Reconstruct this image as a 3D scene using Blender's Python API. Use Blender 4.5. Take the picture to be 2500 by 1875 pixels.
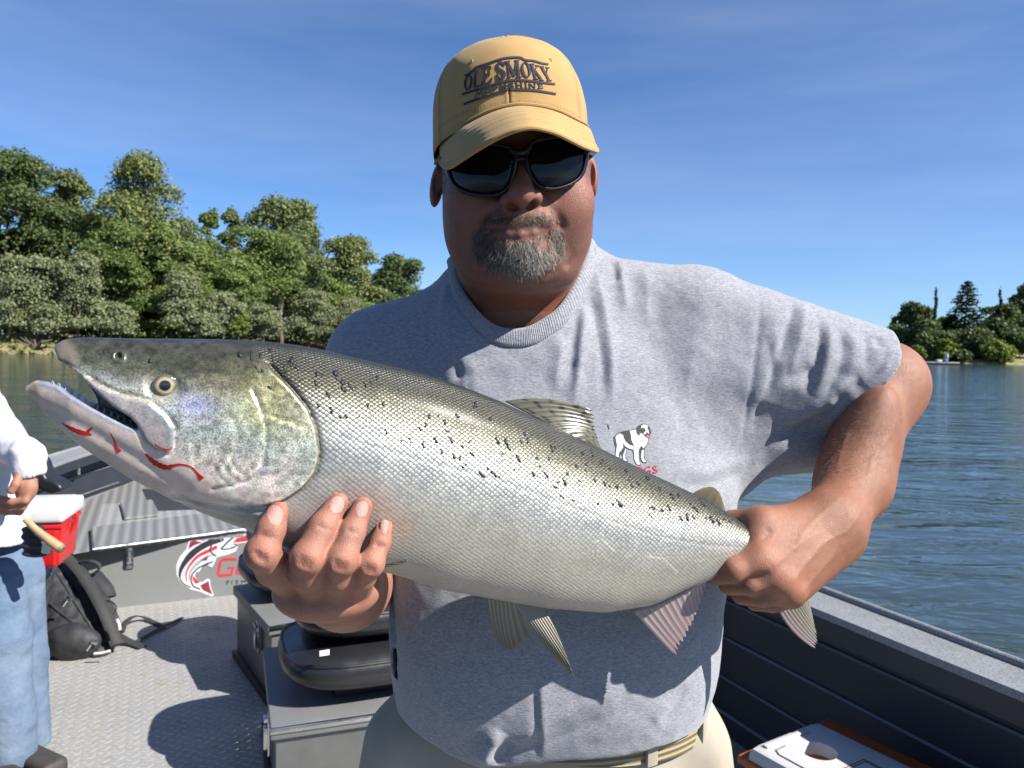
import bpy, bmesh, math, random
import numpy as np
from mathutils import Vector, Matrix
from mathutils.bvhtree import BVHTree
from mathutils import noise as mnoise
random.seed(7); rng = np.random.default_rng(7)
scene = bpy.context.scene
for _o in list(bpy.data.objects): bpy.data.objects.remove(_o)

# ------------------------------------------------------------------ camera
FPX = 1878.0; HC = 848.0; RHO = math.radians(1.2)      # focal length in photo pixels, horizon row, roll
PIT = math.atan((937.5 - HC) / FPX)
CAM = np.array([0.0, 0.0, 1.45])
_f = np.array([0, math.cos(PIT), -math.sin(PIT)])
_r0 = np.array([1.0, 0, 0]); _u0 = np.cross(_r0, _f)
_r = math.cos(RHO) * _r0 + math.sin(RHO) * _u0; _u = np.cross(_r, _f)
cam = bpy.data.objects.new('camera', bpy.data.cameras.new('camera'))
scene.collection.objects.link(cam); scene.camera = cam
cam.matrix_world = Matrix(((_r[0], _u[0], -_f[0], CAM[0]), (_r[1], _u[1], -_f[1], CAM[1]), (_r[2], _u[2], -_f[2], CAM[2]), (0, 0, 0, 1)))
cam.data.sensor_fit = 'HORIZONTAL'; cam.data.sensor_width = 36.0; cam.data.lens = 36.0 * FPX / 2500
cam.data.clip_start = 0.02; cam.data.clip_end = 6000
cam.data.dof.use_dof = True; cam.data.dof.focus_distance = 0.80; cam.data.dof.aperture_fstop = 14.0
scene.render.resolution_x = 1024; scene.render.resolution_y = 768
scene.cycles.use_denoising = True

# ------------------------------------------------------------------ light
SUN = np.array([0.69, -0.30, 0.66]); SUN = SUN / np.linalg.norm(SUN)
EL = math.asin(SUN[2]); AZ = math.atan2(SUN[0], SUN[1])
world = bpy.data.worlds.new('World'); scene.world = world; world.use_nodes = True
wn = world.node_tree.nodes; wl = world.node_tree.links
bg = wn['Background']
sky = wn.new('ShaderNodeTexSky'); sky.sky_type = 'NISHITA'; sky.sun_disc = False
sky.sun_elevation = EL; sky.sun_rotation = AZ
sky.air_density = 0.8; sky.dust_density = 0.25; sky.ozone_density = 10.0; sky.altitude = 50
tc = wn.new('ShaderNodeTexCoord'); mp = wn.new('ShaderNodeMapping'); mp.inputs['Scale'].default_value = (1.2, 2.2, 9.0)
mp.inputs['Rotation'].default_value = (0.1, 0.25, 0.4)
nz = wn.new('ShaderNodeTexNoise'); nz.inputs['Scale'].default_value = 1.1; nz.inputs['Detail'].default_value = 6; nz.inputs['Roughness'].default_value = 0.55
mr = wn.new('ShaderNodeMapRange'); mr.inputs[1].default_value = 0.36; mr.inputs[2].default_value = 0.80; mr.inputs[3].default_value = 0.0; mr.inputs[4].default_value = 0.15
mx = wn.new('ShaderNodeMix'); mx.data_type = 'RGBA'; mx.inputs[7].default_value = (6.5, 7.2, 8.2, 1)
wl.new(tc.outputs['Generated'], mp.inputs['Vector']); wl.new(mp.outputs[0], nz.inputs['Vector']); wl.new(nz.outputs[0], mr.inputs[0])
wl.new(mr.outputs[0], mx.inputs[0]); wl.new(sky.outputs[0], mx.inputs[6]); wl.new(mx.outputs[2], bg.inputs['Color'])
bg.inputs['Strength'].default_value = 0.070
sl = bpy.data.lights.new('sun', 'SUN'); sl.energy = 5.0; sl.angle = math.radians(0.5); sl.color = (1.0, 0.95, 0.88)
so = bpy.data.objects.new('sun', sl); scene.collection.objects.link(so)
so.rotation_euler = Vector(SUN).to_track_quat('Z', 'Y').to_euler(); so.location = (20, -12, 22)
scene.view_settings.view_transform = 'Standard'; scene.view_settings.look = 'None'
scene.view_settings.exposure = 1.2; scene.view_settings.gamma = 1.0; scene.view_settings.use_curve_mapping = False

# ------------------------------------------------------------------ helpers
def ray(px, py): return _f + _r * ((px - 1250) / FPX) + _u * ((937.5 - py) / FPX)
def P(px, py, y):
    d = ray(px, py); return CAM + d * (y / d[1])
def onz(px, py, z):
    d = ray(px, py); return CAM + d * ((z - CAM[2]) / d[2])
def R(px, y): return px * y / FPX                      # a length of px pixels at distance y, in metres
def proj(p):
    q = np.asarray(p, float) - CAM; w = q @ _f
    return 1250 + FPX * (q @ _r) / w, 937.5 - FPX * (q @ _u) / w

COL = scene.collection
def tag(o, label=None, cat=None, group=None, kind=None):
    if label: o['label'] = label
    if cat: o['category'] = cat
    if group: o['group'] = group
    if kind: o['kind'] = kind
    return o
def empty(name, loc, label, cat, group=None, rz=0.0):
    o = bpy.data.objects.new(name, None); COL.objects.link(o); o.location = loc; o.rotation_euler = (0, 0, rz)
    o.empty_display_size = 0.1
    bpy.context.view_layer.update()
    return tag(o, label, cat, group)
def link(name, me, mat, parent=None, world_space=True):
    o = bpy.data.objects.new(name, me); COL.objects.link(o)
    if mat is not None:
        for m in (mat if isinstance(mat, (list, tuple)) else [mat]): me.materials.append(m)
    if parent is not None:
        o.parent = parent
        if world_space:
            pm = parent.matrix_world if parent.parent is None else parent.parent.matrix_world @ parent.matrix_basis
            if parent.parent is not None: pm = parent.parent.matrix_world @ parent.matrix_parent_inverse @ parent.matrix_basis
            o.matrix_parent_inverse = pm.inverted()
    return o
def npmesh(name, V, Fc, smooth=True, col=None, uv=None):
    V = np.ascontiguousarray(V, dtype=np.float32); Fc = np.ascontiguousarray(Fc, dtype=np.int32)
    me = bpy.data.meshes.new(name); n, k = Fc.shape
    me.vertices.add(len(V)); me.vertices.foreach_set('co', V.ravel())
    me.loops.add(n * k); me.loops.foreach_set('vertex_index', Fc.ravel())
    me.polygons.add(n); me.polygons.foreach_set('loop_start', np.arange(0, n * k, k, dtype=np.int32))
    me.polygons.foreach_set('use_smooth', np.full(n, smooth, dtype=bool))
    me.update(calc_edges=True)
    if col is not None:
        a = me.color_attributes.new('col', 'FLOAT_COLOR', 'POINT')
        c = np.ones((len(V), 4), np.float32); c[:, :3] = col; a.data.foreach_set('color', c.ravel())
    if uv is not None:
        l = me.uv_layers.new(name='uv'); l.data.foreach_set('uv', np.ascontiguousarray(uv[Fc.ravel()], dtype=np.float32).ravel())
    return me

class MB:
    """collects simple solids and builds them as ONE mesh object"""
    def __init__(s): s.bm = bmesh.new()
    def _xf(s, vs, M):
        for v in vs: v.co = M @ v.co
    def box(s, size, M=None, bevel=0.0, seg=2, taper=1.0):
        r = bmesh.ops.create_cube(s.bm, size=1.0); vs = r['verts']
        for v in vs:
            k = taper if v.co.z < 0 else 1.0
            v.co = Vector((v.co.x * size[0] * k, v.co.y * size[1] * k, v.co.z * size[2]))
        if bevel > 0:
            es = list({e for v in vs for e in v.link_edges})
            rr = bmesh.ops.bevel(s.bm, geom=es, offset=bevel, segments=seg, profile=0.6, affect='EDGES')
            vs = list({v for f in rr['faces'] for v in f.verts} | {v for v in vs if v.is_valid})
            seen = set(vs); st = list(vs)
            while st:
                v = st.pop()
                for e in v.link_edges:
                    w = e.other_vert(v)
                    if w not in seen: seen.add(w); st.append(w)
            vs = list(seen)
        if M is not None: s._xf(vs, M)
        return s
    def tube(s, pts, r, n=8, cap=True, flat=1.0, up=None):
        pts = [Vector(p) for p in pts]; m = len(pts)
        rs = r if isinstance(r, (list, tuple)) else [r] * m
        rings = []; pu = None
        for i, p in enumerate(pts):
            t = (pts[min(i + 1, m - 1)] - pts[max(i - 1, 0)]).normalized()
            if up is not None: b = t.cross(Vector(up)).normalized()
            elif pu is None:
                b = t.cross(Vector((0, 0, 1)));
                if b.length < 1e-3: b = t.cross(Vector((1, 0, 0)))
                b.normalize()
            else: b = (pu - t * pu.dot(t)).normalized()
            pu = b; c = b.cross(t)
            rings.append([s.bm.verts.new(p + b * (math.cos(2 * math.pi * k / n) * rs[i]) + c * (math.sin(2 * math.pi * k / n) * rs[i] * flat)) for k in range(n)])
        for A, B in zip(rings, rings[1:]):
            for k in range(n): s.bm.faces.new((A[k], A[(k + 1) % n], B[(k + 1) % n], B[k]))
        if cap:
            s.bm.faces.new(rings[0][::-1]); s.bm.faces.new(rings[-1])
        return s
    def lathe(s, prof, M=None, n=24):
        rings = []; vs = []
        for (r, z) in prof:
            ring = [s.bm.verts.new((r * math.cos(2 * math.pi * k / n), r * math.sin(2 * math.pi * k / n), z)) for k in range(n)]
            rings.append(ring); vs += ring
        for A, B in zip(rings, rings[1:]):
            for k in range(n): s.bm.faces.new((A[k], A[(k + 1) % n], B[(k + 1) % n], B[k]))
        if prof[0][0] > 1e-6: s.bm.faces.new(rings[0][::-1])
        if prof[-1][0] > 1e-6: s.bm.faces.new(rings[-1])
        if M is not None: s._xf(vs, M)
        return s
    def prism(s, poly, h, M=None, z0=0.0):
        a = [s.bm.verts.new((x, y, z0)) for x, y in poly]; b = [s.bm.verts.new((x, y, z0 + h)) for x, y in poly]
        n = len(poly); s.bm.faces.new(a[::-1]); s.bm.faces.new(b)
        for k in range(n): s.bm.faces.new((a[k], a[(k + 1) % n], b[(k + 1) % n], b[k]))
        if M is not None: s._xf(a + b, M)
        return s
    def quads(s, V, Fc):
        vs = [s.bm.verts.new(Vector(v)) for v in V]
        for f in Fc: s.bm.faces.new([vs[i] for i in f])
        return s
    def build(s, name, mat, parent=None, smooth=True, angle=40):
        bmesh.ops.recalc_face_normals(s.bm, faces=s.bm.faces[:])
        me = bpy.data.meshes.new(name); s.bm.to_mesh(me); s.bm.free()
        if smooth:
            me.polygons.foreach_set('use_smooth', np.ones(len(me.polygons), bool))
            me.set_sharp_from_angle(angle=math.radians(angle))
        return link(name, me, mat, parent)

def T(x=0, y=0, z=0): return Matrix.Translation((x, y, z))
def RZ(a): return Matrix.Rotation(a, 4, 'Z')
def RX(a): return Matrix.Rotation(a, 4, 'X')
def RY(a): return Matrix.Rotation(a, 4, 'Y')
def frame(o, ex, ey, ez):
    return Matrix(((ex[0], ey[0], ez[0], o[0]), (ex[1], ey[1], ez[1], o[1]), (ex[2], ey[2], ez[2], o[2]), (0, 0, 0, 1)))

# ------------------------------------------------------------------ materials
class NT:
    def __init__(s, name):
        s.m = bpy.data.materials.new(name); s.m.use_nodes = True; s.n = s.m.node_tree.nodes; s.l = s.m.node_tree.links
        s.b = s.n['Principled BSDF']
    def node(s, t, **kw):
        x = s.n.new(t)
        for k, v in kw.items(): setattr(x, k, v)
        return x
    def coord(s, kind='Object', scale=(1, 1, 1), rot=(0, 0, 0)):
        t = s.node('ShaderNodeTexCoord'); m = s.node('ShaderNodeMapping')
        m.inputs['Scale'].default_value = scale; m.inputs['Rotation'].default_value = rot
        s.l.new(t.outputs[kind], m.inputs['Vector']); return m.outputs[0]
    def noise(s, vec, scale, detail=4, rough=0.55, dist=0.0):
        x = s.node('ShaderNodeTexNoise'); x.inputs['Scale'].default_value = scale; x.inputs['Detail'].default_value = detail
        x.inputs['Roughness'].default_value = rough; x.inputs['Distortion'].default_value = dist
        s.l.new(vec, x.inputs['Vector']); return x.outputs[0]
    def rng(s, v, a, b, c, d):
        x = s.node('ShaderNodeMapRange')
        for i, q in enumerate((a, b, c, d)): x.inputs[i + 1].default_value = q
        s.l.new(v, x.inputs[0]); return x.outputs[0]
    def math(s, op, a, b=None):
        x = s.node('ShaderNodeMath', operation=op)
        for i, q in enumerate((a, b)):
            if q is None: continue
            if isinstance(q, (int, float)): x.inputs[i].default_value = q
            else: s.l.new(q, x.inputs[i])
        return x.outputs[0]
    def mix(s, fac, a, b, mode='MIX'):
        x = s.node('ShaderNodeMix', data_type='RGBA', blend_type=mode)
        for i, q in ((0, fac), (6, a), (7, b)):
            if isinstance(q, (int, float)): x.inputs[i].default_value = q
            elif isinstance(q, tuple): x.inputs[i].default_value = q + (1,) if len(q) == 3 else q
            else: s.l.new(q, x.inputs[i])
        return x.outputs[2]
    def attr(s, name='col'):
        x = s.node('ShaderNodeAttribute'); x.attribute_name = name; return x.outputs['Color']
    def bump(s, h, strength, dist=0.01, normal=None):
        x = s.node('ShaderNodeBump'); x.inputs['Strength'].default_value = strength; x.inputs['Distance'].default_value = dist
        s.l.new(h, x.inputs['Height'])
        if normal is not None: s.l.new(normal, x.inputs['Normal'])
        return x.outputs[0]
    def set(s, **kw):
        for k, v in kw.items():
            k = k.replace('_', ' ')
            i = s.b.inputs[k]
            if isinstance(v, (int, float)): i.default_value = v
            elif isinstance(v, tuple): i.default_value = v + (1,) if len(v) == 3 and i.type == 'RGBA' else v
            else: s.l.new(v, i)
        return s
def worn(name, col, var=0.25, scale=8.0, rough=0.5, metal=0.0, bump=0.0, bscale=200.0, bdist=0.002, fine=0.0, coat=0.0):
    t = NT(name); v = t.coord()
    n1 = t.noise(v, scale, 5, 0.6)
    dark = tuple(c * (1 - var) for c in col); light = tuple(min(1, c * (1 + var)) for c in col)
    c = t.mix(t.rng(n1, 0.3, 0.7, 0, 1), dark, light)
    if fine > 0:
        n2 = t.noise(v, bscale, 2, 0.6)
        c = t.mix(t.rng(n2, 0.3, 0.7, 0, fine), c, tuple(x * 0.35 for x in col))
    t.set(Base_Color=c, Roughness=t.rng(n1, 0.3, 0.7, max(0.02, rough - 0.08), min(1, rough + 0.08)), Metallic=metal, Coat_Weight=coat)
    if bump > 0: t.set(Normal=t.bump(t.noise(v, bscale, 3, 0.6), bump, bdist))
    return t.m
# ------------------------------------------------------------------ water, banks
t = NT('river_water')
v = t.coord('Object', (1, 1, 1), (0, 0, 0.25))
vs_ = t.coord('Object', (0.55, 1.6, 1), (0, 0, 0.35))
w1 = t.noise(vs_, 1.1, 4, 0.55, 0.6); w2 = t.noise(v, 5.0, 3, 0.5, 0.4); w3 = t.noise(vs_, 0.22, 2, 0.5)
h = t.math('ADD', t.math('MULTIPLY', w1, 0.092), t.math('ADD', t.math('MULTIPLY', w2, 0.007), t.math('MULTIPLY', w3, 0.16)))
t.set(Base_Color=(0.028, 0.044, 0.048), Roughness=0.07, IOR=1.333, Normal=t.bump(h, 1.0, 1.0))
M_WATER = t.m
WZ = -0.2
me = bpy.data.meshes.new('river_water')
me.from_pydata([(-2500, -600, WZ), (2500, -600, WZ), (2500, 4500, WZ), (-2500, 4500, WZ)], [], [(0, 1, 2, 3)])
tag(link('river_water', me, M_WATER), kind='structure')

def bank(name, shore, inland, mat, hgt):
    V = []; n = len(shore)
    prof = [(0.0, -0.8), (0.012, 0.02), (0.03, 0.8), (0.07, 1.6), (0.25, hgt * 1.0), (0.6, hgt), (1.0, hgt * 1.3)]
    for i, (a, b) in enumerate(zip(shore, inland)):
        for k, (s, z) in enumerate(prof):
            x = a[0] + (b[0] - a[0]) * s; y = a[1] + (b[1] - a[1]) * s
            q = mnoise.noise(Vector((x * 0.15, y * 0.15, 3)))
            V.append((x, y, WZ + z + (0.35 * q * min(1, k) if k else 0)))
    m = len(prof); Fc = [(i * m + k, (i + 1) * m + k, (i + 1) * m + k + 1, i * m + k + 1) for i in range(n - 1) for k in range(m - 1)]
    me = npmesh(name, V, Fc)
    o = tag(link(name, me, mat), kind='structure'); return o
def resamp(pts, n):
    p = np.array(pts, float); s = np.r_[0, np.cumsum(np.linalg.norm(np.diff(p, axis=0), axis=1))]
    q = np.linspace(0, s[-1], n); return np.stack([np.interp(q, s, p[:, i]) for i in range(p.shape[1])], 1)
t = NT('bank_ground'); v = t.coord()
n1 = t.noise(v, 0.5, 5, 0.65)
c = t.mix(t.rng(n1, 0.35, 0.65, 0, 1), (0.10, 0.12, 0.035), (0.26, 0.21, 0.11))
t.set(Base_Color=c, Roughness=0.95, Normal=t.bump(t.noise(v, 3, 4, 0.7), 0.8, 0.2)); M_BANK = t.m
SHORE_L = resamp([(-420, 30), (-160, 55), (-80, 66), (-52, 71.5), (-43, 76), (-37.5, 82), (-33, 96), (-28.5, 130), (-24, 190), (-12, 300), (60, 520)], 90)
INL_L = SHORE_L + np.array([-50, 110]) * np.linspace(1, 0.9, 90)[:, None] - np.array([60, 0])
bank('river_bank', SHORE_L, INL_L, M_BANK, 2.0)
SHORE_R = resamp([(420, 90), (250, 170), (150, 187), (112, 183.5), (95, 190), (88, 215), (95, 270), (120, 420), (60, 560)], 90)
INL_R = SHORE_R + np.array([120, 80])
bank('river_bank', SHORE_R, INL_R, M_BANK, 3.0)

# ------------------------------------------------------------------ foliage
def leaf_mat(name, c1, c2, c3):
    t = NT(name); a = t.attr('col'); sep = t.node('ShaderNodeSeparateColor'); t.l.new(a, sep.inputs[0])
    c = t.mix(sep.outputs[0], c1, c2); c = t.mix(sep.outputs[1], c, c3)
    tr = t.node('ShaderNodeBsdfTranslucent'); t.l.new(c, tr.inputs[0])
    t.set(Base_Color=c, Roughness=0.55, Specular_IOR_Level=0.3)
    ms = t.node('ShaderNodeMixShader'); ms.inputs[0].default_value = 0.38
    t.l.new(t.b.outputs[0], ms.inputs[1]); t.l.new(tr.outputs[0], ms.inputs[2])
    t.l.new(ms.outputs[0], t.n['Material Output'].inputs['Surface']); return t.m
M_LEAF = {
 'cottonwood': leaf_mat('cottonwood_leaf', (0.090, 0.125, 0.050), (0.165, 0.205, 0.080), (0.32, 0.31, 0.07)),
 'dark': leaf_mat('dark_leaf', (0.055, 0.085, 0.028), (0.105, 0.145, 0.045), (0.15, 0.18, 0.06)),
 'green': leaf_mat('green_leaf', (0.095, 0.140, 0.036), (0.165, 0.220, 0.058), (0.23, 0.26, 0.07)),
 'willow': leaf_mat('willow_leaf', (0.150, 0.180, 0.085), (0.225, 0.252, 0.130), (0.28, 0.29, 0.16)),
 'conifer': leaf_mat('conifer_leaf', (0.020, 0.042, 0.016), (0.040, 0.070, 0.026), (0.07, 0.09, 0.035)),
 'bright': leaf_mat('bright_leaf', (0.10, 0.15, 0.02), (0.17, 0.21, 0.03), (0.25, 0.24, 0.05)),
}
M_BARK = worn('bark', (0.11, 0.085, 0.06), 0.4, 3.0, 0.9, bump=0.6, bscale=12, bdist=0.05)

def vnoise_b(p, s): return np.sin(p[:, 0] * s * 3.1 + np.sin(p[:, 2] * s * 4.0)) * np.cos(p[:, 2] * s * 5.3 + p[:, 1] * s * 2.0)
def leaf_quads(C, N, size, r):
    """bent leaf-clump faces: centres C, facing N"""
    n = len(C); N = N / (np.linalg.norm(N, axis=1, keepdims=True) + 1e-9)
    a = r.normal(size=(n, 3)); t1 = np.cross(N, a); t1 /= np.linalg.norm(t1, axis=1, keepdims=True) + 1e-9
    t2 = np.cross(N, t1); s = size * r.uniform(0.55, 1.35, n)[:, None]
    asp = r.uniform(0.55, 1.0, n)[:, None]
    V = np.stack([C - t1 * s, C - t2 * s * asp + N * s * 0.15, C + t1 * s, C + t2 * s * asp - N * s * 0.25], 1).reshape(-1, 3)
    return V, np.arange(4 * n).reshape(n, 4)

def lobes_for(w, h, kind, r):
    """list of (centre, radii) inside a crown of width w and height h standing on z = 0 .. h"""
    L = []
    if kind == 'column':
        for i in range(7):
            f = (i + 0.5) / 7; L.append(((r.normal(0, w * 0.05), r.normal(0, w * 0.05), f * h), (w * (0.5 - 0.33 * f), w * (0.5 - 0.33 * f), h * 0.13)))
        return L
    n = 26 if kind != 'shrub' else 24
    for i in range(n):
        f = r.uniform(0.08, 0.93); prof = math.sin(math.pi * min(1, 0.16 + 0.80 * f)) ** 0.6
        ang = r.uniform(0, 2 * math.pi); rad = (w * 0.5) * prof * math.sqrt(r.uniform(0.1, 1)) * 0.78
        k = r.uniform(0.12, 0.23) * w * (1 if kind != 'shrub' else .72)
        L.append(((rad * math.cos(ang), rad * math.sin(ang), f * h), (k, k, k * r.uniform(0.6, 0.95))))
    L.append(((0, 0, h * 0.5), (w * 0.28, w * 0.28, h * 0.36)))
    L.append(((r.normal(0, w * 0.08), 0, h * 0.9), (w * 0.17, w * 0.17, h * 0.1)))
    return L

def crown_mesh(name, lobes, n, leaf, r, yellow=0.12, droop=0.0, rag=.16):
    vol = np.array([l[1][0] * l[1][1] for l in lobes]); cnt = np.maximum(8, (n * vol / vol.sum()).astype(int))
    Cs, Ns, T1 = [], [], []
    for (c, rad), k in zip(lobes, cnt):
        d = r.normal(size=(k, 3)); d /= np.linalg.norm(d, axis=1, keepdims=True)
        d[:, 2] = np.where(d[:, 2] < -0.35, -d[:, 2], d[:, 2])
        sh = r.uniform(0.45, 1.0, k) ** 0.5 * (1 + rag * r.normal(size=k).clip(-1, 1.8))
        p = np.array(c) + d * np.array(rad) * sh[:, None]; Cs.append(p)
        Ns.append(d + 0.7 * r.normal(size=(k, 3)) + np.array([0, 0, 0.35])); T1.append(np.full(k, r.uniform(0, 1)))
    C = np.concatenate(Cs); N = np.concatenate(Ns); tone = np.concatenate(T1)
    C[:, 2] -= droop * r.uniform(0, 1, len(C))
    V, Fc = leaf_quads(C, N, leaf, r)
    c = np.zeros((len(C), 3)); c[:, 0] = np.clip(0.55 * tone + 0.45 * r.uniform(0, 1, len(C)), 0, 1)
    c[:, 1] = (r.uniform(0, 1, len(C)) < yellow) * r.uniform(0.3, 1, len(C))
    return npmesh(name, V, Fc, False, np.repeat(c, 4, 0))

def tree(name, label, cat, group, px, top, wpx, d, kind='cottonwood', shape='round', n=5200, leaf=0.33, base=None, yellow=0.1, crown_from=0.12, seed=0):
    r = np.random.default_rng(1000 + seed)
    zt = P(px, top, d)[2]; xb = P(px, top, d)[0]
    zb = 1.6 if base is None else base
    H = zt - zb; w = wpx * d / FPX
    root = empty(name, (xb, d, zb), label, cat, group)
    mb = MB(); tr = max(0.05, H * 0.014)
    bend = [(r.normal(0, .02) * H, r.normal(0, .02) * H) for _ in range(5)]
    pts = [(xb + bend[i][0] * (i > 0), d + bend[i][1] * (i > 0), zb - 0.5 + (H * 0.8 + .5) * i / 4) for i in range(5)]
    mb.tube(pts, [tr * (1 - 0.2 * i) for i in range(5)], 7)
    lob = lobes_for(w, H * (1 - crown_from), shape, r)
    for i in range(6 if shape != 'column' else 0):
        c = lob[r.integers(len(lob))][0]; a = Vector(pts[1 + i % 3]); b = Vector((xb + c[0] * .9, d + c[1] * .9, zb + H * crown_from + c[2]))
        m_ = (a + b) / 2 + Vector((0, 0, -0.05 * H))
        mb.tube([a, m_, b], [tr * 0.5, tr * 0.32, tr * 0.1], 5)
    mb.build('trunk', M_BARK, root)
    me = crown_mesh('crown', lob, n, leaf, r, yellow, 0.0, .16 if shape != 'shrub' else .40)
    V = np.empty(len(me.vertices) * 3, np.float32); me.vertices.foreach_get('co', V); V = V.reshape(-1, 3)
    V += np.array([xb, d, zb + H * crown_from], np.float32); me.vertices.foreach_set('co', V.ravel()); me.update()
    link('crown', me, M_LEAF[kind], root)
    return root
GL = 'trees along the left bank'
TREES = [
 ('cottonwood_tree', 'dark tall tree cut by the left edge of the photo', 15, 362, 250, 72, 'dark', 'round', 7000, .30),
 ('cottonwood_tree', 'broad tallest cottonwood with a yellowish top above the left bank', 362, 388, 262, 79, 'cottonwood', 'round', 9000, .31),
 ('cottonwood_tree', 'grey-green tree peeping between the dark left tree and the tallest cottonwood', 186, 418, 150, 86, 'cottonwood', 'round', 5000, .33),
 ('poplar_tree', 'narrow green tree just right of the tallest cottonwood', 511, 510, 74, 92, 'green', 'round', 3000, .33),
 ('poplar_tree', 'slim open tree between the narrow green tree and the three-topped cottonwood', 568, 506, 70, 96, 'cottonwood', 'round', 2600, .34),
 ('cottonwood_tree', 'wide three-topped cottonwood right of the slim trees', 690, 492, 195, 99, 'cottonwood', 'round', 7000, .36),
 ('cottonwood_tree', 'rounded tree with a pale yellow right edge, second from the man', 855, 577, 165, 124, 'cottonwood', 'round', 5000, .42),
 ('oak_tree', 'small dark round tree just above the shaded shoulder of the shirt', 985, 632, 130, 146, 'dark', 'round', 3600, .46),
 ('oak_tree', 'dark bushy tree below the grey-green tree at the far left', 128, 480, 150, 73, 'dark', 'round', 5000, .28),
 ('poplar_tree', 'fresh green pointed tree in front of the tallest cottonwood', 290, 538, 150, 72, 'green', 'round', 5000, .27),
 ('poplar_tree', 'mid green tree under the right side of the tallest cottonwood', 395, 540, 120, 76, 'green', 'round', 4200, .28),
 ('poplar_tree', 'fresh green wide tree in front of the three-topped cottonwood', 640, 560, 205, 88, 'green', 'round', 6000, .32),
 ('poplar_tree', 'green tree filling the gap below the narrow green tree', 480, 600, 130, 80, 'green', 'round', 4000, .30),
 ('oak_tree', 'low green tree beneath the rounded tree with the yellow edge', 800, 690, 180, 110, 'green', 'round', 4200, .36),
 ('poplar_tree', 'leafy green tree low behind the largest pale willow', 40, 560, 190, 76, 'green', 'round', 4600, .28),
 ('poplar_tree', 'low leafy tree under the three-topped cottonwood on its left', 575, 640, 150, 84, 'green', 'round', 4000, .30),
 ('oak_tree', 'dark low tree behind the grey willows above the eye of the fish', 330, 650, 190, 80, 'dark', 'round', 4600, .30),
 ('oak_tree', 'dark low tree right of the three-topped cottonwood', 735, 660, 150, 104, 'dark', 'round', 4000, .34),
 ('oak_tree', 'low dark tree beside the shirt sleeve under the small round tree', 930, 715, 150, 128, 'dark', 'round', 3600, .40),
]
for i, a in enumerate(TREES):
    tree(a[0], a[1], 'tree', GL, a[2], a[3], a[4] * 1.16, a[5] + 15, kind=a[6], shape=a[7], n=int(a[8] * 4.2), leaf=a[9] * .56, seed=i, yellow=0.3 if i in (1, 6) else 0.08, crown_from=0.0 if i > 7 else 0.05)
GW = 'pale shrubs at the foot of the left bank'
SHR = [
 ('willow_shrub', 'largest pale grey-green willow at the left edge', 62, 630, 190, 69.5, 'willow', 4200),
 ('willow_shrub', 'pale willow right of the largest one, under the dark trees', 190, 622, 130, 71, 'willow', 3600),
 ('willow_shrub', 'low pale willow above the snout of the fish', 262, 742, 150, 73, 'willow', 2600),
 ('willow_shrub', 'low pale willow at the far left water edge', 120, 752, 150, 70.2, 'willow', 2400),
 ('willow_shrub', 'grey willow above the eye of the fish', 440, 668, 120, 76, 'willow', 2800),
 ('willow_shrub', 'grey willow above the cheek of the fish', 545, 716, 130, 80, 'willow', 2600),
 ('willow_shrub', 'grey willow right of the little bright green bush', 645, 745, 110, 86, 'willow', 2200),
 ('willow_shrub', 'grey willow left of the shaded shirt sleeve', 765, 712, 130, 97, 'willow', 2400),
 ('willow_shrub', 'low grey willow between the cheek willows', 490, 768, 110, 77, 'willow', 1800),
 ('willow_shrub', 'dim grey willow against the blue shaded sleeve', 850, 735, 110, 108, 'willow', 1800),
 ('green_bush', 'little bright green bush among the grey willows', 583, 756, 56, 81, 'bright', 1400),
]
for i, a in enumerate(SHR):
    tree(a[0], a[1], 'bush', GW, a[2], a[3], a[4], a[5] + 9.5, kind=a[6], shape='shrub', n=int(a[7] * 4.6), leaf=.125, seed=40 + i, crown_from=0.0, base=1.9, yellow=0.25)
# the mass of lower growth behind and between the single trees of the left bank
r = np.random.default_rng(77); k = 95000; px_ = r.uniform(-520, 1080, k); tops = np.interp(px_, [-520, -60, 100, 230, 300, 450, 560, 700, 800, 900, 1000, 1080], [520, 540, 560, 600, 575, 600, 640, 600, 650, 660, 690, 730]) + 26 * np.sin(px_ * .045) + 18 * np.sin(px_ * .11 + 1)
dd_ = np.interp(px_, [0, 300, 700, 1000], [98, 100, 128, 172]) + r.uniform(0, 8, k); hz_ = np.array([P(a_, b_, c_) for a_, b_, c_ in zip(px_, tops, dd_)]); f_ = r.uniform(0, 1, k) ** .8
Ct = np.c_[hz_[:, 0], dd_, 1.2 + (hz_[:, 2] - 1.2) * f_]; V, Fc = leaf_quads(Ct, r.normal(size=(k, 3)) * .8 + np.array([.3, -.5, .5]), .26, r)
c = np.zeros((k, 3)); c[:, 0] = np.clip(.5 + .5 * vnoise_b(Ct, .28), 0, 1); c[:, 1] = r.uniform(0, 1, k) < .06
tag(link('thicket', npmesh('thicket', V, Fc, False, np.repeat(c, 4, 0)), M_LEAF['green']), kind='stuff')
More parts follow.
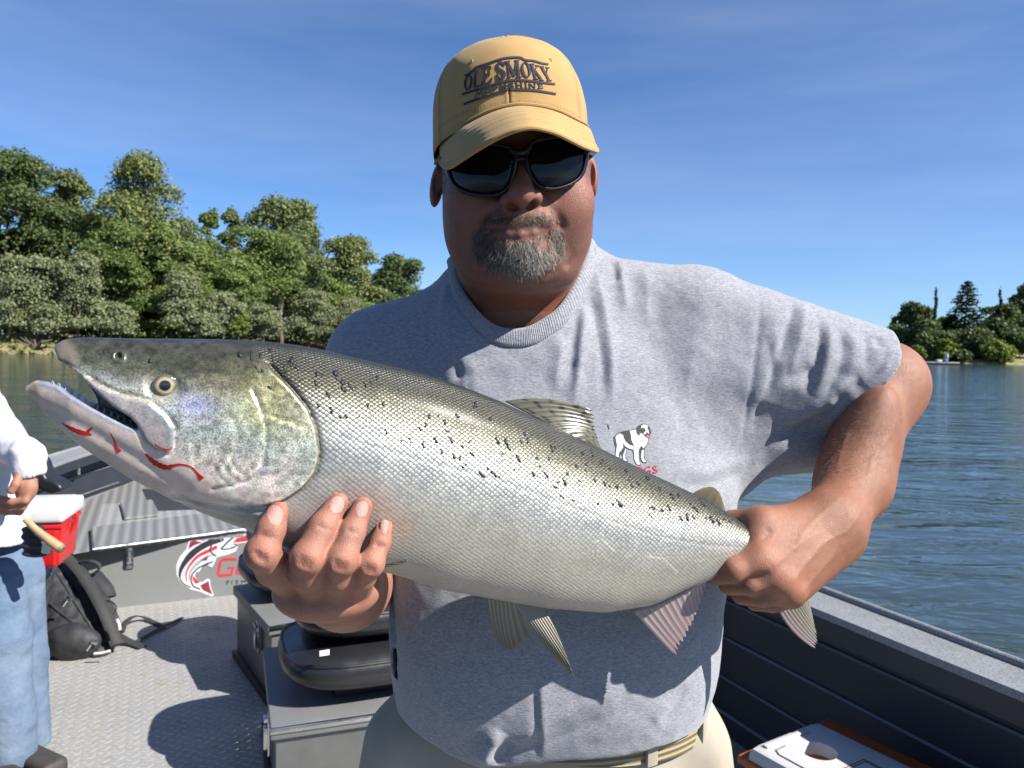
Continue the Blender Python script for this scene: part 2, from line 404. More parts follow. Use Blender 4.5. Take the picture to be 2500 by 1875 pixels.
# grass along the left water edge: nobody could count it
r = np.random.default_rng(5)
k = 26000; u_ = r.uniform(0.12, 0.86, k) * 89; i0 = u_.astype(int); fr = (u_ - i0)[:, None]
S0 = SHORE_L[i0] * (1 - fr) + SHORE_L[np.minimum(i0 + 1, 89)] * fr; I0 = INL_L[i0]
s_ = r.uniform(0.008, 0.085, k)[:, None]; p = S0 + (I0 - S0) * s_
C = np.c_[p, WZ + 0.05 + np.interp(s_[:, 0], [0, .012, .03, .07, .25], [-.8, .02, .8, 1.6, 2]) + r.uniform(0, .25, k)]
V, Fc = leaf_quads(C, np.c_[r.normal(size=(k, 2)), r.normal(0, .3, k)], 0.30, r)
c = np.zeros((k, 3)); c[:, 0] = r.uniform(0, 1, k); c[:, 1] = r.uniform(0, 1, k) < .5
M_GRASS = leaf_mat('grass_blades', (0.10, 0.12, 0.03), (0.16, 0.16, 0.05), (0.26, 0.21, 0.10))
tag(link('grass', npmesh('grass', V, Fc, False, np.repeat(c, 4, 0)), M_GRASS), kind='stuff')
# driftwood at the far left water edge
dw = MB(); bx, by, _ = P(95, 850, 75)
for i in range(9):
    a = r.uniform(0, 6.28); L_ = r.uniform(0.8, 2.0)
    dw.tube([(bx - .3 * i / 4, by, 0.3), (bx + math.cos(a) * L_ * .5, by + r.normal(0, .3), .5 + r.uniform(0, .7)), (bx + math.cos(a) * L_, by + r.normal(0, .5), .3 + r.uniform(0, 1.2))], [.16, .10, .04], 6)
tag(dw.build('driftwood', worn('dead_wood', (.10, .075, .055), .4, 4, .9)), 'dark tangle of dead roots on the grassy left shore', 'driftwood')
# ---- right bank
GR = 'trees along the right bank'
RT = [
 ('oak_tree', 'rounded dark tree nearest the elbow on the far right bank', 2245, 745, 132, 200, 'dark', 'round', 6000, .55),
 ('oak_tree', 'dark broad tree right of the tall conifer', 2440, 742, 120, 198, 'dark', 'round', 6000, .52),
 ('oak_tree', 'tallest leafy tree cut by the right edge of the photo', 2512, 694, 130, 205, 'dark', 'round', 6000, .55),
 ('oak_tree', 'dark tree between the rounded tree and the conifer', 2310, 775, 110, 203, 'dark', 'round', 5000, .5),
 ('oak_tree', 'low dark tree behind the dock', 2280, 815, 110, 192, 'dark', 'round', 4000, .45),
 ('oak_tree', 'low dark tree under the conifer', 2375, 812, 120, 192, 'dark', 'round', 4000, .45),
 ('oak_tree', 'low dark tree at the right edge above the dirt bank', 2480, 800, 110, 192, 'dark', 'round', 4000, .45),
 ('oak_tree', 'faint low tree just above the bare elbow', 2188, 797, 70, 235, 'green', 'round', 2600, .55),
]
for i, a in enumerate(RT):
    tree(a[0], a[1], 'tree', GR, *a[2:6], kind=a[6], shape=a[7], n=int(a[8] * 1.8), leaf=a[9] * .72, seed=70 + i, crown_from=0.03)
for i, (px, top) in enumerate([(2286, 712), (2443, 712)]):
    tree('cypress_tree', ['thin cypress spire left of the conifer', 'thin cypress spire right of the conifer'][i], 'tree', GR, px, top, 13, 196, kind='conifer', shape='column', n=1600, leaf=.3, seed=90 + i, crown_from=0.0)
for i, (px, top, w, kd) in enumerate([(2306, 828, 66, 'bright'), (2432, 838, 100, 'bright'), (2240, 845, 40, 'bright'), (2345, 858, 50, 'dark')]):
    tree('green_bush', ['yellow-green bush standing behind the dock', 'wide yellow-green bush at the right water edge', 'small yellow-green bush beside the elbow', 'dark low bush right of the dock'][i], 'bush', 'bushes along the right bank', px, top, w, 187, kind=kd, shape='shrub', n=2400, leaf=.36, seed=95 + i, crown_from=0.0, base=0.2)
# the tall conifer: whorls of drooping boughs
def conifer(px, top, wpx, d, label):
    r = np.random.default_rng(3); pt = P(px, top, d); zb = 1.0; H = pt[2] - zb; w = wpx * d / FPX
    root = empty('conifer_tree', (pt[0], d, zb), label, 'tree', GR)
    MB().tube([(pt[0], d, zb - .5), (pt[0], d, zb + H)], [.35, .03], 7).build('trunk', M_BARK, root)
    Cs, Ns = [], []
    for k in range(24):
        f = k / 23; z = zb + H * (0.06 + 0.92 * f); L_ = w * 0.5 * (1 - f) ** 0.75 * r.uniform(.75, 1.15) + 0.35
        for j in range(9):
            a = r.uniform(0, 6.28); L2 = L_ * r.uniform(.65, 1.15); m = int(16 + 26 * L2 / (w * .5))
            s = np.sqrt(r.uniform(0, 1, m)); q = np.c_[math.cos(a) * s * L2, math.sin(a) * s * L2, -0.16 * s * L2 + 0.10 * L2 * (s > .8)]
            q += r.normal(size=q.shape) * np.array([.28, .28, .12]) * (0.4 + s[:, None])
            Cs.append(q + np.array([pt[0], d, z])); Ns.append(r.normal(size=q.shape) * .5 + np.array([0, 0, 1]))
    C = np.concatenate(Cs); V, Fc = leaf_quads(C, np.concatenate(Ns), .34, r)
    c = np.zeros((len(C), 3)); c[:, 0] = r.uniform(0, 1, len(C)); c[:, 1] = r.uniform(0, 1, len(C)) < .1
    link('crown', npmesh('crown', V, Fc, False, np.repeat(c, 4, 0)), M_LEAF['conifer'], root)
conifer(2362, 686, 150, 196, 'tall dark conifer with tiered boughs on the right bank')
# far wood closing the river
r = np.random.default_rng(11); k = 9000
x = r.uniform(-330, 420, k); y = 560 + r.uniform(0, 40, k) + 0.05 * np.abs(x); hh = 11 + 4 * np.sin(x * .09) + 3 * np.sin(x * .031 + 1)
V, Fc = leaf_quads(np.c_[x, y, r.uniform(0, 1, k) ** .6 * hh], r.normal(size=(k, 3)) + np.array([.3, -.6, .5]), 1.4, r)
c = np.zeros((k, 3)); c[:, 0] = r.uniform(0, 1, k)
tag(link('far_wood', npmesh('far_wood', V, Fc, False, np.repeat(c, 4, 0)), M_LEAF['green']), kind='stuff')
# dirt scar and dock on the right bank
M_PALE = worn('pale_dock', (.30, .29, .28), .2, 2, .8); M_DKW = worn('dock_post_wood', (.06, .05, .045), .3, 2, .9)  # the posts get a plain dark wood tone
dp = onz(2292, 884.5, 0.25)
dock = empty('dock', (dp[0], dp[1], WZ), 'small pale floating dock beside the elbow at the far right bank', 'dock')
MB().box((7.2, 2.2, .22), T(dp[0], dp[1], .22), .03).build('deck', M_PALE, dock)
pm = MB()
for dx in (-3.2, 0, 3.2): MB().tube([(dp[0] + dx, dp[1] + .8, -1), (dp[0] + dx, dp[1] + .8, .5)], .12, 8).build('post', M_DKW, dock)
# ------------------------------------------------------------------ signed-distance modelling: smooth unions of limbs, then surface nets
def smin(a, b, k):
    if k <= 0: return np.minimum(a, b)
    h = np.clip(0.5 + 0.5 * (b - a) / k, 0, 1); return b + (a - b) * h - k * h * (1 - h)
def smax(a, b, k): return -smin(-a, -b, k)

class SDF:
    """ordered list of primitives; each: (fn, centre, bound radius, op, k)"""
    def __init__(s): s.ops = []
    def add(s, fn, c, rad, op='u', k=0.01): s.ops.append((fn, np.asarray(c, float), rad, op, k)); return s
    def cone(s, a, b, ra, rb, k=0.01, op='u'):
        a = np.asarray(a, float); b = np.asarray(b, float); ab = b - a; L2 = ab @ ab
        def fn(p):
            t = np.clip((p - a) @ ab / L2, 0, 1)
            return np.linalg.norm(p - a - t[:, None] * ab, axis=1) - (ra + (rb - ra) * t)
        return s.add(fn, (a + b) / 2, math.sqrt(L2) / 2 + max(ra, rb), op, k)
    def ell(s, c, r, k=0.01, op='u', rot=None):
        c = np.asarray(c, float); r = np.asarray(r, float); Rm = None if rot is None else np.array(rot)
        def fn(p):
            q = p - c
            if Rm is not None: q = q @ Rm
            k0 = np.linalg.norm(q / r, axis=1); k1 = np.linalg.norm(q / (r * r), axis=1) + 1e-9
            return k0 * (k0 - 1) / k1
        return s.add(fn, c, max(r), op, k)
    def box(s, c, h, rad, k=0.01, op='u', rot=None):
        c = np.asarray(c, float); h = np.asarray(h, float) - rad; Rm = None if rot is None else np.array(rot)
        def fn(p):
            q = p - c
            if Rm is not None: q = q @ Rm
            q = np.abs(q) - h
            return np.linalg.norm(np.maximum(q, 0), axis=1) + np.minimum(q.max(1), 0) - rad
        return s.add(fn, c, float(np.linalg.norm(h)) + rad, op, k)
    def custom(s, fn, c, rad, op='u', k=0.01): return s.add(fn, c, rad, op, k)
    def ev(s, p, ops=None):
        d = np.full(len(p), 1.0)
        for fn, c, rad, op, k in (s.ops if ops is None else ops):
            if op == 'u': d = smin(d, fn(p), k)
            elif op == 's': d = smax(d, -fn(p), k)
            elif op == 'i': d = smax(d, fn(p), k)
            elif op == 'd': d = d + fn(p)                 # displacement (fn > 0 pushes the skin inwards)
        return d
    def near(s, c, half, margin=0.03):
        R_ = half * 1.7321 + margin
        return [o for o in s.ops if np.linalg.norm(o[1] - c) < o[2] + (R_ + o[4] if o[3] == 'u' else half * 1.7321 + .006)]

def rotm(deg_x=0, deg_y=0, deg_z=0):
    M = Matrix.Rotation(math.radians(deg_z), 3, 'Z') @ Matrix.Rotation(math.radians(deg_y), 3, 'Y') @ Matrix.Rotation(math.radians(deg_x), 3, 'X')
    return np.array(M)

def surface_nets(sdf, lo, hi, h, B=24, smooth=2, project=True):
    lo = np.asarray(lo, float); hi = np.asarray(hi, float)
    n = np.ceil((hi - lo) / h).astype(int) + 2; nb = np.ceil(n / B).astype(int)
    ids_all, pos_all, quads = [], [], []
    NY, NZ = int(n[1]) + 8, int(n[2]) + 8
    for bi in np.ndindex(*nb):
        o = np.array(bi) * B; c = lo + (o + B / 2) * h; half = B * h / 2
        ops = sdf.near(c, half)
        if not ops or not any(q[3] == 'u' for q in ops): continue
        # cheap cull with a coarse sample
        g = np.stack(np.meshgrid(*[np.linspace(-1, 1, 4)] * 3, indexing='ij'), -1).reshape(-1, 3) * (half + h * 2) + c
        dv = sdf.ev(g, ops); st = 2 * half / 3 * 1.25 + 0.004
        if dv.min() > st or dv.max() < -st: continue
        ax = [lo[a] + (np.arange(-1, B + 2) + o[a]) * h for a in range(3)]
        G = np.stack(np.meshgrid(*ax, indexing='ij'), -1).reshape(-1, 3)
        Fv = sdf.ev(G, ops).reshape(B + 3, B + 3, B + 3)
        ins = Fv < 0
        if ins.all() or not ins.any(): continue
        cnt = sum(ins[i:B + 2 + i, j:B + 2 + j, k:B + 2 + k].astype(np.int8) for i in (0, 1) for j in (0, 1) for k in (0, 1))
        act = (cnt > 0) & (cnt < 8); I = np.argwhere(act)
        if not len(I): continue
        acc = np.zeros((len(I), 3)); wt = np.zeros(len(I))
        corners = [(i, j, k) for i in (0, 1) for j in (0, 1) for k in (0, 1)]
        cv = {cc: Fv[I[:, 0] + cc[0], I[:, 1] + cc[1], I[:, 2] + cc[2]] for cc in corners}
        for a_ in range(3):
            for cc in corners:
                if cc[a_]: continue
                dd = list(cc); dd[a_] = 1; dd = tuple(dd)
                f0, f1 = cv[cc], cv[dd]; m = (f0 < 0) != (f1 < 0)
                t = np.where(m, f0 / np.where(m, f0 - f1, 1), 0)
                q = np.tile(np.array(cc, float), (len(I), 1)); q[:, a_] = t
                acc += q * m[:, None]; wt += m
        pos = lo + (I - 1 + o + acc / wt[:, None]) * h
        gi = I - 1 + o + 2
        gid = (gi[:, 0].astype(np.int64) * NY + gi[:, 1]) * NZ + gi[:, 2]
        ids_all.append(gid); pos_all.append(pos)
        # quads: grid edges whose lower point lies in [0, B)
        for a_ in range(3):
            b_, c_ = (a_ + 1) % 3, (a_ + 2) % 3
            sl0 = [slice(1, B + 1)] * 3; sl1 = list(sl0); sl1[a_] = slice(2, B + 2)
            s0 = ins[tuple(sl0)]; s1 = ins[tuple(sl1)]
            E = np.argwhere(s0 != s1)
            if not len(E): continue
            fl = s0[E[:, 0], E[:, 1], E[:, 2]]
            base = E + o + 2
            def cid(db, dc):
                q = base.copy(); q[:, b_] -= db; q[:, c_] -= dc
                return (q[:, 0].astype(np.int64) * NY + q[:, 1]) * NZ + q[:, 2]
            Q = np.stack([cid(1, 1), cid(0, 1), cid(0, 0), cid(1, 0)], 1)
            Q[~fl] = Q[~fl][:, ::-1]; quads.append(Q)
    ids = np.concatenate(ids_all); pos = np.concatenate(pos_all); Q = np.concatenate(quads)
    uid, first = np.unique(ids, return_index=True); V = pos[first]
    q = np.searchsorted(uid, Q.ravel()); q = np.clip(q, 0, len(uid) - 1)
    ok = (uid[q] == Q.ravel()).reshape(-1, 4).all(1); Fq = q.reshape(-1, 4)[ok]
    used = np.unique(Fq.ravel()); mp_ = np.full(len(V), -1); mp_[used] = np.arange(len(used)); V = V[used]; Fq = mp_[Fq]
    V = relax(V, Fq, smooth)
    if project:
        for _ in range(1): V = newton(sdf, V, h)
        V = relax(V, Fq, 1, 0.35)
    return V, Fq
def relax(V, Fq, it, lam=0.5):
    E = np.concatenate([Fq[:, [i, (i + 1) % Fq.shape[1]]] for i in range(Fq.shape[1])]); E = np.concatenate([E, E[:, ::-1]])
    for _ in range(it):
        s = np.stack([np.bincount(E[:, 0], weights=V[E[:, 1], k], minlength=len(V)) for k in range(3)], 1)
        c = np.bincount(E[:, 0], minlength=len(V))[:, None]
        V = V + lam * (s / np.maximum(c, 1) - V)
    return V
def newton(sdf, V, h):
    """pull vertices back onto the zero surface, block by block"""
    out = V.copy(); cell = np.floor(V / 0.06).astype(np.int64); key = (cell[:, 0] * 4001 + cell[:, 1]) * 4001 + cell[:, 2]
    order = np.argsort(key, kind='stable'); cuts = np.flatnonzero(np.diff(key[order])) + 1
    for idx in np.split(order, cuts):
        p = V[idx]; c = (p.min(0) + p.max(0)) / 2; ops = sdf.near(c, 0.04)
        e = h * 0.5; f0 = sdf.ev(p, ops)
        g = np.stack([(sdf.ev(p + d, ops) - sdf.ev(p - d, ops)) / (2 * e) for d in np.eye(3) * e], 1)
        st = -f0 / np.maximum((g * g).sum(1), 0.25)
        out[idx] = p + g * np.clip(st, -1.2 * h, 1.2 * h)[:, None]
    return out

def sstep(a, b, x):
    t = np.clip((x - a) / (b - a), 0, 1); return t * t * (3 - 2 * t)
def projv(V):
    q = V - CAM; w = q @ _f
    return 1250 + FPX * (q @ _r) / w, 937.5 - FPX * (q @ _u) / w
def seg_dist(x, y, pts):
    """distance of 2-D points to an open polyline"""
    d = np.full(x.shape, 1e9); pts = np.asarray(pts, float)
    for a, b in zip(pts[:-1], pts[1:]):
        ab = b - a; t = np.clip(((x - a[0]) * ab[0] + (y - a[1]) * ab[1]) / max(1e-12, ab @ ab), 0, 1)
        d = np.minimum(d, np.hypot(x - a[0] - t * ab[0], y - a[1] - t * ab[1]))
    return d
def poly_sd(x, y, poly):
    """signed distance to a closed polygon, negative inside"""
    poly = np.asarray(poly, float); d = seg_dist(x, y, np.vstack([poly, poly[:1]])); ins = np.zeros(x.shape, bool)
    for a, b in zip(poly, np.roll(poly, -1, 0)):
        c = ((a[1] > y) != (b[1] > y)); den = (b[1] - a[1]) if b[1] != a[1] else 1e-12
        ins ^= c & (x < (b[0] - a[0]) * (y - a[1]) / den + a[0])
    return np.where(ins, -d, d)
def spline(pts, n):
    """smooth curve through points (Catmull-Rom)"""
    p = np.asarray(pts, float); p = np.vstack([2 * p[0] - p[1], p, 2 * p[-1] - p[-2]]); out = []
    m = len(p) - 3
    for t in np.linspace(0, m - 1e-9, n):
        i = int(t); u = t - i; a, b, c, d = p[i:i + 4]
        out.append(0.5 * ((2 * b) + (c - a) * u + (2 * a - 5 * b + 4 * c - d) * u * u + (3 * b - a - 3 * c + d) * u ** 3))
    return np.array(out)
def vnoise(V, scale, seed=0, oct=3):
    """cheap smooth value noise on points, numpy"""
    out = np.zeros(len(V)); amp = 1.0; tot = 0
    r_ = np.random.default_rng(seed); tab = r_.uniform(-1, 1, 4096)
    for o in range(oct):
        q = V * scale * (2 ** o) + 17.3 * o; i = np.floor(q).astype(np.int64); f = q - i; f = f * f * (3 - 2 * f); acc = 0
        for dx in (0, 1):
            for dy in (0, 1):
                for dz in (0, 1):
                    hsh = ((i[:, 0] + dx) * 73856093 ^ (i[:, 1] + dy) * 19349663 ^ (i[:, 2] + dz) * 83492791) & 4095
                    w = (f[:, 0] if dx else 1 - f[:, 0]) * (f[:, 1] if dy else 1 - f[:, 1]) * (f[:, 2] if dz else 1 - f[:, 2])
                    acc = acc + w * tab[hsh]
        out += amp * acc; tot += amp; amp *= 0.5
    return out / tot

def vnormals(V, Fq):
    a, b, c_, d = (V[Fq[:, i]] for i in range(4)); n = np.cross(c_ - a, d - b); out = np.zeros_like(V)
    for i in range(4):
        for k in range(3): out[:, k] += np.bincount(Fq[:, i], weights=n[:, k], minlength=len(V))
    return out / (np.linalg.norm(out, axis=1, keepdims=True) + 1e-12)
# ================================================================== THE MAN
# ---- body: head, neck, arms and hands as one continuous skin
body = SDF()
# torso core (under the shirt)
body.ell(P(1300, 900, 1.095), (.12, .065, .06), .03)
body.cone(P(1000, 880, 1.115), P(1660, 800, 1.09), .055, .056, .04)
# head
body.cone(P(1268, 600, 1.038), P(1266, 880, 1.105), .083, .089, .03)
body.ell(P(1255, 335, 1.005), (.092, .108, .122), .02)
body.ell(P(1262, 470, .985), (.0940, .081, .105), .02)
body.ell(P(1263, 568, .980), (.0885, .074, .066), .025)
body.ell(P(1268, 655, .968), (.0735, .061, .035), .022)
body.ell(P(1270, 612, .918), (.036, .030, .034), .018)
body.ell(P(1160, 505, .935), (.036, .028, .042), .02); body.ell(P(1378, 497, .935), (.036, .028, .042), .02)
body.ell(P(1158, 585, .955), (.030, .028, .033), .02); body.ell(P(1377, 578, .955), (.030, .028, .033), .02)
body.ell(P(1268, 535, .910), (.042, .022, .022), .014)
body.cone(P(1280, 385, .912), P(1273, 470, .876), .0100, .0125, .012)
body.ell(P(1272, 479, .877), (.0140, .016, .0125), .009)
body.ell(P(1241, 489, .893), (.0100, .014, .0095), .006); body.ell(P(1305, 483, .893), (.0100, .014, .0095), .006)
body.ell(P(1250, 504, .883), (.0072, .011, .0050), .004, 's'); body.ell(P(1294, 499, .883), (.0072, .011, .0050), .004, 's')
for pts in ([(1206, 556, .910), (1245, 549, .896), (1268, 551, .894), (1292, 547, .896), (1332, 549, .910)],):
    for a, b in zip(pts[:-1], pts[1:]): body.cone(P(*a), P(*b), .0020, .0020, .006)
for pts in ([(1212, 567, .906), (1240, 571, .895), (1270, 573, .892), (1300, 568, .895), (1326, 559, .906)],):
    for a, b in zip(pts[:-1], pts[1:]): body.cone(P(*a), P(*b), .0038, .0038, .005)
groove_later = [(1192, 563, .912), (1225, 561, .899), (1270, 562, .8935), (1310, 557, .899), (1342, 553, .912)]
# folds beside the nose, under the chin
def line_fn(pts, w, depth, flat=False, taper=True):
    pts = np.array(pts, float); m = np.array([1, 0, 1.0]) if flat else np.ones(3)
    seg = [(a, (b - a) * m) for a, b in zip(pts[:-1], pts[1:])]; ln = np.array([np.linalg.norm(s_[1]) for s_ in seg]); cum = np.r_[0, np.cumsum(ln)]; tot = cum[-1]; ymid = pts[:, 1].mean()
    def fn(p):
        best = np.full(len(p), 9.0); al = np.zeros(len(p))
        for i, (a, ab) in enumerate(seg):
            q = (p - a) * m; t = np.clip(q @ ab / (ab @ ab), 0, 1); d = np.linalg.norm(q - t[:, None] * ab, axis=1)
            k = d < best; best = np.where(k, d, best); al = np.where(k, (cum[i] + t * ln[i]) / tot, al)
        amp = depth * (np.clip(np.minimum(al, 1 - al) * 4.5, 0, 1) ** .8 if taper else 1)
        if flat: amp = amp * sstep(.11, .07, np.abs(p[:, 1] - ymid))
        return amp * np.exp(-(best / w) ** (1.35 if flat else 2))
    c_ = (pts.min(0) + pts.max(0)) / 2
    return fn, c_, float(np.linalg.norm(pts - c_, axis=1).max()) + 2.2 * w + (.05 if flat else 0)
def groove(sd, pts, w, depth):
    fn, c_, r_ = line_fn(pts, w, depth); sd.custom(fn, c_, r_, 'd')
groove(body, [P(*q) for q in groove_later], .0032, .0026)
groove(body, [P(1222, 498, .892), P(1190, 530, .902), P(1172, 575, .915)], .006, .0042)
groove(body, [P(1326, 490, .892), P(1358, 522, .902), P(1374, 566, .915)], .006, .0042)
groove(body, [P(1165, 600, .93), P(1158, 640, .935), P(1170, 672, .93)], .006, .0022)
groove(body, [P(1382, 590, .93), P(1390, 625, .935), P(1378, 660, .93)], .006, .0022)
groove(body, [P(1120, 505, .93), P(1150, 495, .915), P(1190, 497, .905)], .004, .0016)
groove(body, [P(1348, 488, .905), P(1385, 480, .915), P(1420, 478, .93)], .004, .0016)
groove(body, [P(1098, 480, .96), P(1120, 468, .94)], .003, .0014)
groove(body, [P(1090, 520, .97), P(1112, 570, .95), P(1120, 610, .95)], .006, .0012)
groove(body, [P(1180, 760, .98), P(1265, 775, .97), P(1350, 755, .98)], .004, .0018)
groove(body, [P(1140, 688, .965), P(1200, 722, .93), P(1268, 733, .918), P(1337, 718, .93), P(1392, 680, .965)], .006, .0055)
groove(body, [P(1160, 640, .94), P(1200, 668, .915), P(1268, 684, .905), P(1335, 668, .915), P(1378, 638, .94)], .009, .004)
# ears
for (px, py, sgn) in ((1067, 452, -1), (1443, 428, 1)):
    body.ell(P(px, py, 1.005), (.0085, .020, .0285), .006, rot=rotm(0, -8 * sgn, 0))
    body.ell(P(px + 3 * sgn, py - 4, .984), (.0045, .009, .017), .004, 's')
# ---- his left arm (right in the picture): sleeve, elbow, forearm, hand round the tail
body.cone(P(1690, 835, 1.085), P(2130, 935, 1.055), .059, .050, .03)
body.ell(P(2172, 928, 1.052), (.0400, .042, .042), .03)
body.cone(P(2150, 958, 1.046), P(2083, 1180, .950), .0430, .0425, .055)
body.cone(P(2083, 1180, .950), P(2035, 1272, .885), .0420, .0345, .02)
body.ell(P(2120, 1060, .962), (.026, .022, .060), .04, rot=rotm(0, 20, 0))
body.ell(P(2008, 1292, .880), (.040, .026, .036), .03)
body.cone(P(2012, 1275, .875), P(1856, 1368, .810), .0250, .0165, .022)
body.cone(P(2026, 1295, .875), P(1902, 1412, .808), .0250, .0165, .020)
body.cone(P(2040, 1312, .878), P(1926, 1438, .816), .0230, .0150, .016)
body.cone(P(2048, 1326, .882), P(1932, 1455, .830), .0210, .0135, .016)
body.cone(P(1985, 1278, .884), P(1858, 1284, 0.842), .0245, .0215, .014)
body.cone(P(1858, 1284, 0.842), P(1790, 1278, 0.860), .0205, .0155, .008)
body.cone(P(1965, 1298, .868), P(1846, 1322, 0.828), .0200, .0150, .016)
def finger(pts, k0=.010, k=.0035):
    for i in range(len(pts) - 1):
        a, b = pts[i], pts[i + 1]
        body.cone(P(*a[:3]), P(*b[:3]), a[3], b[3], k0 if i == 0 else k)
finger([(1856, 1368, 0.810, .0160), (1792, 1392, 0.804, .0145), (1745, 1398, 0.818, .0125), (1733, 1380, 0.855, .0110)])
finger([(1902, 1408, 0.808, .0155), (1832, 1424, 0.806, .0138), (1782, 1424, 0.822, .0122), (1770, 1405, 0.858, .0110)], .0045, .002)
finger([(1926, 1436, 0.816, .0145), (1860, 1453, 0.813, .0128), (1812, 1450, 0.828, .0115), (1800, 1430, 0.860, .0100)], .004, .002)
finger([(1932, 1453, 0.830, .0128), (1886, 1470, 0.826, .0112), (1844, 1468, 0.839, .0102), (1836, 1446, 0.865, .0090)], .004, .002)
for (px, py, y) in ((1856, 1376, 0.806), (1903, 1420, 0.803), (1928, 1447, 0.812)):     # knuckle bumps
    body.ell(P(px, py, y), (.013, .011, .012), .012)
for (px, py, w) in ((1888, 1372, 0),):
    pass
groove(body, [P(1880, 1392, 0.792), P(1830, 1418, 0.792), P(1770, 1425, 0.805)], .004, .0025)
groove(body, [P(1905, 1440, 0.796), P(1850, 1452, 0.796), P(1795, 1452, 0.810)], .004, .0022)
groove(body, [P(1990, 1235, 0.832), P(2010, 1272, 0.826), P(2035, 1312, 0.834)], .004, .0014)
groove(body, [P(1975, 1240, 0.832), P(1995, 1280, 0.826)], .003, .0010)
groove(body, [P(1880, 1290, 0.820), P(1855, 1330, 0.812)], .004, .0016)
# tendons and veins on the back of the hand and the forearm
for L_, w_, dp_ in (([(1862, 1366, .822), (1915, 1325, .832), (1985, 1285, .848)], .0050, -.0013), ([(1908, 1404, .820), (1955, 1358, .830), (2020, 1300, .848)], .0048, -.0013), ([(1932, 1432, .826), (1978, 1388, .836), (2036, 1330, .850)], .0042, -.0010),
                    ([(1885, 1310, .825), (1930, 1330, .825), (1950, 1300, .830), (2000, 1262, .840), (2040, 1200, .88)], .0022, -.0008), ([(1925, 1385, .822), (1965, 1350, .828), (1990, 1322, .835), (2050, 1290, .855), (2085, 1220, .89)], .0022, -.0008),
                    ([(2110, 1180, .90), (2125, 1120, .92), (2160, 1060, .95), (2165, 1000, .98)], .0026, -.0009), ([(2050, 1160, .90), (2075, 1100, .915), (2085, 1040, .94)], .0024, -.0008)):
    fn_, c_, r_ = line_fn([P(*q) for q in L_], w_, dp_, True); body.custom(fn_, c_, r_, 'd')
# ---- his right arm (left in the picture): under the fish, fingers curling up in front of the belly
body.cone(P(945, 925, 1.105), P(880, 1400, 1.03), .060, .050, .03)
body.cone(P(880, 1410, 1.01), P(845, 1428, .90), .050, .050, .02)
body.cone(P(845, 1428, .90), P(826, 1420, .742), .049, .0435, .02)
body.ell(P(800, 1440, .690), (.0485, .052, .0250), .016)
RH = {
 'D1': [(680, 1243, .6235, 0.0087), (662, 1292, .6130, 0.0110), (640, 1350, .6060, 0.0129), (668, 1388, .6240, 0.0141), (722, 1420, .668, 0.0175)],
 'D2': [(825, 1226, .6310, 0.0087), (788, 1287, .6170, 0.0112), (752, 1362, .6060, 0.0131), (750, 1396, .6200, 0.0150), (772, 1428, .664, 0.0180)],
 'D3': [(885, 1236, .6350, 0.0083), (860, 1298, .6215, 0.0103), (834, 1368, .6110, 0.0122), (818, 1402, .6250, 0.0138), (818, 1432, .668, 0.0175)],
 'D4': [(939, 1284, .6450, 0.0068), (928, 1325, .6340, 0.0085), (905, 1378, .6230, 0.0101), (882, 1408, .6340, 0.0116), (866, 1434, .672, 0.0160)],
}
for nm, pts in RH.items():
    finger(pts, .003, .0045)
    q = pts[2]; body.ell(P(q[0], q[1] - 2, q[2] + .001), (q[3] * 1.0, q[3] * .98, q[3] * .98), .004)
body.cone(P(735, 1420, .69), P(700, 1330, .752), .018, .012, .01)                  # thumb, hidden behind the fish
# creases of the finger joints
CREASES = []
def crease(cx, cy, y, L, ang, w=.0024, dep=.0021):
    a = math.radians(ang); dx, dy = math.cos(a) * L / 2, -math.sin(a) * L / 2; CREASES.append([(cx - dx, cy - dy), (cx, cy + 3), (cx + dx, cy + dy)])
    groove(body, [P(cx - dx, cy - dy, y), P(cx, cy + 3, y - .001), P(cx + dx, cy + dy, y)], w, dep)
for cx, cy, y, L, ang in ((748, 1368, .5925, 46, -22), (744, 1378, .5935, 38, -22), (832, 1374, .5985, 44, -12), (830, 1384, .600, 36, -12), (905, 1384, .6125, 36, -6),
                          (903, 1391, .614, 28, -6), (792, 1284, .6050, 40, -14), (862, 1294, .6110, 36, -8), (928, 1330, .6250, 28, -2), (654, 1306, .6000, 44, -10), (636, 1354, .5935, 40, -25), (640, 1364, .5945, 32, -25)):
    crease(cx, cy, y, L, ang)
NAILS = [(672, 1257, 20, 25, -12, .6235), (823, 1232, 18, 22, 14, .6310), (884, 1242, 16, 20, 8, .6350), (938, 1284, 12, 18, 4, .6450)]
for (cx, cy, a, b, ang, y) in NAILS:                                                # nail beds: a slight plate with a groove round it
    def fn(p, cx=cx, cy=cy, a=a, b=b, ang=ang):
        u, v = projv(p); t = math.radians(ang); du, dv = u - cx, v - cy
        e = np.sqrt(((du * math.cos(t) + dv * math.sin(t)) / a) ** 2 + ((-du * math.sin(t) + dv * math.cos(t)) / b) ** 2)
        front = sstep(.012, .004, np.abs(p[:, 1] - (y - .006)))
        return front * (.0016 * np.exp(-((e - 1.08) / .14) ** 2) - .0004 * sstep(1, .8, e))
    body.custom(fn, P(cx, cy, y), .018, 'd')

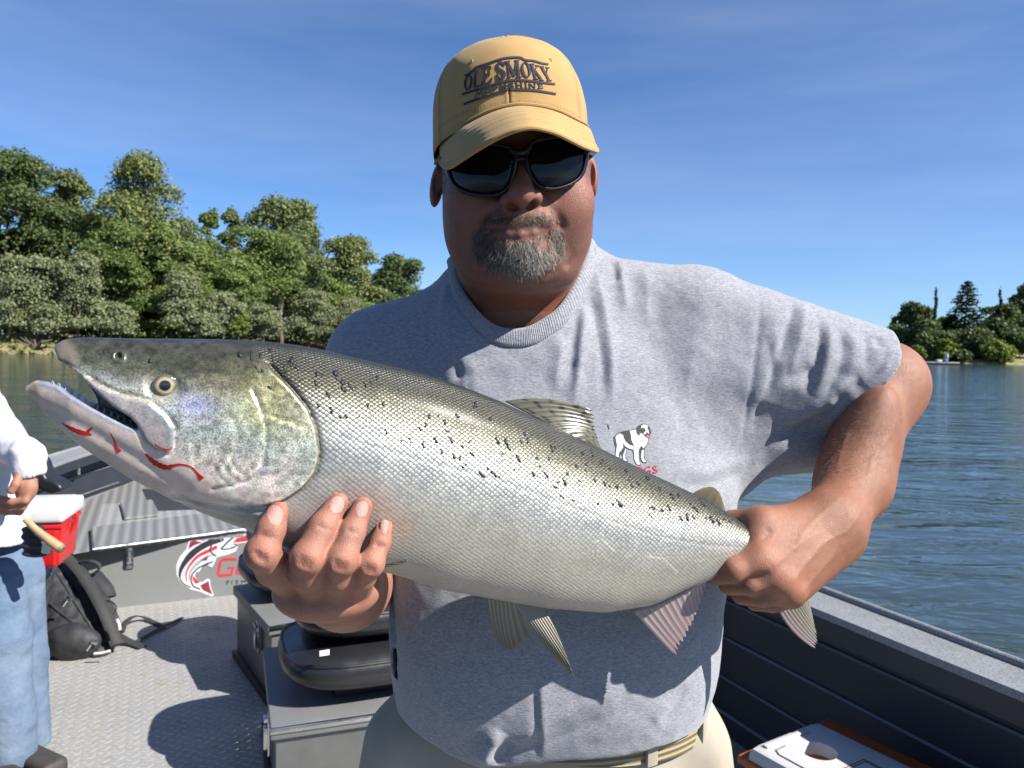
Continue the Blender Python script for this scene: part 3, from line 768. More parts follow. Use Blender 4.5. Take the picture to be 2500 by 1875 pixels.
SKIN_LO = P(520, 1600, .98); SKIN_HI = P(2330, 180, 1.1)
import time as _t; _t0 = _t.time()
V, Fq = surface_nets(body, (-.40, .57, .98), (.60, 1.17, 1.89), .0017, B=16, smooth=1)
print('skin', _t.time() - _t0)
u, v = projv(V)
n_lo = vnoise(V, 25, 1); n_hi = vnoise(V, 160, 2, 2)
base = np.array([.24, .11, .065]); c = np.tile(base, (len(V), 1))
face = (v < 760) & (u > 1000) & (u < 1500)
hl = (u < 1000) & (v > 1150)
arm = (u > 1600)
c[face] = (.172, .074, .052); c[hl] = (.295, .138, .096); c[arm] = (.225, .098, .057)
def blend(mask, colr):
    global c
    c = c * (1 - mask[:, None]) + np.array(colr) * mask[:, None]
frontf = (V[:, 1] < .955)
# cheeks and nose redder, neck sun-reddened, lips, stubble shadow, hair at the temples
for (cx, cy, r_, k) in ((1165, 500, 60, .35), (1378, 492, 60, .45), (1272, 478, 40, .35)):
    blend(face * np.exp(-((u - cx) ** 2 + (v - cy) ** 2) / r_ ** 2) * k, (0.263, 0.090, 0.059))
blend(face * sstep(705, 740, v) * .7, (0.235, 0.073, 0.042))
lip = np.minimum(seg_dist(u, v, [(1210, 556), (1268, 551), (1330, 549)]), seg_dist(u, v, [(1216, 567), (1270, 572), (1322, 560)]))
blend(face * frontf * sstep(9, 5, lip) * .6, (0.202, 0.070, 0.059))
jawst = face * sstep(470, 540, v) * sstep(735, 660, v) * (0.22 + .12 * n_hi)
blend(jawst, (0.095, 0.059, 0.045))
tmp = np.minimum(np.hypot((u - 1085) / 18, (v - 430) / 45), np.hypot((u - 1437) / 12, (v - 425) / 40))
blend((face & (V[:, 1] < 1.03)) * sstep(1.1, .6, tmp) * .6, (0.056, 0.042, 0.034))
blend(face * np.exp(-((u - 1448) / 16) ** 2 - ((v - 420) / 45) ** 2) * .5, (0.325, 0.112, 0.078))
# hands: redder finger tips and knuckles, nails, web
for nm, pts in RH.items():
    for j, k in ((0, .55), (2, .35)):
        q = pts[j]; blend(hl * np.exp(-((u - q[0]) ** 2 + (v - q[1]) ** 2) / 34 ** 2) * k, (0.314, 0.115, 0.076))
for (cx, cy, a, b, ang, y) in NAILS:
    t = math.radians(ang); du, dv = u - cx, v - cy
    e = np.sqrt(((du * math.cos(t) + dv * math.sin(t)) / a) ** 2 + ((-du * math.sin(t) + dv * math.cos(t)) / b) ** 2)
    blend(hl * (V[:, 1] < y) * sstep(1.05, .9, e) * .9, (0.370, 0.224, 0.196))
    blend(hl * (V[:, 1] < y) * np.exp(-((e - 1.08) / .10) ** 2) * .6, (0.134, 0.050, 0.034))
    tipm = sstep(.80, .95, e) * sstep(1.03, .98, e) * (dv < -b * .45)
    blend(hl * (V[:, 1] < y) * tipm * .35, (0.33, 0.25, 0.20))
for L_ in CREASES: blend(hl * np.exp(-(seg_dist(u, v, L_) / 2.6) ** 2) * .45, (.12, .04, .025))  # shade of the joint creases painted as dark lines into the skin
for (px, py) in ((1857, 1378), (1904, 1424), (1930, 1448)):
    blend(arm * np.exp(-((u - px) ** 2 + (v - py) ** 2) / 30 ** 2) * .6, (0.336, 0.137, 0.084))
blend(arm * np.exp(-((u - 1900) ** 2 + (v - 1330) ** 2) / 130 ** 2) * .5, (.285, .128, .085))
blend(arm * np.exp(-((u - 2130) ** 2 + (v - 1230) ** 2) / 90 ** 2) * .4, (.19, .080, .046))
blend(face * np.exp(-(seg_dist(u, v, [(1196, 562), (1268, 562), (1340, 553)]) / 4.6) ** 2) * frontf * .85, (0.034, 0.014, 0.011))  # shade in the groove of the closed mouth put into the colour
n_m = vnoise(V, 70, 8, 3); c *= (1 + .12 * n_lo + .10 * n_hi)[:, None]; c *= 1 + np.array([.09, .20, .19]) * n_m[:, None]
t = NT('skin'); a_ = t.attr('col'); vv = t.coord()
n1 = t.noise(vv, 760, 3, .65); n2 = t.noise(vv, 2600, 2, .5)
n3 = t.noise(vv, 130, 4, .7); vor = t.node('ShaderNodeTexVoronoi'); vor.feature = 'DISTANCE_TO_EDGE'; vor.inputs['Scale'].default_value = 520; t.l.new(vv, vor.inputs['Vector']); pore = t.rng(vor.outputs['Distance'], 0, .18, 0, 1)
colr = t.mix(t.rng(n1, .35, .7, 0, .28), a_, (.15, .055, .03)); colr = t.mix(t.rng(n3, .60, .72, 0, .45), colr, t.mix(1.0, colr, (.72, .50, .42), 'MULTIPLY')); colr = t.mix(t.rng(n3, .40, .28, 0, .35), colr, t.mix(1.0, colr, (1.25, 1.3, 1.3), 'MULTIPLY'))
hh = t.math('ADD', t.math('ADD', t.math('MULTIPLY', n1, .5), t.math('MULTIPLY', n2, .3)), t.math('MULTIPLY', pore, .45))
t.set(Base_Color=colr, Roughness=t.rng(n1, .3, .7, .42, .58), Specular_IOR_Level=.36, Subsurface_Weight=.12, Subsurface_Radius=(.9, .35, .2), Subsurface_Scale=.006, Normal=t.bump(hh, .5, .0008))
M_SKIN = t.m
man = empty('person', (.02, 1.03, 0), 'big man in tan cap and sunglasses holding a large silver fish across his chest', 'person')
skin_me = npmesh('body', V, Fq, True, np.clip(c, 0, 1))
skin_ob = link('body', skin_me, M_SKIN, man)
SKIN_V, SKIN_F = V, Fq
print('skin verts', len(V), _t.time() - _t0)
# ---- T-shirt -------------------------------------------------------------------------------------
ROWS = [(640, 1160, 1400, 1.100, .060), (700, 1080, 1470, 1.095, .080), (760, 985, 1580, 1.085, .096), (850, 905, 1690, 1.075, .110), (950, 880, 1745, 1.070, .120),
        (1050, 878, 1765, 1.057, .128), (1180, 885, 1795, 1.040, .138), (1300, 905, 1776, 1.035, .152), (1413, 930, 1757, 1.030, .168),
        (1503, 943, 1748, 1.025, .176), (1605, 955, 1735, 1.020, .174), (1695, 976, 1708, 1.020, .162), (1760, 1006, 1682, 1.020, .152), (1900, 1080, 1600, 1.020, .13)]
_rz = np.array([P(1300, r_[0], 1.03)[2] for r_ in ROWS])[::-1]
_rl = np.array([P(r_[1], r_[0], r_[3])[0] for r_ in ROWS])[::-1]; _rr = np.array([P(r_[2], r_[0], r_[3])[0] for r_ in ROWS])[::-1]
_ry = np.array([r_[3] for r_ in ROWS])[::-1]; _rb = np.array([r_[4] for r_ in ROWS])[::-1]
zz = np.linspace(_rz[0], _rz[-1], 200)
def sm(a):
    q = np.interp(zz, _rz, a); k = np.ones(13) / 13; return np.convolve(np.pad(q, 6, 'edge'), k, 'valid')
_tl, _tr, _ty, _tb = sm(_rl), sm(_rr), sm(_ry), sm(_rb)
def torso(p, off=0.0):
    z = p[:, 2]; yy_ = p[:, 1] - .34 * np.clip(-.06 - p[:, 0], 0, 1) * sstep(1.20, 1.34, z); l, r_, y, b = (np.interp(z, zz, q) for q in (_tl, _tr, _ty, _tb))
    cx = (l + r_) / 2; a = (r_ - l) / 2; X = np.abs((p[:, 0] - cx) / a); Y = np.abs((yy_ - y) / b)
    e = (X ** 2.4 + Y ** 2.4) ** (1 / 2.4)
    return (e - 1) * np.minimum(a, b) * 0.92 - off
shirt = SDF(); TC = P(1320, 1300, 1.05)
shirt.custom(torso, TC, .46, 'u', .02)
shirt.cone(P(1135, 805, 1.10), P(945, 893, 1.115), .064, .081, .045)
shirt.cone(P(945, 893, 1.115), P(893, 1190, 1.04), .081, .074, .03)
shirt.cone(P(1420, 735, 1.10), P(1690, 800, 1.085), .066, .083, .045)
shirt.cone(P(1690, 800, 1.085), P(2225, 955, 1.03), .083, .068, .02)
shirt.cone(P(1690, 915, 1.065), P(2010, 965, 1.02), .085, .040, .03)
shirt.cone(P(1730, 1030, 1.075), P(2010, 1072, 1.06), .088, .046, .022)
shirt.cone(P(1650, 1080, 1.05), P(1790, 1140, 1.05), .07, .035, .03)
shirt.cone(P(1150, 705, 1.13), P(1410, 668, 1.13), .040, .040, .04)
# folds: ridges (negative) and valleys (positive) along lines laid on the cloth
FOLDS = []
def fold(pts, w, depth): FOLDS.append(line_fn(spline([P(*q) for q in pts], 7) if len(pts) > 2 else [P(*q) for q in pts], w, depth, True))
for L_, w, dp in [
    # beside the collar, falling down the chest
    ([(1462, 640, 1.0), (1478, 720, .97), (1492, 800, .95), (1500, 900, .94), (1500, 1000, .93)], .0075, -.0042),
    ([(1440, 700, 1.0), (1462, 790, .96), (1478, 900, .94), (1480, 980, .93)], .007, .0040),
    ([(1436, 740, .97), (1424, 830, .95), (1414, 920, .94), (1404, 990, .93)], .007, -.0058),
    ([(1418, 750, .97), (1404, 840, .95), (1392, 940, .94)], .007, .0045),
    ([(1376, 815, .95), (1368, 880, .94), (1358, 960, .93)], .007, -.0034),
    ([(1520, 625, 1.02), (1530, 690, .99), (1540, 760, .97)], .008, -.0055),
    ([(1508, 630, 1.02), (1514, 690, .99)], .006, .0045),
    ([(1580, 640, 1.02), (1590, 710, .99), (1592, 800, .96)], .010, -.0028),
    ([(1090, 680, 1.04), (1078, 760, 1.0), (1100, 830, .97), (1115, 900, .95)], .008, -.004),
    ([(1110, 880, .955), (1120, 930, .945)], .006, .0035), ([(1150, 880, .95), (1160, 960, .94)], .009, -.002),
    ([(960, 760, 1.03), (985, 830, .99), (1000, 880, .97)], .010, -.0035),
    # armhole seam and the sleeve
    ([(1868, 705, 1.0), (1872, 790, .965), (1858, 900, .955), (1840, 1000, .96), (1822, 1085, .975)], .0035, .0022),
    ([(1955, 728, 1.0), (1944, 765, .99), (1926, 815, .98), (1905, 880, .975)], .007, .0052), ([(1978, 735, 1.0), (1966, 785, .99), (1950, 850, .98), (1925, 930, .975)], .009, -.0045),
    ([(2010, 775, .99), (2004, 840, .98), (1992, 900, .975), (1960, 960, .975)], .006, .0050), ([(2032, 780, .99), (2026, 850, .98), (2012, 910, .975), (1985, 965, .975)], .008, -.0040),
    ([(1915, 915, .975), (1950, 918, .97), (1992, 895, .975)], .009, .0042), ([(1915, 950, .97), (1965, 945, .97), (2020, 905, .975), (2070, 850, .98)], .010, -.0038),
    ([(2060, 800, .985), (2056, 860, .98), (2040, 915, .98), (2000, 985, .98)], .007, .0034), ([(2085, 800, .985), (2082, 860, .98), (2066, 915, .98)], .009, -.003),
    ([(2120, 810, .985), (2118, 850, .98), (2104, 900, .98)], .006, .0028), ([(2150, 822, .985), (2150, 850, .98)], .006, .0035),
    ([(2100, 930, .98), (2062, 955, .975), (2030, 985, .98)], .008, .0045), ([(1880, 820, .98), (1890, 900, .975), (1880, 980, .975)], .008, .003),
    ([(2166, 838, .985), (2146, 893, .98), (2102, 944, .975), (2048, 990, .975), (2014, 1044, .985)], .0038, .0022), ([(2178, 838, .985), (2156, 898, .98), (2112, 950, .975), (2058, 996, .975), (2024, 1050, .985)], .005, -.0016),
    # the long overhang at the bottom of the upper sleeve
    ([(2110, 925, .955), (2050, 968, .95), (1995, 1008, .955), (1920, 1050, .965)], .010, -.0075),
    ([(2085, 962, .965), (2045, 1000, .97), (1990, 1040, .975), (1925, 1076, .98)], .010, .0060),
    ([(1870, 990, .955), (1900, 900, .95), (1930, 800, .96)], .012, -.0035), ([(1850, 1060, .965), (1890, 960, .95), (1920, 880, .95)], .006, .0025),
    # pulls running from the armpit towards the belly
    ([(1830, 1120, 1.0), (1740, 1150, .96), (1640, 1150, .93)], .012, -.0045), ([(1810, 1150, 1.0), (1720, 1178, .96), (1650, 1178, .935)], .009, .004),
    ([(1700, 1020, .955), (1640, 1120, .93)], .012, .002),
    # belly: the crease up from the hem and the twisted corner of the hem
    ([(1305, 1650, .85), (1310, 1760, .85), (1312, 1850, .86)], .0045, .0030), ([(1318, 1650, .85), (1324, 1760, .85), (1326, 1850, .86)], .006, -.0030),
    ([(1215, 1820, .86), (1340, 1760, .85), (1480, 1690, .86), (1560, 1640, .87)], .010, -.0035), ([(1240, 1845, .86), (1380, 1790, .855), (1500, 1730, .86)], .009, .0032),
    ([(1600, 1740, .90), (1640, 1690, .91), (1665, 1640, .92)], .008, .0040), ([(1580, 1730, .90), (1620, 1680, .91)], .010, -.003),
    ([(1188, 1868, .87), (1196, 1825, .865), (1225, 1780, .86)], .011, -.011), ([(1216, 1866, .87), (1222, 1835, .865), (1250, 1800, .86)], .009, .010),
    ([(1000, 1560, .93), (1080, 1680, .89), (1150, 1800, .87)], .018, -.003), ([(1660, 1480, .90), (1690, 1580, .91)], .012, -.003),
]: fold(L_, w, dp)
def wrinkle(p):
    return .0016 * vnoise(p * np.array([1.0, 1.0, .55]), 26, 5, 2) + .0007 * vnoise(p, 75, 6, 1)
# sleeve mouth (his left): cut along the slanting hem, hollow inside
SLV = np.array([P(px, py, 1.0)[[0, 2]] for px, py in [(2220, 700), (2192, 822), (2186, 860), (2168, 897), (2125, 949), (2070, 996), (2040, 1046), (2034, 1100), (2034, 1200), (2034, 1400), (3000, 1400), (3000, 700)]])
def mouth(p): return poly_sd(p[:, 0], p[:, 2], SLV)
def sleeve_hollow(p):
    d = smin(smin(hollow[0](p), hollow[1](p), .02), hollow[2](p), .022)
    return np.maximum(d + .0075, -mouth(p) - .028)
hs = SDF(); hs.cone(P(1690, 800, 1.085), P(2225, 955, 1.03), .083, .068); hs.cone(P(1690, 915, 1.065), P(2010, 965, 1.02), .085, .040); hs.cone(P(1730, 1030, 1.075), P(2010, 1072, 1.06), .088, .046)
hollow = [o[0] for o in hs.ops]
shirt.custom(mouth, P(2150, 950, 1.0), .35, 's', .002)
shirt.custom(sleeve_hollow, P(2060, 950, 1.01), .18, 's', .002)
# his right sleeve mouth, hem and neck hole
_e0, _e1 = P(893, 1190, 1.04), P(945, 893, 1.115); _ed = (_e0 - _e1) / np.linalg.norm(_e0 - _e1)
shirt.custom(lambda p: np.maximum(-((p - _e0) @ _ed) - .0, np.linalg.norm(p - _e0 - ((p - _e0) @ _ed)[:, None] * _ed, axis=1) - .085), _e0 + _ed * .05, .16, 's', .002)
shirt.custom(lambda p: np.linalg.norm(p - _e0 - ((p - _e0) @ _ed)[:, None] * _ed, axis=1) - .069 + 10 * np.maximum(0, -((p - _e0) @ _ed) - .05), _e0, .10, 's', .002)
HEM = .985
shirt.custom(lambda p: p[:, 2] - HEM - .003 * np.sin(p[:, 0] * 40) + .022 * np.exp(-((p[:, 0] + .02) / .09) ** 2), np.array([TC[0], 1.02, HEM - .1]), .42, 's', .004)
shirt.custom(lambda p: np.maximum(torso(p, -.005), p[:, 2] - HEM - .06), np.array([TC[0], 1.02, HEM]), .30, 's', .002)
# collar ring (inner and outer edge), and the hole it leaves
COL_I = [(1113, 640, 1.072), (1119, 690, 1.027), (1155, 748, 0.989), (1205, 793, 0.970), (1258, 804, 0.964), (1310, 790, 0.967), (1376, 738, 0.989), (1427, 640, 1.062), (1434, 590, 1.102), (1390, 566, 1.152), (1270, 590, 1.172), (1160, 605, 1.152), (1118, 618, 1.112)]
COL_O = [(1095, 655, 1.077), (1108, 722, 1.025), (1148, 785, 0.983), (1200, 832, 0.961), (1256, 846, 0.955), (1318, 833, 0.959), (1390, 778, 0.981), (1446, 668, 1.057), (1455, 600, 1.107), (1400, 572, 1.167), (1270, 598, 1.189), (1150, 612, 1.167), (1098, 634, 1.117)]
def closed_spline(pts, n):
    p = np.array([P(*q) for q in pts]); m = len(p); out = []
    for t in np.linspace(0, m, n, endpoint=False):
        i = int(t); u = t - i; a, b, c_, d = p[(i - 1) % m], p[i % m], p[(i + 1) % m], p[(i + 2) % m]
        out.append(0.5 * ((2 * b) + (c_ - a) * u + (2 * a - 5 * b + 4 * c_ - d) * u * u + (3 * b - a - 3 * c_ + d) * u ** 3))
    return np.array(out)
def cloth_depth(px, py, dflt):
    ys = np.linspace(.88, 1.16, 420); p = np.array([P(px, py, y) for y in ys]); d = shirt.ev(p, [o for o in shirt.ops if o[3] == 'u']); k = np.flatnonzero(d < 0)
    return float(ys[k[0]]) if len(k) and k[0] > 0 else dflt
for i_ in range(9):
    if i_ in (0, 8): continue
    o_ = COL_O[i_]; y_ = cloth_depth(o_[0], o_[1], o_[2]); COL_O[i_] = (o_[0], o_[1], y_ - .0015)
    q_ = COL_I[i_]; COL_I[i_] = (q_[0], q_[1], min(max(y_ + .004, q_[2] - .03), y_ + .03))
NCOL = 360
ci, co = closed_spline(COL_I, NCOL), closed_spline(COL_O, NCOL)
neck_a, neck_b = P(1268, 560, 1.055), P(1264, 790, 1.050)
mid = (ci * .45 + co * .55); cc = mid.mean(0); nrm = np.linalg.svd(mid - cc)[2][2]; nrm = nrm * np.sign(nrm[2])
ex_ = np.cross([0, 1, 0], nrm); ex_ /= np.linalg.norm(ex_); ey_ = np.cross(nrm, ex_)
ring2 = np.c_[(mid - cc) @ ex_, (mid - cc) @ ey_]
def neckhole(p):
    q = p - cc; d = poly_sd(q @ ex_, q @ ey_, ring2[::6]); return np.maximum(d, -(q @ nrm) - .05)
shirt.custom(neckhole, cc + nrm * .06, .20, 's', .004)
_t0 = _t.time(); V, Fq = surface_nets(shirt, (-.32, .80, .95), (.56, 1.30, 1.66), .0028, B=16, smooth=1); print('shirt', _t.time() - _t0)
sn = vnormals(V, Fq)
if (sn * (V - np.array([.03, 1.04, 1.3]))).sum() < 0: sn = -sn
dsp = wrinkle(V) * (sn[:, 1] < .6)
for fn, c_, r_ in FOLDS:
    k = np.flatnonzero(np.linalg.norm(V - c_, axis=1) < r_)
    if len(k): dsp[k] += fn(V[k]) * sstep(.35, -.15, sn[k, 1])
V = V - sn * dsp[:, None]; V = relax(V, Fq, 1, .4)
print('folded', _t.time() - _t0)

print('shirt verts', len(V))
t = NT('heather_cotton'); vv = t.coord('Object', (1, 1, 1)); vs2 = t.coord('Object', (190, 190, 600)); vs3 = t.coord('Object', (420, 420, 1100))
n1 = t.noise(vs2, 1.0, 3, .6, .4); n2 = t.noise(vs3, 1.0, 2, .6); n3 = t.noise(vv, 9, 3, .5)
mixv = t.math('ADD', t.math('MULTIPLY', n1, .6), t.math('MULTIPLY', n2, .4))
colr = t.mix(t.rng(mixv, .36, .64, 0, 1), (.142, .149, .170), (.290, .298, .324)); colr = t.mix(t.rng(n3, .3, .7, 0, .12), colr, (.190, .198, .22))
t.set(Base_Color=colr, Roughness=.92, Specular_IOR_Level=.25, Sheen_Weight=.25, Sheen_Roughness=.5, Normal=t.bump(mixv, .5, .0012)); M_SHIRT = t.m
shirt_ob = link('t_shirt', npmesh('t_shirt', V, Fq), M_SHIRT, man)
shirt_bvh = BVHTree.FromPolygons([tuple(q) for q in V], [tuple(q) for q in Fq])
def ray_hit(bvh, px, py):
    d = ray(px, py); d = d / np.linalg.norm(d); h = bvh.ray_cast(Vector(CAM), Vector(d)); return h[0], h[1]
# collar: a ribbed, rounded band lying on the edge of the neck hole
prof = [(-.08, -.6), (.0, .55), (.15, .95), (.5, 1.0), (.85, .9), (1.0, .45), (1.06, -.6)]
VV = []; m = len(prof)
up_all = []
for i in range(NCOL):
    tan = ci[(i + 1) % NCOL] - ci[i - 1]; w_ = co[i] - ci[i]; n_ = np.cross(tan, w_); n_ /= np.linalg.norm(n_)
    out = ci[i] - (cc - nrm * .25)
    if n_ @ out < 0: n_ = -n_
    for s_, h_ in prof:
        VV.append(ci[i] + w_ * s_ + n_ * (.0032 * h_))
ncr = 4                                           # rib fine structure: widen ring resolution
VV = np.array(VV).reshape(NCOL, m, 3)
K = NCOL * ncr; big = np.zeros((K, m, 3))
for j in range(m):
    for k in range(3):
        big[:, j, k] = np.interp(np.arange(K) / ncr, np.arange(NCOL + 1), np.r_[VV[:, j, k], VV[0, j, k]])
rib = (np.cos(np.arange(K) * 2 * math.pi / 8)) * .00030
cen = big[:, 3]; din = cen - cc; din = din / np.linalg.norm(din, axis=1, keepdims=True)
tn = np.roll(cen, -1, 0) - np.roll(cen, 1, 0); nn = np.cross(tn, big[:, 5] - big[:, 1]); nn /= np.linalg.norm(nn, axis=1, keepdims=True)
sg = np.sign((nn * (cen - (cc - nrm * .25))).sum(1)); nn *= sg[:, None]
for j in range(1, m - 1): big[:, j] += nn * rib[:, None]
Fc = np.array([[i * m + j, ((i + 1) % K) * m + j, ((i + 1) % K) * m + j + 1, i * m + j + 1] for i in range(K) for j in range(m - 1)])
link('collar', npmesh('collar', big.reshape(-1, 3), Fc), M_SHIRT, shirt_ob)
# hem roll: a slim rounded edge round the bottom
# ---- prints stitched or printed on cloth: outlines dropped onto the surface, with a little thickness
def decal_poly(bvh, name, polys, mat, parent, off=.0008, fallback_y=.93, step=6):
    """polys: list of closed outlines in photo coordinates (all simple); each becomes a thin solid following the surface"""
    bm = bmesh.new()
    for poly in polys:
        pts = np.array(poly, float); dens = []
        for a, b in zip(pts, np.roll(pts, -1, 0)):
            k = max(1, int(np.hypot(*(b - a)) / step)); dens += [a + (b - a) * i / k for i in range(k)]
        vs = [bm.verts.new((q[0], q[1], 0)) for q in dens]
        es = [bm.edges.new((vs[i], vs[(i + 1) % len(vs)])) for i in range(len(vs))]
        r_ = bmesh.ops.triangle_fill(bm, use_beauty=True, use_dissolve=False, edges=es)
    bmesh.ops.subdivide_edges(bm, edges=[e for e in bm.edges if e.calc_length() > step * 2.2], cuts=2, use_grid_fill=False)
    bmesh.ops.triangulate(bm, faces=bm.faces[:])
    last = None
    for v_ in bm.verts:
        h, n = ray_hit(bvh, v_.co.x, v_.co.y)
        if h is None: h = Vector(P(v_.co.x, v_.co.y, fallback_y)); n = Vector((0, -1, 0))
        v_.co = h - Vector(ray(v_.co.x, v_.co.y)).normalized() * off
    r_ = bmesh.ops.extrude_face_region(bm, geom=bm.faces[:])
    for v_ in [q for q in r_['geom'] if isinstance(q, bmesh.types.BMVert)]: v_.co += (v_.co - Vector(CAM)).normalized() * (off * 1.5)
    bmesh.ops.recalc_face_normals(bm, faces=bm.faces[:])
    me = bpy.data.meshes.new(name); bm.to_mesh(me); bm.free()
    return link(name, me, mat, parent)
def stroke(pts, w, round_=False):
    """outline of a line of width w"""
    p = np.array(pts, float); t_ = np.gradient(p, axis=0) if len(p) > 2 else np.tile(p[1] - p[0], (2, 1)).astype(float)
    t_ /= np.linalg.norm(t_, axis=1, keepdims=True) + 1e-9; n = np.c_[-t_[:, 1], t_[:, 0]]
    ws = np.asarray(w, float) if np.ndim(w) else np.full(len(p), float(w))
    return np.vstack([p + n * ws[:, None] / 2, (p - n * ws[:, None] / 2)[::-1]])
def ringpoly(cx, cy, rx, ry, wx, wy, tilt=0):
    """two half-ring outlines of an O"""
    out = []; a = math.radians(tilt); ca, sa = math.cos(a), math.sin(a)
    for t0, t1 in ((-90, 90), (90, 270)):
        th = np.radians(np.linspace(t0, t1, 14))
        o = np.c_[rx * np.cos(th), ry * np.sin(th)]; i_ = np.c_[(rx - wx) * np.cos(th), (ry - wy) * np.sin(th)]
        q = np.vstack([o, i_[::-1]]); out.append(np.c_[cx + q[:, 0] * ca - q[:, 1] * sa, cy + q[:, 0] * sa + q[:, 1] * ca])
    return out
def Z(polys, ox, oy, s): return [np.asarray(p) / s + np.array([ox, oy]) for p in polys]
flat = lambda n, c, r_=.8: worn(n, c, .08, 40, r_)
M_INK, M_WHITEPR, M_PINKPR, M_REDPR = flat('print_black', (.028, .03, .034)), flat('print_white', (.42, .43, .43)), flat('print_pink', (.42, .10, .13)), flat('print_red', (.34, .03, .04))
q = lambda L_: Z(L_, 1460, 1010, 10.367)
dog_out = [(396, 610), (420, 560), (500, 495), (600, 450), (720, 425), (850, 405), (960, 375), (1000, 320), (1080, 268), (1170, 255), (1250, 275), (1310, 340), (1345, 470), (1340, 512), (1310, 520), (1315, 590), (1290, 640), (1270, 720), (1235, 820), (1180, 890), (1175, 1000), (1175, 1100), (1200, 1165), (1245, 1200), (1235, 1240), (1170, 1250), (1120, 1220), (1095, 1180),
           (1060, 1130), (1040, 1140), (1050, 1200), (1095, 1270), (1080, 1305), (1000, 1300), (960, 1280), (935, 1210), (905, 1150), (905, 1050), (885, 940), (800, 905), (725, 870), (715, 950), (690, 1040), (700, 1130), (765, 1180), (765, 1208), (650, 1212), (625, 1150), (615, 1060), (580, 1000), (560, 1060), (530, 1150), (515, 1220), (450, 1200), (430, 1130), (440, 1000), (450, 850), (410, 740)]
dog_o = decal_poly(shirt_bvh, 'dog_print', q([dog_out]), M_INK, shirt_ob, .0006)
whites = [[(440, 590), (480, 540), (545, 500), (600, 515), (640, 545), (650, 610), (700, 700), (800, 790), (900, 815), (890, 915), (800, 890), (700, 840), (630, 745), (640, 850), (590, 930), (535, 985), (520, 1100), (505, 1200), (450, 1180), (445, 1050), (460, 900), (480, 800), (455, 680)],
          [(800, 430), (960, 400), (975, 500), (1040, 565), (1065, 490), (1140, 510), (1200, 590), (1275, 635), (1255, 720), (1215, 815), (1150, 880), (1095, 815), (1050, 880), (1030, 950), (1035, 1130), (1040, 1210), (1080, 1270), (1060, 1290), (985, 1285), (950, 1220), (920, 1150), (915, 1040), (900, 930), (905, 800), (840, 660), (830, 540)],
          [(1090, 300), (1170, 268), (1250, 290), (1270, 340), (1240, 345), (1270, 400), (1290, 470), (1300, 505), (1255, 500), (1250, 460), (1215, 450), (1195, 400), (1160, 355), (1090, 372)],
          [(1150, 490), (1210, 430), (1235, 490), (1200, 520), (1160, 515)],
          [(1100, 930), (1165, 900), (1160, 1010), (1155, 1110), (1190, 1180), (1230, 1205), (1160, 1235), (1105, 1180), (1085, 1090)], [(690, 880), (712, 885), (705, 960), (680, 1040), (690, 1140), (750, 1190), (660, 1195), (635, 1140), (630, 1050), (660, 980)]]
decal_poly(shirt_bvh, 'white_patch', q(whites), M_WHITEPR, dog_o, .0011)
decal_poly(shirt_bvh, 'tongue', q([[(1205, 560), (1260, 530), (1305, 555), (1300, 600), (1270, 620), (1235, 600)]]), M_PINKPR, dog_o, .0014)
for L_ in ([(960, 1400), (1000, 1362), (1050, 1350), (1105, 1380), (1135, 1440), (1140, 1520), (1080, 1570), (1000, 1560), (960, 1500), (960, 1410)], [(1325, 1350), (1260, 1345), (1205, 1385), (1190, 1440), (1215, 1505), (1270, 1530), (1325, 1500), (1335, 1445), (1270, 1445)], [(1480, 1345), (1430, 1325), (1395, 1365), (1430, 1405), (1485, 1430), (1490, 1480), (1435, 1495), (1390, 1470)]):
    decal_poly(shirt_bvh, 'print_letter', q([stroke(spline(L_, 26), 36)]), M_REDPR, shirt_ob, .0008)
decal_poly(shirt_bvh, 'ink_speck', q([stroke([(245, 268), (268, 330), (285, 398)], [14, 30, 10])]), M_INK, shirt_ob, .0006)
# ---- trousers, belt, shoes
trou = SDF()
trou.custom(lambda p: np.maximum((np.sqrt(((p[:, 0] - .066) / .204) ** 2 + ((p[:, 1] - 1.03) / .145) ** 2) - 1) * .14, np.maximum(p[:, 2] - 1.035, .80 - p[:, 2])), (.062, 1.03, .92), .27, 'u', .03)
LEGS = [((-.055, 1.04, .86), (-.085, 1.06, .46), (-.095, 1.08, .05)), ((.175, 1.04, .86), (.205, 1.07, .46), (.215, 1.09, .05))]
for a, b, c_ in LEGS:
    trou.cone(a, b, .128, .095, .04); trou.cone(b, c_, .095, .085, .03)
    trou.custom(lambda p, c_=c_: np.maximum(p[:, 2] - .055, np.linalg.norm(p[:, :2] - np.array(c_[:2]), axis=1) - .12), (c_[0], c_[1], 0), .16, 's', .004)
trou.cone((-.135, .985, .93), (-.145, .99, .78), .045, .05, .04); trou.cone((.245, .985, .93), (.265, 1.0, .78), .045, .045, .04)
trou.custom(lambda p: .004 * vnoise(p * np.array([1, 1, .5]), 18, 9, 2), (0, 1.03, .5), 1.2, 'd')
_t0 = _t.time(); V, Fq = surface_nets(trou, (-.36, .82, .0), (.44, 1.26, 1.06), .006, smooth=2)
print('trou', _t.time() - _t0)
M_KHAKI = worn('khaki_cotton', (.28, .25, .195), .10, 14, .9, bump=.3, bscale=900, bdist=.0008)
tro = link('trousers', npmesh('trousers', V, Fq), M_KHAKI, man)
t = NT('webbing'); vv = t.coord('Generated'); w_ = t.node('ShaderNodeTexWave'); w_.wave_type = 'BANDS'; w_.bands_direction = 'Z'; w_.inputs['Scale'].default_value = 42
tcw = t.coord('Object', (1, 1, 1)); t.l.new(tcw, w_.inputs['Vector'])
t.set(Base_Color=t.mix(w_.outputs[0], (.13, .10, .055), (.30, .25, .15)), Roughness=.85, Normal=t.bump(w_.outputs[0], .8, .002)); M_WEB = t.m
bb = []; NB = 120
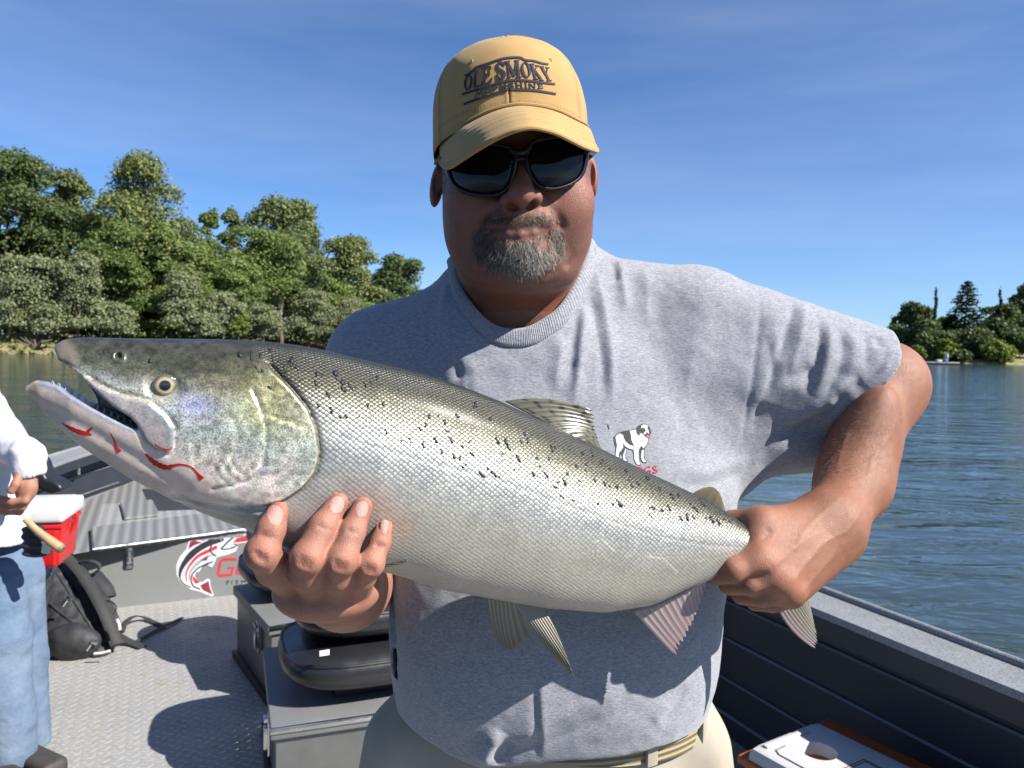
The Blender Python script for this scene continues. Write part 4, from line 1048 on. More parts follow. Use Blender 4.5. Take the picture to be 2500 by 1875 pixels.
for i in range(NB):
    a = 2 * math.pi * i / NB
    for s_, zo in ((1.0, .985), (1.02, .985), (1.02, 1.035), (1.0, 1.035)):
        bb.append((.070 + .203 * s_ * math.cos(a), 1.03 + .156 * s_ * math.sin(a), zo - .008 - .018 * math.cos(a) + .010 * math.sin(a)))
Fc = [[i * 4 + j, ((i + 1) % NB) * 4 + j, ((i + 1) % NB) * 4 + (j + 1) % 4, i * 4 + (j + 1) % 4] for i in range(NB) for j in range(4)]
belt = link('belt', npmesh('belt', bb, Fc, False), M_WEB, man)
for a in (-.55, -1.05, -2.2, .6):
    bx_, by_ = .070 + .2105 * math.cos(a), 1.03 + .1615 * math.sin(a)
    MB().box((.006, .016, .066), T(bx_, by_, 1.0 - .018 * math.cos(a)) @ RZ(a), .002).build('belt_loop', M_KHAKI, tro)
M_SHOE = worn('shoe_leather', (.10, .08, .06), .2, 20, .7)
for a, b, c_ in LEGS:
    mb = MB(); mb.box((.10, .27, .075), T(c_[0], c_[1] - .05, .046), .03, 3); mb.box((.108, .285, .022), T(c_[0], c_[1] - .05, .012), .006); mb.build('shoe', M_SHOE, man)
print('cap..'); _t0 = _t.time()
# ---- cap -----------------------------------------------------------------------------------------
t = NT('tan_twill'); vv = t.coord(); tw = t.coord('Object', (1, 1, 1), (0.2, .75, 0.3))
wv = t.node('ShaderNodeTexWave'); wv.inputs['Scale'].default_value = 420; wv.inputs['Distortion'].default_value = .6; t.l.new(tw, wv.inputs['Vector'])
n1 = t.noise(vv, 30, 4, .6); a_ = t.attr('col')
colr = t.mix(t.rng(n1, .35, .7, 0, .35), (.36, .228, .086), (.45, .305, .140)); colr = t.mix(t.math('MULTIPLY', wv.outputs[0], .35), colr, (.24, .145, .048))
colr = t.mix(1.0, colr, a_, 'MULTIPLY')
t.set(Base_Color=colr, Roughness=.92, Specular_IOR_Level=.2, Sheen_Weight=.15, Normal=t.bump(t.math('ADD', wv.outputs[0], t.math('MULTIPLY', n1, .8)), .35, .0006)); M_TWILL = t.m
CB = P(1247, 350, 1.0); rho = math.radians(4.5)
cx_ = np.array([math.cos(rho), 0, math.sin(rho)]); cy_ = np.array([0, -1.0, 0.0]); pt_ = math.radians(-4)
cz_ = np.cross(cx_, cy_) * -1; cz_ = cz_ if cz_[2] > 0 else -cz_
cy_ = math.cos(pt_) * cy_ + math.sin(pt_) * cz_ * -1; cz_ = np.cross(cx_, -cy_); cz_ = cz_ if cz_[2] > 0 else -cz_
CA, CBK, CH = .0985, .116, .1135
def crown_pt(phi, s):
    """phi 0 = his left side (picture right), 90 deg = front; s 0 rim .. 1 top"""
    n = 3.1; Zf = np.sin(s * math.pi / 2) ** (.95); Rf = np.maximum(0, 1 - Zf ** n) ** (1 / n)
    dz = np.where(np.sin(phi) > 0, .004, -.012) * np.abs(np.sin(phi)) * (1 - Zf)
    fr = np.clip(np.sin(phi), 0, 1)
    x = CA * np.cos(phi) * Rf; y = CBK * np.sin(phi) * Rf * (1 + .05 * fr * Zf * (1 - Zf)); z = CH * Zf + dz
    return x, y, z
NP_, NS = 420, 110
ph, ss = np.meshgrid(np.linspace(0, 2 * math.pi, NP_, endpoint=False), np.linspace(0, 1, NS), indexing='ij')
x, y, z = crown_pt(ph.ravel(), ss.ravel())
z = z - .016 * sstep(.06, 0, ss.ravel()); Vc = CB + x[:, None] * cx_ + y[:, None] * cy_ + z[:, None] * cz_
cn = Vc - (CB + cz_ * .03); cn /= np.linalg.norm(cn, axis=1, keepdims=True)
phd = np.degrees(ph.ravel()); sc = ss.ravel(); col = np.ones((len(Vc), 3))
rad = np.hypot(x, y)
for k, sa in enumerate((90, 31, 149, 211, 270, 329)):
    da = (phd - sa + 180) % 360 - 180; arc = np.radians(da) * rad
    lm_ = np.where((sa == 90) & (sc > .10) & (sc < .62), .0, 1.0); Vc += cn * (lm_ * (-.0011 * np.exp(-(arc / .0010) ** 2) + .0006 * np.exp(-((np.abs(arc) - .0035) / .0022) ** 2)))[:, None]
    st_ = (np.abs(np.abs(arc) - .0050) < .0006) & ((sc * 60 % 1) < .62)
    win = (sa == 90) & (sc > .10) & (sc < .62); col[st_ & ~win] *= .62; col[(np.abs(arc) < .0007) & ~win] *= .6
st_ = (np.abs(sc - .035) < .006) & ((phd * 1.6 % 1) < .6); col[st_] *= .66
Vc += cn * (.0011 * vnoise(Vc, 28, 12, 2) + .0012 * np.exp(-((sc - .02) / .02) ** 2))[:, None]
nv = vnoise(Vc, 60, 13, 3); col *= (1 + .10 * nv)[:, None]
col *= np.where(sc < .022, .88, 1)[:, None]
Fc = np.array([[i * NS + j, ((i + 1) % NP_) * NS + j, ((i + 1) % NP_) * NS + j + 1, i * NS + j + 1] for i in range(NP_) for j in range(NS - 1)])
cap = empty('cap', tuple(CB), 'tan baseball cap with navy lettering on the head of the man with the fish', 'cap')
crown_ob = link('crown', npmesh('crown', Vc, Fc, True, np.clip(col, 0, 1)), M_TWILL, cap)
crown_bvh = BVHTree.FromPolygons([tuple(q) for q in Vc], [tuple(q) for q in Fc])
# inside lining so the cap has a thickness
xi, yi, zi = crown_pt(ph.ravel(), ss.ravel() * .999); Vi = CB + (xi * .975)[:, None] * cx_ + (yi * .975)[:, None] * cy_ + (zi * .97 - .001)[:, None] * cz_
link('lining', npmesh('lining', Vi, Fc[:, ::-1]), worn('cap_lining', (.20, .13, .06), .1, 20, .95), cap)
# brim
OUT = [(1073, 380, .985), (1077, 398, .945), (1096, 406, .895), (1130, 385, .848), (1169, 360, .822), (1205, 339, .806), (1241, 322, .797), (1270, 313, .794), (1299, 309, .795), (1330, 314, .801), (1361, 324, .812), (1392, 339, .830), (1419, 353, .857), (1445, 363, .900), (1458, 366, .940), (1452, 352, .985)]
INN = [(1072, 362, .992), (1076, 352, .966), (1098, 333, .932), (1125, 312, .909), (1152, 297, .896), (1180, 283, .888), (1210, 271, .8835), (1240, 263, .881), (1270, 260, .880), (1302, 262, .882), (1335, 267, .886), (1366, 276, .894), (1392, 288, .906), (1412, 298, .926), (1430, 308, .958), (1438, 322, .992)]
NBU, NBV = 160, 44
bo = spline([P(*q) for q in OUT], NBU); bi = spline([P(*q) for q in INN], NBU)
top = np.zeros((NBU, NBV, 3)); colb = np.ones((NBU, NBV, 3))
for j in range(NBV):
    s_ = j / (NBV - 1); q = bi + (bo - bi) * s_; q = q + cz_ * (.0085 * math.sin(math.pi * s_) )
    ring_ = math.exp(-(((s_ * 9.0) % 1 - .5) / .16) ** 2) if .16 < s_ < .93 else 0
    q = q + cz_ * (-.00055 * ring_)
    if s_ > .945: q = q + cz_ * .0007
    top[:, j] = q
    colb[:, j] *= 1 - .16 * ring_ * ((np.arange(NBU) * 1.3 % 1) < .62)[:, None]
th = np.full((NBU, NBV, 1), .0030); bot = top - cz_ * th
col_t = colb.reshape(-1, 3); VB = np.vstack([top.reshape(-1, 3), bot.reshape(-1, 3)]); N1 = NBU * NBV
Fb = []
for i in range(NBU - 1):
    for j in range(NBV - 1):
        a = i * NBV + j; Fb.append((a, a + 1, a + NBV + 1, a + NBV)); Fb.append((a + N1, a + NBV + N1, a + NBV + 1 + N1, a + 1 + N1))
for i in range(NBU - 1):
    a = i * NBV + NBV - 1; Fb.append((a, a + N1, a + NBV + N1, a + NBV)); a = i * NBV; Fb.append((a, a + NBV, a + NBV + N1, a + N1))
for j in range(NBV - 1):
    a = j; Fb.append((a, a + N1, a + 1 + N1, a + 1)); a = (NBU - 1) * NBV + j; Fb.append((a, a + 1, a + 1 + N1, a + N1))
link('brim', npmesh('brim', VB, np.array(Fb), True, np.vstack([col_t, np.full((N1, 3), .8)])), M_TWILL, cap)
# binding at the brim's edge and the seam roll
MB().tube([tuple(q - cz_ * .0015) for q in bo], .0024, 8).build('brim_edge', M_TWILL, cap)
MB().tube([tuple(q + cz_ * .0022 + cy_ * .001) for q in bi[6:-6]], .0022, 8).build('seam_roll', M_TWILL, cap)
for o_ in list(cap.children):
    if o_.name.startswith(('brim_edge', 'seam_roll')):
        a = o_.data.color_attributes.new('col', 'FLOAT_COLOR', 'POINT'); a.data.foreach_set('color', np.full(len(o_.data.vertices) * 4, .93, np.float32))
# eyelet
for (px, py) in ((1151, 150), (1345, 146)):
    h, n = ray_hit(crown_bvh, px, py)
    if h: 
        mb = MB(); zq = n.to_track_quat('Z', 'Y').to_matrix().to_4x4()
        ring = [(0.0018 + .0009 * math.cos(a), .0009 * math.sin(a)) for a in np.linspace(0, 2 * math.pi, 8)]
        mb.lathe(ring, Matrix.Translation(h) @ zq, 16); mb.build('eyelet', worn('eyelet_thread', (.33, .20, .08), .1, 50, .9), cap)
# embroidery: every letter its own piece of thread
M_NAVY = worn('navy_thread', (.011, .008, .030), .3, 900, .75, bump=.8, bscale=2600, bdist=.0006)
zc = lambda L_: Z(L_, 1120, 110, 7.9)
def letter(polys, name='letter', off=.0014): return decal_poly(crown_bvh, name, zc(polys), M_NAVY, cap, off, .9, 2.5)
letter([stroke(spline([(110, 580), (190, 560), (330, 430), (500, 370), (700, 300), (900, 245), (1100, 232), (1200, 240), (1290, 285), (1450, 300), (1600, 345), (1730, 368)], 40), 36)], 'embroidered_line')
letter([stroke(spline([(60, 950), (300, 870), (600, 775), (850, 700), (1050, 668), (1300, 675), (1550, 710), (1860, 750)], 40), 36)], 'embroidered_line')
letter([stroke(spline([(95, 1140), (300, 1060), (600, 960), (850, 880), (1050, 848), (1300, 855), (1550, 880), (1880, 940)], 40), 38)], 'embroidered_line')
S_ = lambda a, b, w: stroke([a, b], w)
letter(ringpoly(180, 722, 78, 150, 42, 22, 10))
letter([S_((322, 505), (305, 805), 45), S_((275, 512), (362, 492), 19), S_((290, 812), (445, 762), 21), S_((438, 775), (458, 690), 21)])
letter([S_((490, 440), (498, 735), 48), S_((438, 440), (615, 402), 22), S_((612, 400), (622, 462), 21), S_((500, 575), (592, 545), 19), S_((590, 500), (594, 588), 17), S_((468, 752), (632, 700), 22), S_((624, 712), (640, 630), 22)])
letter([stroke(spline([(872, 390), (835, 338), (775, 345), (748, 400), (772, 455), (845, 500), (886, 560), (868, 620), (812, 642), (768, 612), (748, 560)], 30), [22, 30, 36, 40, 46, 52, 52, 52, 52, 52, 52, 52, 52, 52, 54, 56, 58, 58, 56, 54, 52, 48, 44, 42, 38, 34, 30, 26, 24, 22]), S_((884, 312), (886, 400), 17), S_((748, 542), (766, 672), 17)])
letter([S_((942, 322), (976, 612), 24), S_((938, 318), (1086, 595), 50), S_((1084, 592), (1108, 310), 21), S_((1126, 298), (1166, 606), 50), S_((900, 320), (992, 302), 19), S_((1080, 298), (1172, 290), 19), S_((940, 620), (1012, 610), 19), S_((1108, 614), (1216, 610), 19)])
letter(ringpoly(1302, 472, 92, 155, 48, 24, -12))
letter([S_((1412, 362), (1480, 640), 41), S_((1368, 366), (1462, 362), 19), S_((1444, 645), (1540, 652), 19), S_((1522, 392), (1448, 505), 22), S_((1478, 388), (1560, 402), 17), S_((1466, 480), (1602, 665), 38), S_((1556, 662), (1645, 682), 19)])
letter([S_((1600, 420), (1692, 575), 41), S_((1714, 438), (1690, 572), 22), S_((1690, 565), (1742, 675), 38), S_((1568, 410), (1650, 416), 17), S_((1674, 432), (1752, 436), 17), S_((1700, 682), (1796, 682), 19)])
letter([S_((352, 890), (322, 1000), 10), S_((345, 885), (402, 965), 18), S_((400, 962), (432, 862), 8), S_((430, 862), (470, 950), 18), S_((298, 1004), (350, 986), 8), S_((446, 958), (494, 944), 8)], off=.0011)
letter(ringpoly(546, 880, 58, 48, 18, 10, -14), off=.0011); letter(ringpoly(692, 815, 60, 45, 18, 10, -12), off=.0011)
letter([S_((815, 770), (828, 852), 10), S_((800, 766), (915, 832), 18), S_((904, 742), (918, 832), 10), S_((880, 748), (932, 738), 8), S_((806, 858), (852, 846), 8)], off=.0011)
letter([stroke(spline([(1058, 748), (1010, 720), (965, 740), (975, 770), (1040, 785), (1060, 808), (1020, 828), (960, 805)], 20), 17)], off=.0011)
letter([S_((1116, 715), (1128, 818), 18), S_((1212, 712), (1218, 818), 18), S_((1120, 768), (1214, 766), 10), S_((1092, 718), (1142, 712), 8), S_((1188, 712), (1238, 712), 8), S_((1102, 820), (1150, 818), 8), S_((1194, 820), (1240, 820), 8)], off=.0011)
letter([S_((1298, 722), (1302, 818), 19), S_((1272, 720), (1324, 720), 8), S_((1278, 820), (1328, 820), 8)], off=.0011)
letter([S_((1364, 732), (1372, 824), 10), S_((1356, 730), (1474, 828), 18), S_((1466, 738), (1478, 828), 10), S_((1446, 738), (1494, 742), 8), S_((1350, 824), (1396, 826), 8)], off=.0011)
letter([S_((1548, 748), (1556, 834), 18), S_((1518, 750), (1612, 758), 10), S_((1552, 792), (1598, 794), 8), S_((1525, 834), (1628, 830), 10), S_((1608, 752), (1612, 782), 8), S_((1624, 836), (1624, 800), 8)], off=.0011)
print('cap', _t.time() - _t0)
# ---- sunglasses
M_FRAME = NT('black_frame').set(Base_Color=(.006, .007, .009), Roughness=.28, Specular_IOR_Level=.35).m
M_LENS = NT('dark_lens').set(Base_Color=(.003, .004, .006), Roughness=.03, Specular_IOR_Level=.22).m
GX = P(1274, 400, .88)[0]; GT = math.tan(math.radians(4))
def wrap_pt(px, py, off=0.0):
    d = ray(px, py); y = .88
    for _ in range(12):
        x = d[0] * y / d[1]; y = .8805 + (x - GX) ** 2 / (2 * .105) + .10 * abs(x - GX) ** 3 / .01 * .08 + off
    return CAM + d * (y / d[1])
LENS_L = [(1099, 368), (1094, 404), (1099, 432), (1114, 455), (1142, 469), (1180, 475), (1216, 471), (1240, 455), (1251, 424), (1256, 390), (1252, 364), (1200, 352), (1140, 354)]
LENS_R = [(1286, 378), (1290, 405), (1299, 430), (1315, 450), (1342, 459), (1370, 456), (1398, 445), (1418, 428), (1428, 402), (1431, 374), (1426, 348), (1395, 336), (1345, 338), (1300, 350)]
def grid_fill(name, outline, mat, parent, off, dome=0.0, thick=.002, hole=None):
    bm = bmesh.new(); loops = [spline(outline + outline[:1], 72)[:-1]] + ([spline(hole + hole[:1], 72)[:-1]] if hole else [])
    c0 = np.mean(outline, 0); R0 = max(np.hypot(*(np.array(outline) - c0).T))
    if hole is None:
        rings = []
        for k in range(9):
            s_ = 1 - k / 9; rings.append([bm.verts.new(tuple(wrap_pt(*(c0 + (q - c0) * s_), off - dome * (1 - s_ ** 2)))) for q in loops[0]])
        ce = bm.verts.new(tuple(wrap_pt(*c0, off - dome)))
        for A, B in zip(rings, rings[1:]):
            for k in range(len(A)): bm.faces.new((A[k], A[(k + 1) % len(A)], B[(k + 1) % len(A)], B[k]))
        for k in range(len(rings[-1])): bm.faces.new((rings[-1][k], rings[-1][(k + 1) % len(rings[-1])], ce))
        edge = rings[0]
    else:
        prof_ = [(0, .0010), (.15, -.0014), (.5, -.0022), (.85, -.0014), (1, .0010)]
        rings = [[bm.verts.new(tuple(wrap_pt(*(a + (b - a) * s_), off + o_))) for a, b in zip(*loops)] for s_, o_ in prof_]
        for A, B in zip(rings, rings[1:] + rings[:1]):
            for k in range(len(A)): bm.faces.new((A[k], A[(k + 1) % len(A)], B[(k + 1) % len(A)], B[k]))
    if hole is None:
        r_ = bmesh.ops.extrude_face_region(bm, geom=bm.faces[:])
        for v_ in [q for q in r_['geom'] if isinstance(q, bmesh.types.BMVert)]: v_.co.y += thick
    bmesh.ops.recalc_face_normals(bm, faces=bm.faces[:])
    me = bpy.data.meshes.new(name); bm.to_mesh(me); bm.free(); me.polygons.foreach_set('use_smooth', np.ones(len(me.polygons), bool))
    return link(name, me, mat, parent)
sg_ = empty('sunglasses', tuple(P(1270, 410, .885)), 'black wraparound sunglasses with dark lenses under the brim of the tan cap', 'sunglasses')
def expand(poly, k, ox=0, oy=0):
    c0 = np.mean(poly, 0); return [tuple(c0 + (np.array(q) - c0) * k + np.array([ox, oy])) for q in poly]
for L_ in (LENS_L, LENS_R):
    grid_fill('lens', expand(L_, .97), M_LENS, sg_, .0002, .0030)
    grid_fill('rim', expand(L_, 1.10), M_FRAME, sg_, -.0002, hole=expand(L_, .95))
MB().tube([tuple(wrap_pt(*q, .001)) for q in ((1246, 362), (1258, 372), (1270, 374), (1282, 370), (1294, 358))], [.0038, .0042, .0042, .0042, .0038], 10).tube([tuple(wrap_pt(*q, .001)) for q in ((1248, 395), (1256, 392), (1270, 388), (1284, 388), (1290, 392))], .0022, 8).build('bridge', M_FRAME, sg_)
M_TEMPLE = NT('grey_temple').set(Base_Color=(.10, .105, .11), Roughness=.25, Specular_IOR_Level=.6).m
MB().tube([tuple(wrap_pt(1104, 384, .001)), tuple(P(1088, 386, .945)), tuple(P(1074, 390, .975)), tuple(P(1066, 400, 1.01))], [.0050, .0060, .0055, .004], 10, flat=.5).build('temple', M_FRAME, sg_)
MB().tube([tuple(wrap_pt(1424, 372, .001)), tuple(P(1436, 372, .94)), tuple(P(1444, 374, .975)), tuple(P(1446, 378, 1.01))], [.0050, .0058, .0055, .004], 10, flat=.5).build('temple', M_FRAME, sg_)

print('glasses', _t.time() - _t0)
# ---- goatee: single hairs rooted in the skin
skin_bvh = BVHTree.FromPolygons([tuple(q) for q in SKIN_V], [tuple(q) for q in SKIN_F])
zf = lambda L_: Z([np.array(L_, float)], 1000, 60, 2.0745)[0]
GOAT = zf([(335, 1010), (400, 950), (470, 935), (560, 962), (640, 945), (710, 935), (765, 990), (790, 1080), (785, 1160), (740, 1220), (650, 1272), (560, 1285), (430, 1255), (335, 1205), (315, 1130), (325, 1060)])
BARE = zf([(392, 1042), (470, 1014), (560, 1018), (650, 1006), (715, 1014), (704, 1050), (640, 1075), (560, 1088), (480, 1085), (425, 1066)])
SIDE = [zf([(430, 1075), (500, 1095), (490, 1150), (440, 1150)]), zf([(640, 1085), (700, 1066), (705, 1130), (660, 1140)])]
def hairs(name, n, region, bare, mat_cols, lenf, parent, dirf, r0=.00022, seed=1, nseg=3):
    r = np.random.default_rng(seed); lo, hi = region.min(0), region.max(0); V_, F_, C_ = [], [], []; made = 0; tries = 0
    q = r.uniform(lo, hi, (n * 3, 2)); sd = poly_sd(q[:, 0], q[:, 1], region); keep = sd < r.uniform(-16, 4, len(q))
    for b in bare: keep &= poly_sd(q[:, 0], q[:, 1], b) > r.uniform(-3, 4, len(q))
    for px, py in q[keep][:n]:
        h, nn_ = ray_hit(skin_bvh, px, py)
        if h is None: continue
        h = np.array(h); nn_ = np.array(nn_); L_ = lenf(px, py, r); d = dirf(px, py, nn_, r); d /= np.linalg.norm(d)
        side = np.cross(d, nn_ + 1e-3 * r.normal(size=3)); side /= np.linalg.norm(side) + 1e-9; up = np.cross(side, d)
        curl = r.normal(0, .28, 2); base = len(V_)
        for k in range(nseg + 1):
            s_ = k / nseg; cen = h - nn_ * .0006 + d * L_ * s_ + (side * curl[0] + nn_ * (-.25 + curl[1])) * L_ * s_ * s_
            w = r0 * (1 - .75 * s_)
            V_ += [cen + side * w, cen - side * .5 * w + up * .87 * w, cen - side * .5 * w - up * .87 * w]
        for k in range(nseg):
            for j in range(3): F_.append((base + k * 3 + j, base + k * 3 + (j + 1) % 3, base + k * 3 + 3 + (j + 1) % 3, base + k * 3 + 3 + j))
        cc_ = mat_cols(px, py, r); C_ += [cc_] * (3 * (nseg + 1))
    return link(name, npmesh(name, np.array(V_), np.array(F_), True, np.array(C_)), M_HAIR, parent)
M_HAIR = NT('hair'); M_HAIR.set(Base_Color=M_HAIR.attr('col'), Roughness=.5, Specular_IOR_Level=.4); M_HAIR = M_HAIR.m
GREY = np.array([.36, .345, .32]); DARK = np.array([.050, .035, .025]); BRN = np.array([.16, .095, .055])
def gcol(px, py, r):
    low = np.clip((py - 560) / 60, 0, 1); edge = np.clip(abs(px - 1265) / 110, 0, 1)
    pg = (.12 if py < 548 else .20) + .62 * low * np.clip(1.25 - edge, .15, 1)
    return GREY * r.uniform(.6, 1.05) if r.uniform() < pg else (BRN if r.uniform() < .45 else DARK) * r.uniform(.7, 1.4)
def gdir(px, py, n, r):
    s_ = (px - 1268) / 110
    return np.array([.55 * s_ if py < 560 else .25 * s_, -.15, -1.0]) + n * .42 + r.normal(0, .20, 3)
beard = hairs('goatee', 7600, GOAT, [BARE] + SIDE, gcol, lambda px, py, r: (.0028 if 540 < py < 556 else .0055 if py < 556 else .0080) * r.uniform(.6, 1.25), man, gdir, .00024, 3)
beard['label'] = 'short grey and brown goatee with moustache'
STUB = np.array([(1085, 520), (1130, 540), (1165, 520), (1150, 600), (1180, 660), (1270, 690), (1350, 670), (1385, 600), (1372, 520), (1420, 520), (1440, 560), (1420, 620), (1370, 690), (1270, 730), (1160, 700), (1105, 620)], float)
hairs('stubble', 2600, STUB, [GOAT], lambda px, py, r: (GREY * .8 if r.uniform() < .35 else BRN * .7) * r.uniform(.7, 1.2), lambda px, py, r: .0022 * r.uniform(.5, 1.3), man, lambda px, py, n, r: np.array([0, -.1, -1.0]) + n * .6 + r.normal(0, .25, 3), .00013, 17, 2)
# short hair over the ears
TEMPL = np.array([(1076, 385), (1094, 395), (1093, 450), (1086, 470), (1078, 445)], float)
TEMPR = np.array([(1428, 385), (1440, 375), (1441, 440), (1434, 470), (1429, 430)], float)
for k, reg in enumerate((TEMPL, TEMPR)):
    hairs('sideburn', 350, reg, [], lambda px, py, r: DARK * r.uniform(.8, 2) if r.uniform() < .7 else GREY * .7, lambda px, py, r: .006 * r.uniform(.5, 1.1), man, lambda px, py, n, r: np.array([0, .2, -1.]) + n * .25 + r.normal(0, .2, 3), .0002, 20 + k)
# fine fair hairs on the forearm
ARMREG = np.array([(2195, 835), (2240, 865), (2265, 930), (2215, 1130), (2135, 1270), (1975, 1225), (2040, 1060), (2130, 950)], float)
ah = hairs('arm_hair', 4600, ARMREG, [], lambda px, py, r: np.array([.33, .19, .105]) * r.uniform(.7, 1.1), lambda px, py, r: .0070 * r.uniform(.5, 1.2), man, lambda px, py, n, r: np.array([-.75, -.1, -.35]) + n * .28 + r.normal(0, .25, 3), .00012, 31)
print('hair', _t.time() - _t0)
# ================================================================== THE FISH
_t0 = _t.time()
def yl(px): return .590 + .250 * (px - 75) / 1755
_A = P(75, 1000, yl(75)); _B = P(1830, 1310, yl(1830))
ES = np.array([_B[0] - _A[0], _B[1] - _A[1], 0]); FL = np.linalg.norm(ES); ES /= FL
EN = np.array([ES[1], -ES[0], 0])                        # towards the camera
FO = np.array([_A[0], _A[1], 0])
def fp(px, py):
    d = ray(px, py); k = ((FO - CAM) @ EN) / (d @ EN); w = CAM + d * k - FO; return np.array([w @ ES, w[2]])
def fps(L_): return np.array([fp(*q) for q in L_])
def fw(s, h, n=0.0): return FO + ES * s + np.array([0, 0, h]) + EN * n
TOPP = fps([(70, 938), (90, 905), (115, 868), (136, 836), (156, 828), (200, 823), (311, 826), (424, 827), (536, 828), (610, 831), (722, 841), (797, 856), (870, 874), (949, 892), (1030, 911), (1130, 944), (1232, 984), (1340, 1036), (1464, 1094), (1582, 1153), (1695, 1206), (1774, 1250), (1822, 1286), (1870, 1305), (1930, 1318)])
BOTP = fps([(70, 955), (80, 972), (106, 1007), (143, 1041), (181, 1077), (218, 1103), (274, 1139), (330, 1174), (386, 1201), (442, 1230), (498, 1253), (554, 1275), (610, 1294), (685, 1335), (760, 1362), (860, 1382), (961, 1399), (1074, 1436), (1198, 1459), (1322, 1481), (1469, 1493), (1582, 1475), (1673, 1433), (1729, 1413), (1800, 1378), (1870, 1385), (1930, 1395)])
sg = np.linspace(TOPP[0, 0] - .004, TOPP[-1, 0], 500)
def smo(a, k=9): q = np.pad(a, k // 2, 'edge'); return np.convolve(q, np.ones(k) / k, 'valid')
ft = smo(np.interp(sg, TOPP[:, 0], TOPP[:, 1])); fb = smo(np.interp(sg, BOTP[:, 0], BOTP[:, 1]))
KX = fps([(70, 1000), (100, 1000), (180, 1000), (300, 1000), (450, 1000), (620, 1000), (900, 1100), (1300, 1200), (1600, 1300), (1780, 1320), (1930, 1350)])[:, 0]
fT = np.interp(sg, KX, [.004, .0105, .020, .027, .036, .045, .052, .050, .036, .022, .012])
S0, S1, H0, H1 = sg[0] - .01, sg[-1] + .005, min(fb) - .01, max(ft) + .01
GS = .0009; gs = np.arange(S0, S1, GS); gh = np.arange(H0, H1, GS)
GX_, GH_ = np.meshgrid(gs, gh, indexing='ij')
def to2(L_): return fps(L_)
MOUTH = to2([(30, 800), (125, 845), (140, 862), (150, 880), (173, 892), (205, 912), (237, 946), (282, 984), (322, 1010), (340, 1026), (346, 1040), (333, 1037), (312, 1030), (274, 1012), (229, 989), (205, 975), (173, 957), (151, 940), (120, 931), (88, 929), (70, 940), (30, 960)])
THRU = to2([(20, 780), (150, 862), (176, 893), (205, 930), (232, 975), (238, 1000), (150, 960), (70, 960), (20, 980)])
MAXI = to2([(160, 884), (207, 908), (256, 938), (300, 958), (340, 966), (371, 974), (409, 1004), (429, 1034), (428, 1079), (416, 1094), (386, 1088), (362, 1068), (350, 1042), (326, 1012), (282, 986), (237, 948), (205, 914)])
GILL = to2([(655, 895), (672, 912), (704, 946), (738, 989), (755, 1034), (763, 1090), (752, 1135), (723, 1172), (685, 1200), (629, 1219), (560, 1224), (480, 1215), (440, 1198)])
OPER = to2([(200, 800), (600, 840), (655, 895), (672, 912), (704, 946), (738, 989), (755, 1034), (763, 1090), (752, 1135), (723, 1172), (685, 1200), (629, 1219), (560, 1224), (480, 1215), (440, 1198), (300, 1100)])
PREO = to2([(612, 945), (630, 985), (642, 1030), (644, 1075), (634, 1120), (600, 1152), (560, 1168), (520, 1178)])
PRE2 = to2([(560, 1000), (575, 1040), (572, 1090), (545, 1130)])
SUBO = to2([(640, 1000), (690, 1015), (735, 1030)])
BRAN = [to2([(430, 1190), (520, 1212), (600, 1226), (660, 1228)]), to2([(420, 1202), (510, 1226), (590, 1242)]), to2([(440, 1222), (520, 1244), (585, 1258)])]
WRIN = [to2([(560, 1105), (572, 1130), (596, 1142)]), to2([(540, 1112), (556, 1142), (580, 1156)]), to2([(522, 1122), (536, 1150), (560, 1168)])]
LATL = to2([(775, 1040), (900, 1078), (1050, 1120), (1180, 1155), (1333, 1211), (1439, 1250), (1560, 1289), (1680, 1314), (1830, 1332)])
JAWL = to2([(96, 985), (150, 1005), (220, 1040), (300, 1085), (380, 1130), (450, 1175)])
mm = poly_sd(GX_, GH_, MOUTH); th_ = poly_sd(GX_, GH_, THRU); mxd = poly_sd(GX_, GH_, MAXI); od = poly_sd(GX_, GH_, OPER)
def gl(L_, w): return np.exp(-(seg_dist(GX_, GH_, L_) / w) ** 2)
gd = seg_dist(GX_, GH_, GILL)
D = .0019 * np.where(od > 0, np.exp(-gd / .010), 0) * sstep(fp(560, 1200)[0], fp(700, 1200)[0], GX_) + .0022 * np.exp(-(np.where(od > 0, gd, gd * 2.5) / .0022) ** 2)
D += .0011 * gl(PREO, .0018) + .0007 * gl(PRE2, .0022) + .0008 * gl(SUBO, .002) + .0003 * gl(LATL, .0011)
for L_ in BRAN: D += .0011 * gl(L_, .0020)
for L_ in WRIN: D += .0006 * gl(L_, .0014)
D += .0012 * gl(JAWL, .005)
D += -.0022 * sstep(.0008, -.0012, mxd) + .0014 * np.exp(-((mxd - .0008) / .0016) ** 2)
EYE = fp(403, 941); ed = np.hypot(GX_ - EYE[0], GH_ - EYE[1]); D += .0022 * np.exp(-((ed - .0098) / .0032) ** 2) + .002 * sstep(.0095, .006, ed)
NOS = fp(296, 869); nd = np.hypot((GX_ - NOS[0]) / .8, GH_ - NOS[1]); D += .003 * np.exp(-(nd / .0022) ** 2) - .0010 * np.exp(-((nd - .0042) / .0016) ** 2)
def bil(G, s, h):
    a = np.clip((s - S0) / GS, 0, G.shape[0] - 1.001); b = np.clip((h - H0) / GS, 0, G.shape[1] - 1.001); i = a.astype(int); j = b.astype(int); a = a - i; b = b - j
    return G[i, j] * (1 - a) * (1 - b) + G[i + 1, j] * a * (1 - b) + G[i, j + 1] * (1 - a) * b + G[i + 1, j + 1] * a * b
def fsec(s):
    t_, b_, T_ = np.interp(s, sg, ft), np.interp(s, sg, fb), np.interp(s, sg, fT); return (t_ + b_) / 2, (t_ - b_) / 2, T_
